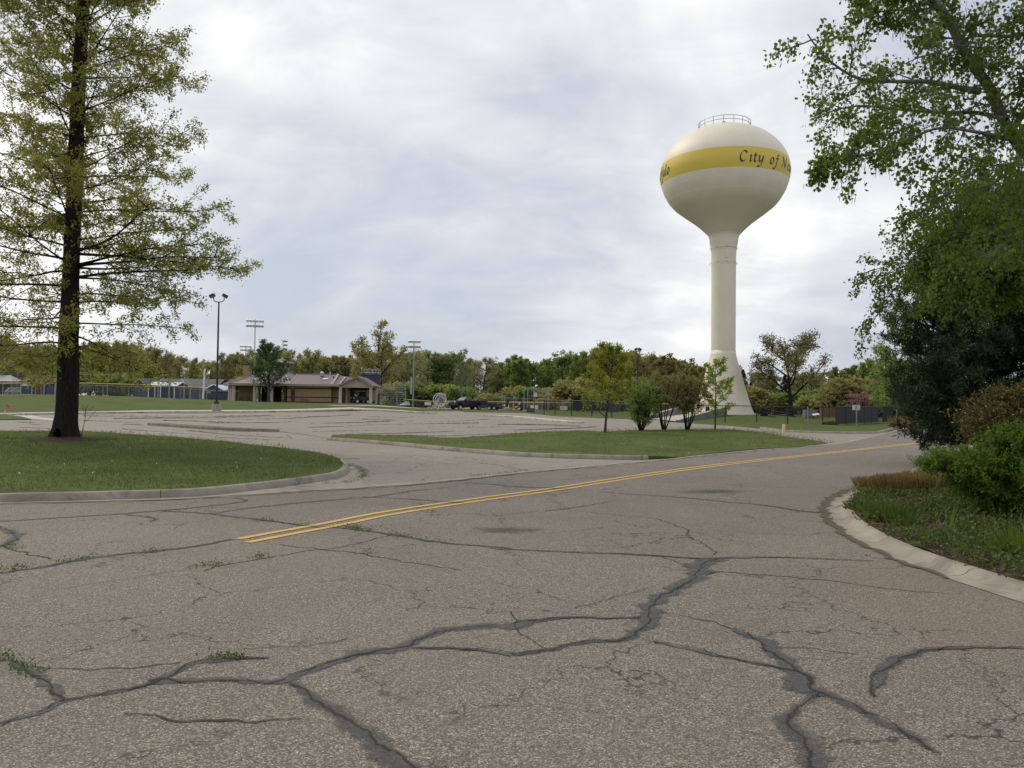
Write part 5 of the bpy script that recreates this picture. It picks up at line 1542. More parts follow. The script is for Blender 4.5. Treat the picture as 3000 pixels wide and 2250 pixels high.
def branch_on(rnd, sk, pts, L, r, lev, spec):
    S = spec[lev]
    if lev == len(spec) - 1:
        k = S.get('leaf', 4)
        for i in range(k):
            q, dd = along(pts, .25 + .75 * (i + rnd.random()) / k)
            sk.lp.append(tuple(q)); sk.ld.append(tuple(dd))
        return
    ch = S['n']; az = rnd.uniform(0, 6.28)
    for i in range(ch):
        f = S.get('f0', .3) + (1 - S.get('f0', .3)) * ((i + rnd.random() * .8) / ch) ** S.get('fp', 1.0)
        q, dd = along(pts, min(f, .999))
        az += 2.4 + rnd.uniform(-.4, .4)
        a = dd.cross(Vector((0, 0, 1)))
        if a.length < .05: a = Vector((1, 0, 0))
        a.normalize(); b = dd.cross(a)
        side = a * math.cos(az) + b * math.sin(az) * S.get('flat', 1.0)
        ang = math.radians(rnd.uniform(*S['ang']))
        nd = dd * math.cos(ang) + side.normalized() * math.sin(ang)
        l0, l1 = S['ratio']
        shape = S.get('shape', lambda t: 1 - .55 * t)
        cl = L * rnd.uniform(l0, l1) * shape(f)
        grow(rnd, sk, q, nd, cl, max(.004, min(r * S.get('rr', .5), r * (1 - .6 * f))), lev + 1, spec)

def leaves(name, P, D, mat, parent, seed, size=.1, aspect=.55, per=3, spread=.05, hang=.0, follow=.4, fold=.12, kind=None, upright=0.0, tint=None):
    """many single leaves: a folded diamond each, with its own tint"""
    rng = np.random.default_rng(seed)
    P = np.asarray(P, float); n0 = len(P)
    D = np.asarray(D, float) if D is not None and len(D) else np.zeros((n0, 3))
    ct = rng.random(n0)
    idx = np.repeat(np.arange(n0), per); N = len(idx)
    base = P[idx] + rng.normal(0, spread, (N, 3))
    a = rng.normal(0, 1, (N, 3)); a /= np.linalg.norm(a, axis=1)[:, None]
    a = a * (1 - follow) + D[idx] * follow; a[:, 2] += -hang + upright
    a /= np.linalg.norm(a, axis=1)[:, None] + 1e-9
    r2 = rng.normal(0, 1, (N, 3))
    s = np.cross(a, r2); s /= np.linalg.norm(s, axis=1)[:, None] + 1e-9
    nn = np.cross(s, a)
    L = (size * rng.uniform(.6, 1.25, N))[:, None]; Wd = L * aspect * .5
    v = np.empty((N, 4, 3))
    v[:, 0] = base; v[:, 2] = base + a * L
    mid = base + a * L * .42 + nn * L * fold
    v[:, 1] = mid + s * Wd; v[:, 3] = mid - s * Wd
    me = bpy.data.meshes.new(name)
    me.vertices.add(N * 4); me.vertices.foreach_set('co', v.reshape(-1).astype(np.float32))
    me.loops.add(N * 4); me.loops.foreach_set('vertex_index', np.arange(N * 4, dtype=np.int32))
    me.polygons.add(N); me.polygons.foreach_set('loop_start', np.arange(0, N * 4, 4, dtype=np.int32))
    me.update(calc_edges=True)
    t = np.clip((ct[idx] * .55 + rng.random(N) * .45) if tint is None else tint[idx] * .75 + rng.random(N) * .25, 0, 1)
    at_ = me.attributes.new('tint', 'FLOAT', 'POINT')
    at_.data.foreach_set('value', np.repeat(t, 4).astype(np.float32))
    me.validate()
    o = link_mesh(name, me, mat, parent)
    if kind: o['kind'] = kind
    return o

L_oak = leafmat('young_oak_leaves', [(.115, .125, .033), (.19, .195, .055), (.26, .25, .082), (.26, .205, .075)], .5)
L_pop = leafmat('poplar_leaves', [(.059, .099, .015), (.104, .163, .026), (.153, .212, .040)], .55, .4)
L_cat = leafmat('catkins', [(.05, .055, .03), (.09, .09, .045)], .2)
L_bir = leafmat('birch_leaves', [(.045, .076, .012), (.086, .131, .020), (.136, .182, .031)], .45)
L_pine = leafmat('pine_needles', [(.015, .028, .014), (.028, .049, .021), (.05, .076, .027)], .14)
L_shr = leafmat('bright_shrub_leaves', [(.038, .076, .010), (.085, .145, .015), (.136, .204, .025)], .4)
L_red = leafmat('bronze_shrub_leaves', [(.05, .045, .014), (.10, .085, .025), (.15, .13, .04), (.16, .09, .04)], .35)
L_blo = leafmat('cream_flower_buds', [(.35, .36, .22), (.45, .45, .3)], .3)
L_gold = leafmat('golden_green_leaves', [(.124, .151, .025), (.213, .256, .036), (.301, .319, .053)], .4)
L_mid = leafmat('mid_green_leaves', [(.113, .164, .057), (.164, .228, .076), (.216, .272, .095)], .4)
L_dkg = leafmat('deep_green_leaves', [(.045, .095, .045), (.075, .145, .06), (.11, .18, .07)], .35)
L_brz = leafmat('bronze_leaves', [(.14, .135, .055), (.205, .18, .085), (.19, .21, .075)], .35)
L_oli = leafmat('olive_leaves', [(.201, .188, .087), (.268, .249, .114), (.316, .303, .134), (.268, .288, .128)], .4)  # this and the other far-wood palettes are paled to paint in haze
L_tan = leafmat('tan_brown_leaves', [(.20, .18, .105), (.25, .225, .125), (.26, .25, .13)], .35)
L_org = leafmat('orange_brown_leaves', [(.19, .165, .075), (.23, .20, .085), (.24, .225, .10)], .4)
L_yel = leafmat('yellow_green_leaves', [(.154, .198, .066), (.209, .259, .083), (.253, .292, .099)], .45)
L_con = leafmat('dark_conifer', [(.02, .036, .024), (.035, .056, .034), (.05, .072, .042)], .1)
L_pnk = leafmat('pink_blossom', [(.240, .120, .168), (.348, .180, .240), (.432, .264, .312)], .4)
L_gra = leafmat('grass_blades', [(.042, .064, .012), (.068, .097, .018), (.100, .127, .028), (.147, .136, .050)], .3)
L_dry = leafmat('dry_grass', [(.13, .085, .04), (.22, .155, .075), (.30, .225, .12)], .3)
L_lit = leafmat('dead_leaves', [(.04, .03, .018), (.10, .075, .045), (.18, .14, .09)], .1)
L_cov = leafmat('ground_cover_leaves', [(.042, .066, .016), (.075, .112, .026), (.115, .15, .042)], .3)

# ------------------------------------------------------------------ the big oak on the near lawn
rnd = random.Random(11)
oz = terrain(oak_foot.x, oak_foot.y) + .13 + lawn_relief(oak_foot.x, oak_foot.y)
OF = Vector((oak_foot.x, oak_foot.y, oz - .05)); OY = OF.y
OAK = empty('oak_tree', OF, 0, 'tall oak with a straight dark trunk and sparse yellow-green young leaves on the near lawn', 'tree')
ctl = [(190, 1308, .63), (191, 1285, .50), (193, 1255, .41), (195, 1215, .37), (200, 1085, .345), (202, 980, .325), (207, 814, .275), (219, 542, .262), (229, 271, .235), (245, 0, .20), (252, -180, .16), (258, -420, .09), (262, -620, .03)]
tpts = [pt(x, y, OY) - OF for x, y, r in ctl]
tpts[0] = Vector((0, 0, -.12))
m = MB(); dense = []
cz = [(p, c[2]) for p, c in zip(tpts, ctl)]
sp_ = spline([(p.x, p.y, p.z) for p in tpts], .22)
hz = [p.z for p in tpts]; hr = [c[2] for c in ctl]
def trunk_r(z): return float(np.interp(z, hz, hr)) * .94
NS = 28; ring_prev = None
for i, p in enumerate(sp_):
    r = trunk_r(p.z); fl = max(0, 1 - p.z / .9)
    for k in range(NS):
        a = 2 * PI * k / NS
        lob = 1 + fl * (.16 * math.cos(5 * a + .6) + .08 * math.cos(3 * a)) + .035 * math.sin(9 * a + p.z * 2) + .025 * rnd.uniform(-1, 1)
        m.v.append((p.x + r * lob * math.cos(a), p.y + r * lob * math.sin(a), p.z))
for i in range(len(sp_) - 1):
    for k in range(NS):
        k2 = (k + 1) % NS; m.f.append((i*NS+k, i*NS+k2, (i+1)*NS+k2, (i+1)*NS+k))
m.build('trunk', M_bark, OAK, smooth_='all')
# flattened black bulge at the trunk foot; its colour paints a cavity's shade
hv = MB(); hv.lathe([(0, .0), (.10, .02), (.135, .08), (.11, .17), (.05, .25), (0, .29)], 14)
ho = hv.build('cavity_shade', pm('cavity_shade_black', (.003, .003, .003), 1.0, spec=0), OAK, (.02, -.52, .06), smooth_=True); ho.scale = (1, .5, 1)
sk = Skel()
lenT = ([2.2, 2.7, 3.5, 4.6, 5.6, 7.0, 8.5, 10.5, 13, 16, 19, 21.5], [0, 3.4, 4.3, 4.9, 5.6, 5.4, 4.6, 4.3, 4.0, 3.2, 2.0, .5])
eleT = ([2, 4, 5.5, 8, 12, 16, 22], [-14, -2, 6, 14, 22, 30, 50])
spec_oak = [dict(),
  dict(n=13, f0=.18, ang=(30, 60), ratio=(.26, .46), flat=.35, seg=7, sides=5, rr=.42, shape=lambda t: 1.05 - .55 * t),
  dict(n=5, f0=.2, ang=(25, 60), ratio=(.28, .5), flat=.6, wob=.18, trop=.02, seg=4, sides=3, rr=.45),
  dict(leaf=4, seg=3, wob=.22, trop=.03, sides=3)]
z = 2.75; az = .3
while z < 21:
    az += 2.39996 + rnd.uniform(-.25, .25)
    L = float(np.interp(z, *lenT)) * rnd.uniform(.70, 1.06)
    boost = math.cos(az) > .72 and 5.4 < z < 6.6
    if boost: L = 5.9 * rnd.uniform(.92, 1.12)
    elif math.cos(az) > .6 and z < 5.4: L = min(L, 3.9)
    el = math.radians(9) if boost else math.radians(float(np.interp(z, *eleT)) + rnd.uniform(-9, 9))
    i = min(range(len(sp_)), key=lambda q: abs(sp_[q].z - z))
    p = sp_[i]; d = Vector((math.cos(az) * math.cos(el), math.sin(az) * math.cos(el), math.sin(el)))
    r0 = max(.014, L * .0085) * rnd.uniform(.85, 1.25)
    pts = limb(rnd, p + d * trunk_r(z) * .6, d, L, 8, .10, -.012 if boost else (-.022 if z < 7 else -.006))
    sk.tubes.append((pts, [r0 * (1 - .82 * k / 8) for k in range(9)], 5))
    branch_on(rnd, sk, pts, L, r0, 1, spec_oak)
    z += rnd.uniform(.10, .24)
for zz, a, L, e in ((5.55, .05, 5.3, 6), (5.95, -.35, 5.2, 8), (6.25, .3, 5.5, 4), (5.75, -.12, 5.7, 5)):
    i = min(range(len(sp_)), key=lambda q: abs(sp_[q].z - zz)); el = math.radians(e)
    d = Vector((math.cos(a) * math.cos(el), math.sin(a) * math.cos(el), math.sin(el)))
    pts = limb(rnd, sp_[i] + d * trunk_r(zz) * .6, d, L, 8, .07, -.008)
    sk.tubes.append((pts, [.055 * (1 - .85 * k / 8) for k in range(9)], 5)); branch_on(rnd, sk, pts, L, .05, 1, spec_oak)
# a few short leafy sprigs on the trunk itself
for k in range(70):
    zz = rnd.uniform(2.6, 16); i = min(range(len(sp_)), key=lambda q: abs(sp_[q].z - zz)); a = rnd.uniform(0, 6.28)
    grow(rnd, sk, sp_[i] + Vector((math.cos(a), math.sin(a), 0)) * trunk_r(zz) * .9, Vector((math.cos(a), math.sin(a), .3)), rnd.uniform(.2, .55), .008, 2, spec_oak)
sk.bark('limbs', M_bark, OAK)
_keep = [i for i, p in enumerate(sk.lp) if p[2] > 4.6 or (i * 7919) % 100 < 62]
sk.lp = [sk.lp[i] for i in _keep]; sk.ld = [sk.ld[i] for i in _keep]
leaves('crown', sk.lp, sk.ld, L_oak, OAK, 5, size=.112, aspect=.44, per=5, spread=.075, hang=.25, follow=.25)
print('oak leaf points', len(sk.lp), 'tubes', len(sk.tubes))

# sapling behind the oak foot
sp0 = Vector((pt(236, 1297, OY + .6).x, OY + .6, 0)); sp0.z = terrain(sp0.x, sp0.y) + .13 + lawn_relief(sp0.x, sp0.y)
SA = empty('sapling', sp0, 0, 'thin almost bare sapling leaning beside the oak trunk', 'sapling')
sk = Skel(); rnd = random.Random(4)
main = [Vector((0, 0, -.05)), Vector((.07, 0, .30)), Vector((.13, 0, .55)), Vector((.15, 0, .80)), Vector((.12, 0, 1.05))]
sk.tubes.append((main, [.014, .012, .010, .007, .004], 5))
for f, d, L in ((.45, (.75, .1, .7), .62), (.6, (-.3, .2, .9), .42), (.75, (.4, -.3, .8), .36), (.85, (-.5, 0, .7), .25), (.7, (.2, .4, .9), .4)):
    q, _ = along(main, f); grow(rnd, sk, q, Vector(d), L, .008, 0, [dict(n=4, f0=.4, ang=(20, 45), ratio=(.25, .45), seg=4, sides=4), dict(leaf=2, seg=2, sides=3)])
sk.bark('stem', M_barkg, SA)
leaves('leaves', sk.lp, sk.ld, L_tan, SA, 3, size=.035, per=1, spread=.01)

# ------------------------------------------------------------------ poplar reaching in from the right
rnd = random.Random(21)
PY = 11.0
pf = at(3330, PY + .6); pf.z = bed_z(pf.x, pf.y)
POP = empty('poplar_tree', pf, 0, 'poplar reaching in from the top right with heart-shaped leaves and hanging catkins', 'tree')
sk = Skel()
trunk = [(3330, 1450, PY + .6), (3300, 1100, PY + .5), (3210, 760, PY + .4), (3080, 540, PY + .3), (2960, 390, PY + .2), (2902, 262, PY + .1), (2868, 215, PY), (2822, 146, PY), (2783, 65, PY), (2734, 0, PY), (2660, -120, PY), (2580, -300, PY)]
TP = [pt(*q) for q in trunk]
def add_limb(pts, r0, r1, sides=7):
    P = [Vector(p) - pf for p in pts]
    Q = spline([(p.x, p.y, p.z) for p in P], .12)
    n = len(Q); sk.tubes.append((Q, [r0 + (r1 - r0) * i / (n - 1) for i in range(n)], sides)); return Q
q0 = add_limb(TP, .13, .04, 10)
spec_pop = [dict(n=16, f0=.10, ang=(35, 75), ratio=(.20, .34), seg=6, wob=.12, trop=.0, sides=4, rr=.3, shape=lambda t: 1.0 - .4 * t),
            dict(n=6, f0=.2, ang=(25, 60), ratio=(.3, .55), seg=5, wob=.2, trop=-.05, sides=3, rr=.5),
            dict(leaf=4, seg=4, wob=.25, trop=-.07, sides=3)]
limbs = [
 ([(2868, 270, PY), (2777, 250, PY - .3), (2712, 239, PY - .5), (2626, 239, PY - .6), (2528, 233, PY - .6), (2468, 206, PY - .7), (2408, 157, PY - .7), (2366, 100, PY - .7)], .042, .009),
 ([(3060, 90, PY + .5), (2962, 106, PY + .3), (2890, 104, PY), (2842, 110, PY - .2), (2760, 150, PY - .5), (2680, 170, PY - .6)], .035, .009),
 ([(3010, 420, PY + .2), (2930, 400, PY - .2), (2850, 385, PY - .6), (2761, 374, PY - .8), (2690, 395, PY - .9), (2600, 430, PY - 1.0), (2520, 470, PY - 1.0), (2480, 430, PY - 1.0)], .032, .007),
 ([(2950, 350, PY), (2860, 330, PY + .4), (2760, 330, PY + .7), (2625, 320, PY + .9), (2520, 310, PY + 1.0), (2440, 325, PY + 1.0), (2380, 350, PY + 1.0)], .034, .008),
 ([(2800, 90, PY), (2720, 60, PY + .4), (2640, 30, PY + .6), (2560, 40, PY + .8), (2500, 70, PY + .9)], .028, .007),
 ([(2990, 400, PY), (2980, 480, PY - .6), (2900, 540, PY - 1.0), (2800, 560, PY - 1.2), (2690, 600, PY - 1.3)], .028, .006),
 ([(3080, 540, PY), (3040, 620, PY - .8), (2960, 700, PY - 1.3), (2880, 760, PY - 1.5)], .028, .006),
 ([(2700, 360, PY - .6), (2600, 395, PY - .5), (2500, 440, PY - .4), (2420, 480, PY - .3), (2395, 510, PY - .3)], .016, .005),
 ([(2740, 10, PY), (2660, -40, PY), (2580, -60, PY), (2500, -20, PY)], .02, .006),
 ([(2960, 390, PY), (3040, 250, PY - .3), (3060, 100, PY - .4), (3020, -60, PY - .4)], .05, .02),
]
for k in range(2): branch_on(rnd, sk, q0[len(q0)//2:], 2.6, .06, 0, spec_pop)
for pts, r0, r1 in limbs:
    Q = add_limb([pt(*p) for p in pts], r0, r1)
    ln = sum((Q[i+1] - Q[i]).length for i in range(len(Q) - 1))
    branch_on(rnd, sk, Q, max(1.5, ln), r0, 0, spec_pop)
sk.bark('trunk', M_barkp, POP)
leaves('crown', sk.lp, sk.ld, L_pop, POP, 9, size=.057, aspect=.95, per=4, spread=.055, hang=.55, follow=.15, fold=.05)
cp_ = [p for i, p in enumerate(sk.lp) if i % 3 == 0]
leaves('catkins', cp_, None, L_cat, POP, 12, size=.14, aspect=.07, per=3, spread=.05, hang=6, follow=.0, fold=0)
print('poplar points', len(sk.lp))

# ------------------------------------------------------------------ volumes of twigs for dense shrubs and weeping mass
def clumps(rnd, sk, blobs, origin, twig=.35, droop=0.0, leaf=4, shell=.55, sub=3):
    """blobs: (centre, (rx,ry,rz), number of twigs); twigs radiate from inside each blob"""
    for c, R, n in blobs:
        c = Vector(c)
        for k in range(n):
            v = rvec(rnd); rad = rnd.uniform(shell, 1.0) ** .8
            lump = 1 + .16 * math.sin(v.x * 5 + c.x * 3) * math.cos(v.y * 4 + c.y) + .12 * math.sin(v.z * 7 + k % 3)
            p = c + Vector((v.x * R[0], v.y * R[1], v.z * R[2])) * rad * lump
            d = (v + rvec(rnd) * .6 + Vector((0, 0, .25 - droop))).normalized()
            grow(rnd, sk, p - origin - d * twig * .5, d, twig * rnd.uniform(.6, 1.3), .006, 0, [dict(n=sub, f0=.2, ang=(25, 60), ratio=(.35, .6), seg=4, wob=.18, trop=-droop * .5, sides=3), dict(leaf=leaf, seg=3, wob=.2, trop=-droop * .6, sides=3)])

# birch: weeping mass below the poplar
rnd = random.Random(33)
BYb = 15.5
bf = at(3180, BYb); bf.z = bed_z(bf.x, bf.y)
BIR = empty('birch_tree', bf, 0, 'dense weeping small-leaved tree between the poplar limbs and the dark pine', 'tree')
sk = Skel()
def addl(pts, r0, r1, spec, L=None, sides=6):
    P = [pt(*p) - bf for p in pts]; Q = spline([(p.x, p.y, p.z) for p in P], .15); n = len(Q)
    sk.tubes.append((Q, [r0 + (r1 - r0) * i / (n - 1) for i in range(n)], sides))
    ln = sum((Q[i+1] - Q[i]).length for i in range(n - 1))
    branch_on(rnd, sk, Q, L or ln, r0, 0, spec)
spec_b = [dict(n=26, f0=.08, ang=(25, 70), ratio=(.22, .40), seg=6, wob=.12, trop=-.05, sides=4, rr=.3, shape=lambda t: 1.05 - .5 * t),
          dict(n=6, f0=.15, ang=(20, 50), ratio=(.3, .55), seg=5, wob=.15, trop=-.14, sides=3, rr=.5),
          dict(leaf=5, seg=4, wob=.18, trop=-.12, sides=3)]
tr_ = [(3180, 1500, BYb), (3170, 1100, BYb), (3140, 800, BYb), (3100, 560, BYb), (3060, 380, BYb)]
sk.tubes.append(([pt(*q) - bf for q in tr_], [.14, .12, .10, .07, .03], 8))
for L_ in ([(3130, 820, BYb), (2960, 720, BYb - .8), (2820, 680, BYb - 1.2), (2720, 720, BYb - 1.4), (2670, 790, BYb - 1.4)],
           [(3120, 860, BYb), (2950, 790, BYb + .5), (2800, 760, BYb + .8), (2660, 770, BYb + .8), (2580, 785, BYb + .8), (2535, 800, BYb + .8)],
           [(3110, 760, BYb), (2960, 620, BYb - .5), (2820, 590, BYb - .8), (2720, 620, BYb - 1)],
           [(3120, 820, BYb), (2980, 770, BYb - 1.4), (2860, 780, BYb - 1.8), (2760, 830, BYb - 2)],
           [(3100, 660, BYb), (3000, 520, BYb), (2880, 500, BYb), (2780, 540, BYb)],
           [(3120, 800, BYb), (2900, 740, BYb + .6), (2700, 790, BYb + 1.0), (2610, 860, BYb + 1.2), (2560, 940, BYb + 1.2)]):
    addl(L_, .032, .006, spec_b)
clumps(rnd, sk, [(pt(2900, 700, BYb), (1.1, .9, .9), 190), (pt(2850, 790, BYb), (1.0, .9, .55), 130), (pt(3010, 620, BYb), (1.0, .9, 1.1), 170), (pt(2760, 740, BYb), (.7, .8, .65), 110), (pt(2990, 790, BYb), (.9, .9, .6), 110)], bf, .5, .28, 4, .3)
sk.bark('trunk', M_barkg, BIR)
leaves('crown', sk.lp, sk.ld, L_bir, BIR, 19, size=.068, aspect=.75, per=3, spread=.05, hang=.6, follow=.2)
print('birch points', len(sk.lp))

# pine: dark mass under it
rnd = random.Random(41)
PNY = 23.5
nf = at(2925, PNY); nf.z = bed_z(nf.x, nf.y)
PIN = empty('pine_tree', nf, 0, 'dark bushy pine hanging over the road edge at the right', 'tree')
sk = Skel(); H = 7.0
sk.tubes.append(([Vector((0, 0, -.2)), Vector((0, 0, 2.2)), Vector((.05, 0, 4.4)), Vector((0, 0, H))], [.20, .15, .09, .02], 8))
sk.tubes.append(([Vector((-1.2, -.4, -.2)), Vector((-1.1, -.35, .9)), Vector((-.3, 0, 2.0))], [.07, .05, .03], 6))
z = .75; az = 0
while z < H - .2:
    t = (z - .3) / (H - .3)
    az += 2.4 + rnd.uniform(-.3, .3)
    Lr = float(np.interp(t, [0, .12, .3, .55, .8, 1], [2.0, 2.6, 3.05, 2.95, 2.2, .6])) * rnd.uniform(.80, 1.06)
    if math.cos(az) < -.55 and t > .5: Lr *= .9
    el = math.radians(float(np.interp(t, [0, .3, 1], [-8, 8, 45])) + rnd.uniform(-8, 8))
    d = Vector((math.cos(az) * math.cos(el), math.sin(az) * math.cos(el), math.sin(el)))
    pts = limb(rnd, Vector((0, 0, z)), d, Lr, 6, .10, .03)
    sk.tubes.append((pts, [.035 * (1 - .8 * k / 6) for k in range(7)], 4))
    branch_on(rnd, sk, pts, Lr, .03, 0, [dict(n=12, f0=.22, ang=(35, 65), ratio=(.20, .36), seg=4, flat=.6, sides=3, rr=.4, shape=lambda f: 1.1 - .5 * f), dict(n=4, f0=.25, ang=(25, 50), ratio=(.4, .6), seg=3, wob=.15, trop=.05, sides=3), dict(leaf=4, seg=3, trop=.08, sides=3)])
    z += rnd.uniform(.024, .05)
sk.bark('trunk', M_bark, PIN)
leaves('crown', sk.lp, sk.ld, L_pine, PIN, 23, size=.17, aspect=.17, per=7, spread=.06, hang=-.1, follow=.42, fold=.02)
print('pine points', len(sk.lp))

# ------------------------------------------------------------------ bed shrubs
def shrub(name, px, Y, blobs, mat, label, size, twig, leaf, per, seed, aspect=.55, stems=8, droop=0.0, h=1.0, extra=None, cat='shrub', bark=None, shell=.45, sub=3):
    rnd = random.Random(seed)
    f = at(px, Y); f.z = bed_z(f.x, f.y) if inside(bed_poly, f.x, f.y) else terrain(f.x, f.y) + .1
    r = empty(name, f, 0, label, cat)
    sk = Skel()
    for k in range(stems):
        b = rnd.choice(blobs); c = Vector(b[0]) + rvec(rnd) * .5 * b[1][0]
        p0 = Vector((rnd.uniform(-.12, .12), rnd.uniform(-.12, .12), -.05))
        sk.tubes.append(([p0, p0.lerp(c, .4) + Vector((0, 0, .1)), c], [.02, .014, .007], 5))
    clumps(rnd, sk, blobs, Vector((0, 0, 0)), twig, droop, leaf, shell, sub)
    sk.bark('stems', bark or M_barkg, r)
    leaves('leaves', sk.lp, sk.ld, mat, r, seed + 1, size=size, aspect=aspect, per=per, spread=size * .5, follow=.3)
    if extra: leaves('blossoms', [p for i, p in enumerate(sk.lp) if i % extra[0] == 0 and p[2] > h], None, extra[1], r, seed + 2, size=size * .8, aspect=.8, per=1, spread=.02)
    return r
shrub('green_shrub', 2960, 11.0, [((.10, 0, .62), (.72, .7, .42), 330), ((-.50, -.1, .58), (.42, .45, .26), 140), ((.65, -.1, .85), (.65, .7, .42), 300), ((.1, -.25, .22), (.62, .5, .26), 190), ((.7, -.35, .3), (.7, .6, .38), 220), ((-.88, 0, .66), (.22, .3, .10), 36), ((.0, 0, 1.02), (.22, .3, .12), 36), ((.45, -.1, 1.22), (.25, .3, .12), 36)], L_shr,
      'bright green leafy shrub in the planting bed at the right edge', .046, .24, 5, 3, 51, .6, 14)
shrub('bronze_shrub', 2985, 13.8, [((.0, 0, 1.2), (.85, .7, .40), 220), ((.65, 0, 1.55), (.6, .6, .42), 190), ((-.55, -.1, 1.0), (.5, .5, .30), 100), ((.3, 0, .7), (.9, .7, .5), 120), ((-.2, 0, 1.62), (.25, .3, .12), 30)], L_red,
      'bronze and olive shrub with pale buds behind the bright green shrub', .055, .32, 5, 2, 57, .5, 12, extra=(9, L_blo), h=1.15)
shrub('green_shrub', 2760, 17.5, [((0, 0, .35), (.55, .5, .30), 90), ((.4, .1, .4), (.45, .4, .28), 60)], L_mid, 'low green shrub in the bed under the pine', .05, .25, 4, 2, 61, .6, 6)
# cut ornamental grass clumps
def blades(name, c, R, n, h, mat, parent, seed, lean=.25, w=.012, flat=False):
    rng = np.random.default_rng(seed)
    a = rng.uniform(0, 2 * PI, n); q = np.sqrt(rng.random(n)) * R
    P = np.stack([c[0] + q * np.cos(a), c[1] + q * np.sin(a), np.full(n, c[2])], 1)
    D = np.stack([np.cos(a) * lean * q / R, np.sin(a) * lean * q / R, np.ones(n)], 1) + rng.normal(0, .08, (n, 3))
    D /= np.linalg.norm(D, axis=1)[:, None]
    Lh = h * (rng.uniform(.85, 1.05, n) if flat else rng.uniform(.5, 1.1, n))
    me_v = np.empty((n, 4, 3)); s = np.cross(D, rng.normal(0, 1, (n, 3))); s /= np.linalg.norm(s, axis=1)[:, None]
    me_v[:, 0] = P - s * w / 2; me_v[:, 1] = P + s * w / 2
    tip = P + D * Lh[:, None]
    tw = w * (.5 if flat else .12)
    if not flat: tip[:, 2] -= .12 * Lh * rng.random(n)
    me_v[:, 2] = tip + s * tw / 2; me_v[:, 3] = tip - s * tw / 2
    me = bpy.data.meshes.new(name)
    me.vertices.add(n * 4); me.vertices.foreach_set('co', me_v.reshape(-1).astype(np.float32))
    me.loops.add(n * 4); me.loops.foreach_set('vertex_index', np.arange(n * 4, dtype=np.int32))
    me.polygons.add(n); me.polygons.foreach_set('loop_start', np.arange(0, n * 4, 4, dtype=np.int32))
    me.update(calc_edges=True)
    me.attributes.new('tint', 'FLOAT', 'POINT').data.foreach_set('value', np.repeat(rng.random(n), 4).astype(np.float32))
    return link_mesh(name, me, mat, parent)
def clump(px, Y, R, n, h, mat, label, seed, name='grass_clump', green=None, lean=.25, flat=False, w=.012, group=None):
    f = at(px, Y); f.z = bed_z(f.x, f.y)
    r = empty(name, f, 0, label, 'plant', group)
    blades('stalks', (0, 0, -.03), R, n, h, mat, r, seed, lean, w, flat)
    if green: blades('new_blades', (0, 0, -.03), R * 1.05, green, h * .8, L_gra, r, seed + 1, .6, .012)
    return r
clump(2585, 15.6, .42, 900, .30, L_dry, 'left cut-back tan ornamental grass clump at the bed corner', 71, lean=.7, flat=True, green=300)
clump(2660, 14.9, .46, 1400, .36, L_dry, 'middle cut-back tan ornamental grass clump, flat on top', 72, lean=.35, flat=True, green=420)
clump(2722, 14.7, .42, 1200, .38, L_dry, 'right cut-back tan ornamental grass clump nearest the bright shrub', 73, lean=.35, flat=True, green=300)
clump(2800, 17.0, .5, 700, .55, L_dry, 'taller tan grass clump behind, under the pine', 74, lean=.4, flat=True)
clump(2520, 12.5, .16, 200, .24, L_cov, 'small broad-leaved green clump at the kerb tip', 75, 'lily_clump', lean=.9, w=.03)
clump(2600, 11.3, .22, 700, .34, L_cov, 'taller fresh green grass clump right of the kerb tip', 76, 'lily_clump', lean=.4, w=.014)
clump(2650, 10.9, .18, 400, .26, L_cov, 'smaller fresh green grass clump beside the taller one', 77, 'lily_clump', lean=.6, w=.016)
clump(2985, 8.6, .2, 300, .34, L_shr, 'bright green grassy clump at the right edge near the kerb', 78, 'lily_clump', lean=.6, w=.018)
clump(2770, 9.7, .05, 16, .5, L_mid, 'lone tall thin weed in the middle of the bed', 79, 'lily_clump', lean=.3, w=.012)
# ground cover and litter
rng = np.random.default_rng(5)
bp_arr = np.array([(p.x, p.y) for p in bed_poly])
def inside_np(poly, X, Y):
    c = np.zeros(len(X), bool); n = len(poly); j = n - 1
    for i in range(n):
        xi, yi = poly[i]; xj, yj = poly[j]
        k = ((yi > Y) != (yj > Y)) & (X < (xj - xi) * (Y - yi) / (yj - yi + 1e-12) + xi)
        c ^= k; j = i
    return c
def scatter(poly, n, x0, x1, y0, y1, zf, seed, keep=None):
    rng = np.random.default_rng(seed)
    X = rng.uniform(x0, x1, n); Y = rng.uniform(y0, y1, n)
    k = inside_np(poly, X, Y); X, Y = X[k], Y[k]
    if keep is not None:
        kk = np.array([keep(a, b) for a, b in zip(X, Y)], bool) if len(X) else np.zeros(0, bool)
        X, Y = X[kk], Y[kk]
    Z = np.array([zf(a, b) for a, b in zip(X, Y)])
    return np.stack([X, Y, Z], 1) if len(X) else np.zeros((0, 3))
pn = lambda x, y: (math.sin(x * 2.3 + y * 1.1) + math.sin(y * 3.1 - x * 1.7) + math.sin(x * 5.3 + 2) * .6)
G1 = scatter(bp_arr, 26000, 4, 14, 5, 17, bed_z, 81, lambda x, y: pn(x, y) > -.75 and edge_dist(x, y) > .02 + .2 * abs(math.sin(x * 3)))
leaves('ground_cover', G1 + [0, 0, .05], None, L_cov, None, 82, size=.05, aspect=.6, per=6, spread=.055, upright=.5, kind='stuff')
tag(bpy.data.objects['ground_cover'], 'low weedy ground cover spreading over the planting bed', 'ground cover')
G2 = scatter(bp_arr, 8000, 3, 16, 4, 24, bed_z, 83)
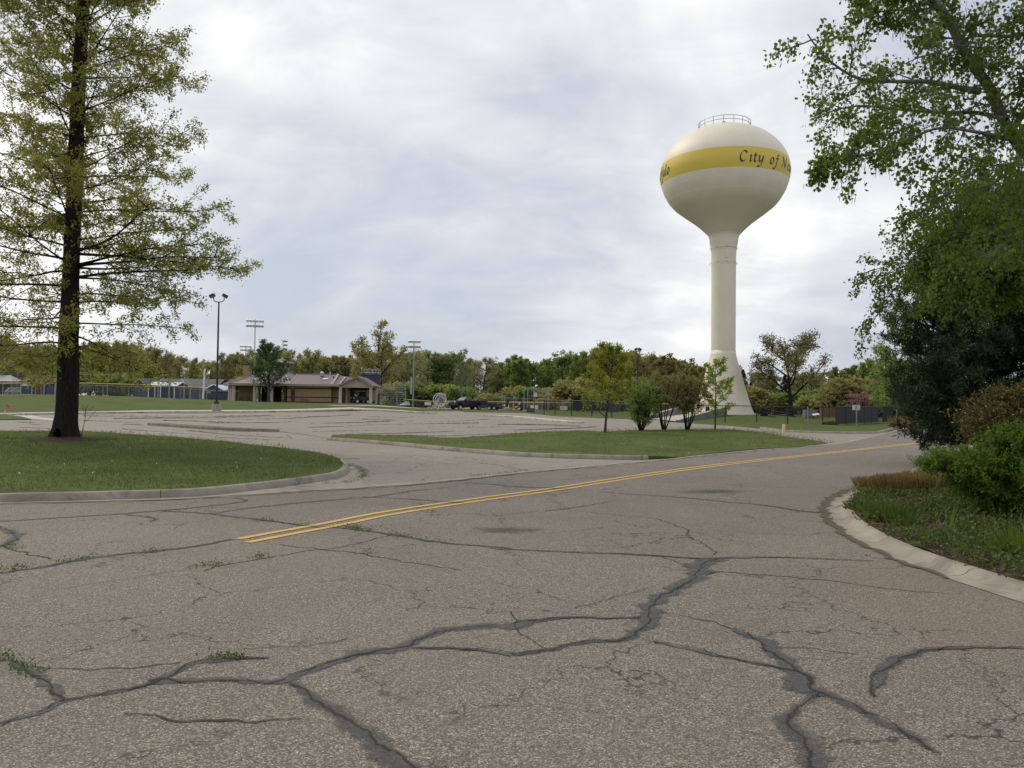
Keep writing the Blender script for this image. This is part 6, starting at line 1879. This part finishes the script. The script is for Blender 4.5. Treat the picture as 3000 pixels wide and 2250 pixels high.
tag(leaves('leaf_litter', G2 + [0, 0, .01], None, L_lit, None, 84, size=.07, aspect=.5, per=2, spread=.03, kind='stuff'), 'dead leaves and stalks littering the planting bed', 'leaf litter')
G3 = scatter(bp_arr, 3500, 3, 14, 4, 17, bed_z, 85)
tag(leaves('dry_straw', G3 + [0, 0, .04], None, L_dry, None, 86, size=.17, aspect=.05, per=2, spread=.05, kind='stuff', upright=.15), 'bleached straw and dry stalks lying through the weedy planting bed', 'straw')
# pale stones at the back of the bed
for i, (px, Y, s, lb) in enumerate(((2687, 17.6, .16, 'small pale upright stone behind the tan grass clumps'), (2705, 17.4, .12, 'dark low stone beside the pale upright one'), (2752, 15.4, .2, 'pale flat stone beside the right tan grass clump'))):
    f = at(px, Y); f.z = bed_z(f.x, f.y)
    bm = bmesh.new(); bmesh.ops.create_icosphere(bm, subdivisions=3, radius=s)
    rq = random.Random(i)
    for v in bm.verts: v.co = Vector((v.co.x * 1.1, v.co.y, v.co.z * (1.3 if i == 0 else .7))) * (1 + .12 * math.sin(v.co.x * 30 + i) * math.cos(v.co.z * 25) + rq.uniform(-.03, .03))
    me = bpy.data.meshes.new('stone'); bm.to_mesh(me); bm.free()
    tag(link_mesh('stone', me, M_conc if i != 1 else M_soil, None, f + Vector((0, 0, s * .4))), lb, 'stone')

# ------------------------------------------------------------------ mown grass
def grass(poly, n, x0, x1, y0, y1, zf, seed, h, w, label, keep=None):
    P = scatter(np.array([(p.x, p.y) for p in poly]), n, x0, x1, y0, y1, zf, seed, keep)
    t = np.array([.5 + .22 * math.sin(a * .8 + 1) * math.cos(b * .6) + .2 * math.sin(a * 2.1 + b * 1.7) for a, b, _ in P])
    o = leaves('lawn_grass', P, None, L_gra, None, seed, size=h, aspect=w, per=3, spread=.035, follow=0, upright=1.1, fold=.05, kind='stuff', tint=np.clip(t, 0, 1))
    return tag(o, label, 'grass')
lz = lambda x, y: terrain(x, y) + .125 + lawn_relief(x, y)
dk = lambda x, y: math.hypot(x - oak_foot.x, y - oak_foot.y + .2) > .62 and (math.hypot((x - oak_foot.x) , (y - oak_foot.y + .25)) > 1.35 or random.random() < .35)
grass(lawn_poly, 70000, -26, -2, 12, 40, lz, 91, .048, .26, 'mown lawn grass round the foot of the big oak', dk)
iz = lambda x, y: terrain(x, y) + .115 + isl_relief(x, y)
grass(isl_poly, 34000, -14, 36, 18, 62, iz, 92, .055, .28, 'mown grass on the kerbed island with the young trees')
# longer fringe along lawn edges
E = []
rnd = random.Random(3)
for p in lo:
    for k in range(7):
        if rnd.random() < .55: E.append((p.x + rnd.uniform(-.05, .05) , p.y + rnd.uniform(.0, .3) if p.y < 20 else p.y - rnd.uniform(.1, .4), terrain(p.x, p.y) + .12))
E = [e for e in E if inside(lawn_poly, e[0], e[1])]
for p in fi:
    for k in range(6): E.append((p.x + rnd.uniform(-.3, .3), p.y + rnd.uniform(-.25, .12), terrain(p.x, p.y) + .03))
tag(leaves('edge_grass', E, None, L_gra, None, 95, size=.12, aspect=.14, per=3, spread=.05, upright=1.3, kind='stuff'), 'longer ragged grass along the lawn edges', 'grass')
# weeds in the cracks
Wd = []
def weeds(line, n, sp=.05):
    Q = spline([(p[0], p[1]) for p in line], .05)
    for k in range(n):
        p = rnd.choice(Q); Wd.append((p.x + rnd.gauss(0, sp), p.y + rnd.gauss(0, sp), terrain(p.x, p.y) + .01))
weeds(B_([(1120, 185), (1170, 190)]), 40, .06); weeds(B_([(1290, 205), (1330, 213)]), 20); weeds(B_([(1490, 215), (1590, 230)]), 110, .07); weeds(B_([(1690, 248), (1760, 262)]), 50)
weeds(B_([(1820, 272), (1920, 283)]), 25); weeds(B_([(890, 385), (950, 380)]), 35); weeds(B_([(1115, 350), (1140, 345)]), 35, .05); weeds(B_([(620, 325), (660, 318)]), 25)
weeds(B_([(30, 400), (90, 395)]), 50, .06); weeds(B_([(0, 770), (60, 810), (140, 855)]), 80, .04); weeds(B_([(900, 788), (1030, 778)]), 60, .03); weeds(B_([(230, 375), (400, 350)]), 40)
weeds(B_([(30, 300), (60, 310)]), 30); weeds(B_([(1600, 330), (1560, 328)]), 20); weeds(B_([(820, 395), (840, 392)]), 12)
weeds([G(1020, 1363), G(1045, 1370), G(1063, 1385), G(1060, 1398), G(1045, 1408), G(1010, 1416), G(950, 1418)], 420, .07)
weeds(D_([(1180, 478), (1400, 462), (1560, 440)]), 90, .06); weeds(D_([(240, 358), (370, 356)]), 40, .04)
weeds([be[i].to_tuple() for i in range(20, len(be) - 60, 6)], 260, .05)
weeds([(p.x, p.y) for p in kn[5:40]], 120, .05)
L_dkw = leafmat('dark_crack_weeds', [(.028, .026, .014), (.055, .05, .024), (.07, .075, .03)], .1)
LW = []
for pts, ws in lotc:
    Q = spline([(p[0], p[1]) for p in pts], .12)
    ph = rnd.uniform(0, 9)
    if not Q: continue
    near = Q[0].y < 55
    for i, p in enumerate(Q):
        if near and rnd.random() < .5: continue
        on = math.sin(i * .05 + ph) + math.sin(i * .017 + ph * 2)
        for k in range(1 if on > .2 and rnd.random() < .3 else 0):
            LW.append((p.x + rnd.gauss(0, .05), p.y + rnd.gauss(0, .07), terrain(p.x, p.y) + .012))
tag(leaves('lot_weeds', LW, None, L_dkw, None, 98, size=.075, aspect=.6, per=2, spread=.03, upright=.7, kind='stuff'), 'sparse dark weeds standing in the long cracks across the car park', 'weeds')
tag(leaves('crack_weeds', Wd, None, L_cov, None, 96, size=.028, aspect=.38, per=3, spread=.018, upright=.4, kind='stuff'), 'small weeds growing in the pavement cracks and gutters', 'weeds')
# clover heads on the lawns
Cf = [tuple(G(rnd.uniform(0, 900), rnd.uniform(1300, 1420))) for k in range(16)] + [tuple(G(rnd.uniform(1250, 2300), rnd.uniform(1280, 1335))) for k in range(14)]
Cf = [(x, y, (lz if x < -1 else iz)(x, y) + .05) for x, y, z_ in Cf if inside(lawn_poly, x, y) or inside(isl_poly, x, y)]
tag(leaves('clover_flowers', Cf, None, pm('white_petals', (.7, .7, .66), .8), None, 97, size=.032, aspect=.9, per=2, spread=.01, kind='stuff'), 'tiny white flower heads dotted over the lawns', 'flowers')
# ------------------------------------------------------------------ middle-distance and far trees
def tree_proto(name, seed, H, spec, r, leafm, barkm, size, per=2, trunkL=.8, lean=0.0, aspect=.6, spread=.2, hang=.1, multi=None, wob=.05, trop=0.02):
    rnd = random.Random(seed)
    root = empty(name, (0, 0, 0))
    sk = Skel()
    starts = multi or [(Vector((0, 0, -.3)), Vector((lean, 0, 1)))]
    for p, d in starts:
        S0 = spec[0]
        pts = limb(rnd, p, d, H * trunkL, 7, wob, trop)
        sk.tubes.append((pts, [r * (1 - .78 * i / 7) * (1.35 if i == 0 and not multi else 1) for i in range(8)], 8 if not multi else 6))
        branch_on(rnd, sk, pts, H, r, 0, spec)
    sk.bark('trunk', barkm, root)
    leaves('crown', sk.lp, sk.ld, leafm, root, seed + 7, size=size, aspect=aspect, per=per, spread=spread, hang=hang, follow=.25)
    return root

sphere = lambda a, b: (lambda t: max(.25, 1.1 * math.sin(PI * min(1, max(0, (t - a) / (b - a) * .82 + .16)))))
sp_young_ = None
def S_round(n1=13, leaf=3, f0=.28): return [dict(n=n1, f0=f0, ang=(42, 72), ratio=(.30, .42), sides=5, rr=.42, shape=sphere(f0, 1.0)),
    dict(n=6, f0=.25, ang=(28, 60), ratio=(.34, .55), seg=5, wob=.18, trop=.06, sides=4, rr=.5), dict(n=4, f0=.25, ang=(25, 60), ratio=(.35, .6), seg=3, wob=.2, trop=.04, sides=3), dict(leaf=leaf, seg=3, wob=.2, sides=3)]
def S_tall(n1=15, leaf=3, f0=.3): return [dict(n=n1, f0=f0, ang=(28, 50), ratio=(.24, .36), sides=5, rr=.4, shape=lambda t: 1.1 - .6 * t),
    dict(n=6, f0=.25, ang=(25, 50), ratio=(.34, .55), seg=5, wob=.15, trop=.10, sides=4, rr=.5), dict(n=4, f0=.25, ang=(25, 55), ratio=(.35, .6), seg=3, wob=.2, trop=.05, sides=3), dict(leaf=leaf, seg=3, wob=.2, sides=3)]
def S_bush(n1=16, leaf=3): return [dict(n=n1, f0=.04, ang=(35, 80), ratio=(.38, .55), sides=4, rr=.5, shape=lambda t: 1.0 - .45 * t),
    dict(n=6, f0=.2, ang=(30, 65), ratio=(.35, .6), seg=4, wob=.2, trop=.05, sides=3), dict(n=3, f0=.2, ang=(30, 60), ratio=(.4, .6), seg=3, sides=3), dict(leaf=leaf, seg=3, sides=3)]
PROTO = {
 'olive': [tree_proto('oak_tree', 101, 14, S_round(15, 4, .14), .22, L_oli, M_barkg, .38, 3, spread=.3), tree_proto('oak_tree', 102, 14, S_tall(18, 4, .15), .20, L_oli, M_barkg, .38, 3, spread=.3)],
 'green': [tree_proto('maple_tree', 103, 14, S_round(17, 4, .1), .20, L_mid, M_barkg, .42, 4), tree_proto('maple_tree', 104, 14, S_tall(20, 4, .08), .20, L_mid, M_barkg, .42, 4)],
 'bare': [tree_proto('bare_tree', 105, 14, S_round(14, 4, .2), .22, L_tan, M_barkg, .26, 3), tree_proto('bare_tree', 106, 14, S_tall(16, 4, .2), .20, L_tan, M_barkg, .26, 3)],
 'yellow': [tree_proto('poplar_tree', 107, 14, S_tall(20, 4, .08), .20, L_yel, M_barkg, .38, 4)],
 'orange': [tree_proto('oak_tree', 108, 14, S_round(16, 4, .12), .22, L_org, M_barkg, .42, 4)],
 'bush': [tree_proto('bush', 109, 5, S_bush(20, 4), .08, L_mid, M_barkg, .34, 3, .6), tree_proto('bush', 110, 5, S_bush(20, 4), .08, L_oli, M_barkg, .34, 3, .6)],
}
def conifer(name, seed, H, R, leafm, n=260, size=.35):
    rnd = random.Random(seed); root = empty(name, (0, 0, 0)); sk = Skel()
    sk.tubes.append(([Vector((0, 0, -.2)), Vector((0, 0, H * .5)), Vector((0, 0, H))], [.05 * R + .06, .04 * R + .03, .02], 6))
    for k in range(n):
        t = rnd.random(); z = H * (.06 + .92 * t); a = rnd.uniform(0, 6.28); L = R * (1.02 - t) ** .75 * rnd.uniform(.7, 1.05)
        grow(rnd, sk, Vector((0, 0, z)), Vector((math.cos(a), math.sin(a), .25)), L, .02, 0, [dict(n=4, f0=.3, ang=(25, 50), ratio=(.3, .5), seg=4, sides=3), dict(leaf=4, seg=3, sides=3)])
    sk.bark('trunk', M_bark, root)
    leaves('crown', sk.lp, sk.ld, leafm, root, seed + 3, size=size, aspect=.4, per=2, spread=.06, follow=.4)
    return root
PROTO['pine'] = [conifer('conifer', 111, 14, 2.6, L_con)]
NOM = {'bush': 4.4}
_used = set()
def plant(kind, k, px, Y, top, label, cat, group=None, sx=1.0, rz=0.0, base=None):
    pr = PROTO[kind][k % len(PROTO[kind])]
    p = base or at(px, Y)
    h = lift(p, top) - p.z
    o = pr if pr.name not in _used else copy_tree(pr)
    _used.add(pr.name); _used.add(o.name)
    # measured height of the prototype
    if pr.name not in NOM:
        crown = [c for c in pr.children if c.name.startswith('crown')][0]
        co_ = np.empty(len(crown.data.vertices) * 3, np.float32); crown.data.vertices.foreach_get('co', co_)
        NOM[pr.name] = float(np.percentile(co_.reshape(-1, 3)[:, 2], 99.7))
    s = h / NOM[pr.name]
    o.location = p; o.rotation_euler = (0, 0, rz); o.scale = (s * sx, s * sx, s)
    return tag(o, label, cat, group)

# the wood
rnd = random.Random(77)
TX = [-120, 0, 60, 180, 300, 420, 520, 620, 700, 850, 960, 1050, 1110, 1180, 1250, 1290, 1350, 1400, 1470, 1520, 1560, 1620, 1680, 1740, 1800, 1880, 1930, 1990, 2050, 2170, 2230, 2300, 2400, 2480, 2560, 2640, 2760]
TYY = [965, 965, 1002, 1012, 985, 1005, 1032, 1046, 1027, 1026, 1036, 1036, 1022, 1022, 1016, 1026, 1036, 1044, 1054, 1036, 1048, 1040, 1026, 1022, 1030, 1022, 1036, 1064, 1070, 1084, 1080, 1090, 1084, 1064, 1050, 1058, 1050]
ZONES = [(-200, 230, 'behind the left dugout', 'olive olive bare olive green', (165, 215)), (230, 430, 'behind the yellow rail', 'olive yellow olive bare', (165, 215)),
 (430, 640, 'behind the blue clubhouse', 'olive olive yellow bare', (180, 225)), (640, 850, 'behind the open pavilion', 'olive bare orange olive', (190, 235)), (850, 1110, 'behind the mauve roof', 'bare olive bare olive orange', (190, 240)),
 (1110, 1250, 'behind the bleachers', 'bare bare olive bare', (175, 215)), (1250, 1420, 'behind the pickup truck', 'bare bare green bare', (170, 205)), (1420, 1620, 'behind the wire backstop', 'green green yellow green', (165, 195)),
 (1620, 1780, 'behind the island trees', 'green green orange yellow', (160, 190)), (1780, 2080, 'left of the tower foot', 'orange olive olive orange', (155, 185)),
 (2080, 2420, 'right of the tower foot', 'olive green pine olive bare', (135, 175)), (2420, 2800, 'behind the redbud', 'green bare green yellow', (120, 165))]
KN = {'olive': ('olive-leaved oak', 'tree'), 'green': ('green maple', 'tree'), 'bare': ('half-bare tree', 'tree'), 'yellow': ('yellow-green tree', 'tree'), 'orange': ('orange-brown oak', 'tree'), 'pine': ('dark conifer', 'tree'), 'bush': ('low bush', 'bush')}
rows = []
for row, (step, drop, dy, jit) in enumerate(((40, 0, 0, 14), (36, 14, 26, 12), (44, 88, -12, 24), (46, 40, 62, 16))):
    px = -110 + row * 13
    while px < 2740:
        x = px + rnd.uniform(-10, 10)
        z_ = next(z for z in ZONES if z[0] <= x < z[1]) if -200 <= x < 2800 else None
        if z_:
            kind = rnd.choice(z_[3].split()) if row != 2 else 'bush'
            Y = rnd.uniform(*z_[4]) + dy
            top = float(np.interp(x, TX, TYY)) + drop * (.55 if row == 2 and x > 2080 else 1) + rnd.uniform(-.5, 1) * jit
            if row == 2: Y = z_[4][0] - rnd.uniform(0, 12)
            rows.append((row, x, kind, Y, top, z_[2]))
        px += step
from collections import defaultdict
cnt = defaultdict(list)
for t in rows: cnt[(t[0], t[2], t[5])].append(t[1])
ORD = ['leftmost', 'second from left', 'third from left', 'fourth from left', 'fifth from left', 'sixth from left', 'seventh from left', 'eighth from left', 'ninth from left', 'tenth from left', 'eleventh from left', 'twelfth from left']
for i, (row, x, kind, Y, top, where) in enumerate(rows):
    lst = sorted(cnt[(row, kind, where)]); n = lst.index(x)
    place = ('in the front row', 'deeper in the wood', 'at the wood edge', 'at the back of the wood')[row]
    lab = f'{KN[kind][0]} {place} {where}' + ('' if len(lst) == 1 else f', {ORD[n]}')
    plant(kind, i, x, Y, top, lab, KN[kind][1], 'trees of the wood round the park', rnd.uniform(.85, 1.2) * (1.1 if kind != 'bush' else 1.5), rnd.uniform(0, 6.28))
print('wood', len(rows))

# single trees that stand out
def lone(name, base, top, H, spec, r, lm, bm_, size, label, seed, per=2, cat='tree', sx=1.0, **kw):
    o = tree_proto(name, seed, H, spec, r, lm, bm_, size, per, **kw)
    crown = [c for c in o.children if c.name.startswith('crown')][0]
    co_ = np.empty(len(crown.data.vertices) * 3, np.float32); crown.data.vertices.foreach_get('co', co_)
    zt = float(np.percentile(co_.reshape(-1, 3)[:, 2], 99.8))
    s = (lift(base, top) - base.z) / zt
    o.location = base; o.scale = (s * sx, s * sx, s)
    return tag(o, label, cat)
def on_isl(px, py):
    p = G(px, py, .1); p.z = iz(p.x, p.y); return p
sp_cone = [dict(n=26, f0=.14, ang=(38, 60), ratio=(.34, .44), sides=5, rr=.4, shape=lambda t: 1.15 - .85 * t), dict(n=7, f0=.2, ang=(25, 50), ratio=(.34, .5), seg=5, wob=.15, trop=.10, sides=3, rr=.5),
           dict(n=4, f0=.2, ang=(25, 50), ratio=(.4, .6), seg=3, wob=.15, trop=.08, sides=3), dict(leaf=4, seg=3, wob=.15, trop=.05, sides=3)]
lone('maple_tree', at(787, 124), 996, 9.5, sp_cone, .16, L_dkg, M_barkg, .22, 'dark green cone-shaped maple in front of the open pavilion', 201, 2, spread=.12, trunkL=.86, sx=1.45)
sp_oakw = [dict(n=9, f0=.26, ang=(28, 62), ratio=(.42, .60), sides=6, rr=.5, shape=lambda t: 1.05 - .45 * t), dict(n=7, f0=.3, ang=(25, 60), ratio=(.30, .5), seg=6, wob=.18, trop=.05, sides=4, rr=.5),
           dict(n=5, f0=.3, ang=(25, 60), ratio=(.3, .5), seg=4, wob=.2, trop=.04, sides=3), dict(leaf=3, seg=3, wob=.2, sides=3)]
lone('oak_tree', at(1097, 150), 942, 14.5, sp_oakw, .24, L_oli, M_bark, .30, 'big spreading oak with olive leaves rising behind the carport', 202, 6, spread=.24, trunkL=.66, sx=1.35)
lone('oak_tree', at(2318, 112), 974, 12, sp_oakw, .24, L_tan, M_bark, .22, 'large open-crowned oak with forked trunk right of the water tower', 205, 9, spread=.26, trunkL=.66, sx=1.25)
sp_young = [dict(n=17, f0=.22, ang=(42, 66), ratio=(.30, .44), sides=4, rr=.42, shape=lambda t: 1.2 - .85 * t), dict(n=7, f0=.2, ang=(25, 55), ratio=(.32, .52), seg=5, wob=.15, trop=.07, sides=3, rr=.5),
            dict(n=4, f0=.25, ang=(25, 55), ratio=(.35, .6), seg=3, wob=.15, trop=.04, sides=3), dict(leaf=3, seg=3, wob=.2, sides=3)]
lone('young_tree', on_isl(1772, 1263), 1004, 6, sp_young, .075, L_gold, M_barkg, .105, 'tallest young tree on the island, golden green with a straight slim trunk', 211, 7, spread=.08, trunkL=.86, sx=1.12)
lone('young_tree', on_isl(2095, 1256), 1048, 5, [dict(n=15, f0=.24, ang=(48, 72), ratio=(.32, .46), sides=4, rr=.45, shape=lambda t: 1.1 - .7 * t), dict(n=6, f0=.2, ang=(25, 50), ratio=(.28, .42), seg=5, wob=.12, trop=.03, flat=.3, sides=3, rr=.5), dict(leaf=5, seg=3, wob=.2, sides=3)],
     .06, L_gold, M_barkg, .12, 'open young tree on the island standing right in front of the tower foot', 214, 9, spread=.07, trunkL=.88)
def vase(n, seed):
    rq = random.Random(seed); out = []
    for k in range(n):
        a = 2 * PI * k / n + rq.uniform(-.3, .3); t = rq.uniform(.12, .42)
        out.append((Vector((math.cos(a) * .08, math.sin(a) * .08, -.1)), Vector((math.cos(a) * t, math.sin(a) * t, 1))))
    return out
def sp_vase(leaf, f0=.35): return [dict(n=9, f0=f0, ang=(30, 65), ratio=(.22, .36), sides=4, rr=.5), dict(n=6, f0=.2, ang=(25, 60), ratio=(.4, .6), seg=4, wob=.2, trop=.05, sides=3), dict(leaf=leaf, seg=3, wob=.2, sides=3)]
lone('tall_shrub', on_isl(1878, 1258), 1112, 4, sp_vase(4, .12), .05, L_mid, M_bark, .10, 'leafy many-stemmed green shrub, left of the two sparser ones on the island', 221, 5, 'shrub', spread=.06, multi=vase(11, 1), trunkL=.85, sx=1.08)
lone('tall_shrub', on_isl(1945, 1256), 1088, 4, sp_vase(4, .40), .045, L_brz, M_bark, .10, 'bronze-topped bare-stemmed shrub between two others on the island', 222, 4, 'shrub', spread=.06, multi=vase(8, 2), trunkL=.86, sx=.9)
lone('tall_shrub', on_isl(2013, 1256), 1102, 4, sp_vase(4, .34), .045, L_brz, M_bark, .10, 'bronze and green many-stemmed shrub next to the open young tree', 223, 4, 'shrub', spread=.06, multi=vase(9, 3), trunkL=.86, sx=.95)
lone('young_tree', G(1353, 1197), 1040, 6, [dict(n=16, f0=.25, ang=(25, 45), ratio=(.32, .45), sides=4, rr=.45, shape=lambda t: 1.1 - .6 * t), dict(n=8, f0=.15, ang=(20, 45), ratio=(.4, .6), seg=5, wob=.12, trop=.06, sides=3, rr=.5), dict(leaf=4, seg=3, sides=3)],
     .08, L_tan, M_barkp, .09, 'bare twiggy young tree standing in front of the pickup truck', 231, 1, spread=.05, trunkL=.8, sx=.95)
lone('small_tree', at(1737, 121), 1132, 4, sp_vase(4, .35), .05, L_yel, M_barkp, .16, 'small pale-stemmed light green tree against the black screens', 232, 2, multi=vase(4, 5), trunkL=.8)
lone('redbud_tree', at(2530, 92), 1148, 3, sp_vase(5, .12), .05, L_pnk, M_bark, .11, 'pink blossoming tree behind the screened fence', 233, 3, spread=.06, multi=vase(10, 6), trunkL=.9, sx=1.25)
for px, py, lb, sd in ((1691, 1149, 'left of a pair of narrow dark conifers behind the black screens', 241), (1708, 1148, 'right of a pair of narrow dark conifers behind the black screens', 242)):
    p = at(px, 127); h = lift(p, py) - p.z
    o = conifer('arborvitae', sd, h, .95, L_con, 150, .16); o.location = p; tag(o, lb, 'conifer', 'pair of narrow conifers')
p = at(2238, 106); h = lift(p, 1196) - p.z
o = tree_proto('round_bush', 243, h, S_bush(22, 4), .05, L_con, M_bark, .12, 2, .55, spread=.05); o.location = p; tag(o, 'dark clipped round bush beyond the fence right of the tower', 'bush')
lone('birch_tree', at(2634, 88), 950, 9, [dict(n=22, f0=.1, ang=(35, 65), ratio=(.26, .38), sides=4, rr=.4, shape=lambda t: 1.1 - .5 * t), dict(n=7, f0=.2, ang=(25, 55), ratio=(.35, .55), seg=5, wob=.15, trop=-.12, sides=3), dict(n=3, f0=.2, ang=(20, 45), ratio=(.5, .8), seg=4, trop=-.2, sides=3), dict(leaf=4, seg=3, trop=-.2, sides=3)],
     .12, L_yel, M_barkg, .2, 'yellow-green drooping tree at the roadside left of the dark pine', 251, 5, spread=.14, sx=.9)
# dry tall grass at the roadside
tgp = at(2648, 68)
r = empty('tall_grass', tgp, 0, 'patch of tall dry grass at the roadside beyond the marker post', 'grass')
blades('dry_stalks', (0, 0, 0), 1.1, 700, 1.1, L_dry, r, 261, .3, .03)
# soil heap at the fence corner
hp_ = G(2433, 1243); bm = bmesh.new(); bmesh.ops.create_icosphere(bm, subdivisions=3, radius=1)
for v in bm.verts: v.co = Vector((v.co.x * .75, v.co.y * .5, max(-.1, v.co.z * .28))) * (1 + .18 * math.sin(v.co.x * 6) * math.cos(v.co.y * 7))
me = bpy.data.meshes.new('soil_heap'); bm.to_mesh(me); bm.free()
tag(link_mesh('soil_heap', me, M_soil, None, hp_), 'small dark heap of soil at the corner of the screened fence', 'soil heap')

# ------------------------------------------------------------------ sky and light
SUN_AZ, SUN_EL = math.radians(-52), math.radians(46)    # azimuth from +Y towards +X
sd = Vector((math.sin(SUN_AZ) * math.cos(SUN_EL), math.cos(SUN_AZ) * math.cos(SUN_EL), math.sin(SUN_EL)))
wd = bpy.data.worlds.new('World'); scene.world = wd; wd.use_nodes = True
nt = wd.node_tree; nt.nodes.clear(); N, L = nt.nodes, nt.links
sky = N.new('ShaderNodeTexSky'); sky.sky_type = 'NISHITA'; sky.sun_disc = False
sky.sun_elevation = SUN_EL; sky.sun_rotation = SUN_AZ
sky.air_density = 1.0; sky.dust_density = 1.5
tc = N.new('ShaderNodeTexCoord').outputs['Generated']
s = N.new('ShaderNodeSeparateXYZ'); L.new(tc, s.inputs[0])
zz = mathn(N, L, 'ADD', mathn(N, L, 'MAXIMUM', s.outputs[2], 0.0), .42)
cb = N.new('ShaderNodeCombineXYZ')
L.new(mathn(N, L, 'DIVIDE', s.outputs[0], zz), cb.inputs[0]); L.new(mathn(N, L, 'DIVIDE', s.outputs[1], zz), cb.inputs[1])
mp = N.new('ShaderNodeMapping'); L.new(cb.outputs[0], mp.inputs[0])
mp.inputs['Location'].default_value = (3.1, 1.7, 0); mp.inputs['Scale'].default_value = (1.25, 1.0, 1)
mp.inputs['Rotation'].default_value = (0, 0, .5)
n1 = noise(N, L, 1.25, 5, .48, mp.outputs[0], .4)
mp2 = N.new('ShaderNodeMapping'); L.new(cb.outputs[0], mp2.inputs[0]); mp2.inputs['Scale'].default_value = (1.6, 3.0, 1); mp2.inputs['Rotation'].default_value = (0, 0, .55)
n2 = noise(N, L, 2.4, 8, .6, mp2.outputs[0], .6)
v = mathn(N, L, 'ADD', mathn(N, L, 'MULTIPLY', n1.outputs[0], .76), mathn(N, L, 'MULTIPLY', n2.outputs[0], .24))
# brighter cloud where the sun stands behind it
dt = N.new('ShaderNodeVectorMath'); dt.operation = 'DOT_PRODUCT'; L.new(tc, dt.inputs[0])
gl_ = Vector((-.40, .86, .32)).normalized(); dt.inputs[1].default_value = gl_
glow = mapr(N, L, dt.outputs['Value'], .90, 1.0, 0, .09)
v = mathn(N, L, 'ADD', v, glow)
low = mapr(N, L, s.outputs[2], .02, .22, .11, 0.0)
v = mathn(N, L, 'SUBTRACT', v, low)
cr = ramp(N, [(.36, (4.9, 5.3, 6.05)), (.45, (6.0, 6.3, 6.9)), (.53, (7.3, 7.45, 7.75)), (.61, (9.3, 9.25, 9.1))])
L.new(v, cr.inputs[0])
cov = mapr(N, L, v, .30, .46, .80, .99)
col = mixc(N, L, cov, sky.outputs[0], cr.outputs[0])
bg = N.new('ShaderNodeBackground'); L.new(col, bg.inputs[0]); bg.inputs[1].default_value = .09
out = N.new('ShaderNodeOutputWorld'); L.new(bg.outputs[0], out.inputs[0])
sl = bpy.data.lights.new('sun', 'SUN'); so = bpy.data.objects.new('sun', sl); COL.objects.link(so)
sl.energy = 1.5; sl.angle = math.radians(25); sl.color = (1.0, .90, .75)
so.rotation_euler = sd.to_track_quat('Z', 'Y').to_euler(); so.location = (0, 0, 60)

scene.view_settings.view_transform = 'Standard'; scene.view_settings.look = 'None'
scene.view_settings.exposure = 0.35; scene.view_settings.gamma = 1
scene.cycles.max_bounces = 6; scene.cycles.transparent_max_bounces = 24
scene.cycles.diffuse_bounces = 3; scene.cycles.glossy_bounces = 2; scene.cycles.transmission_bounces = 3
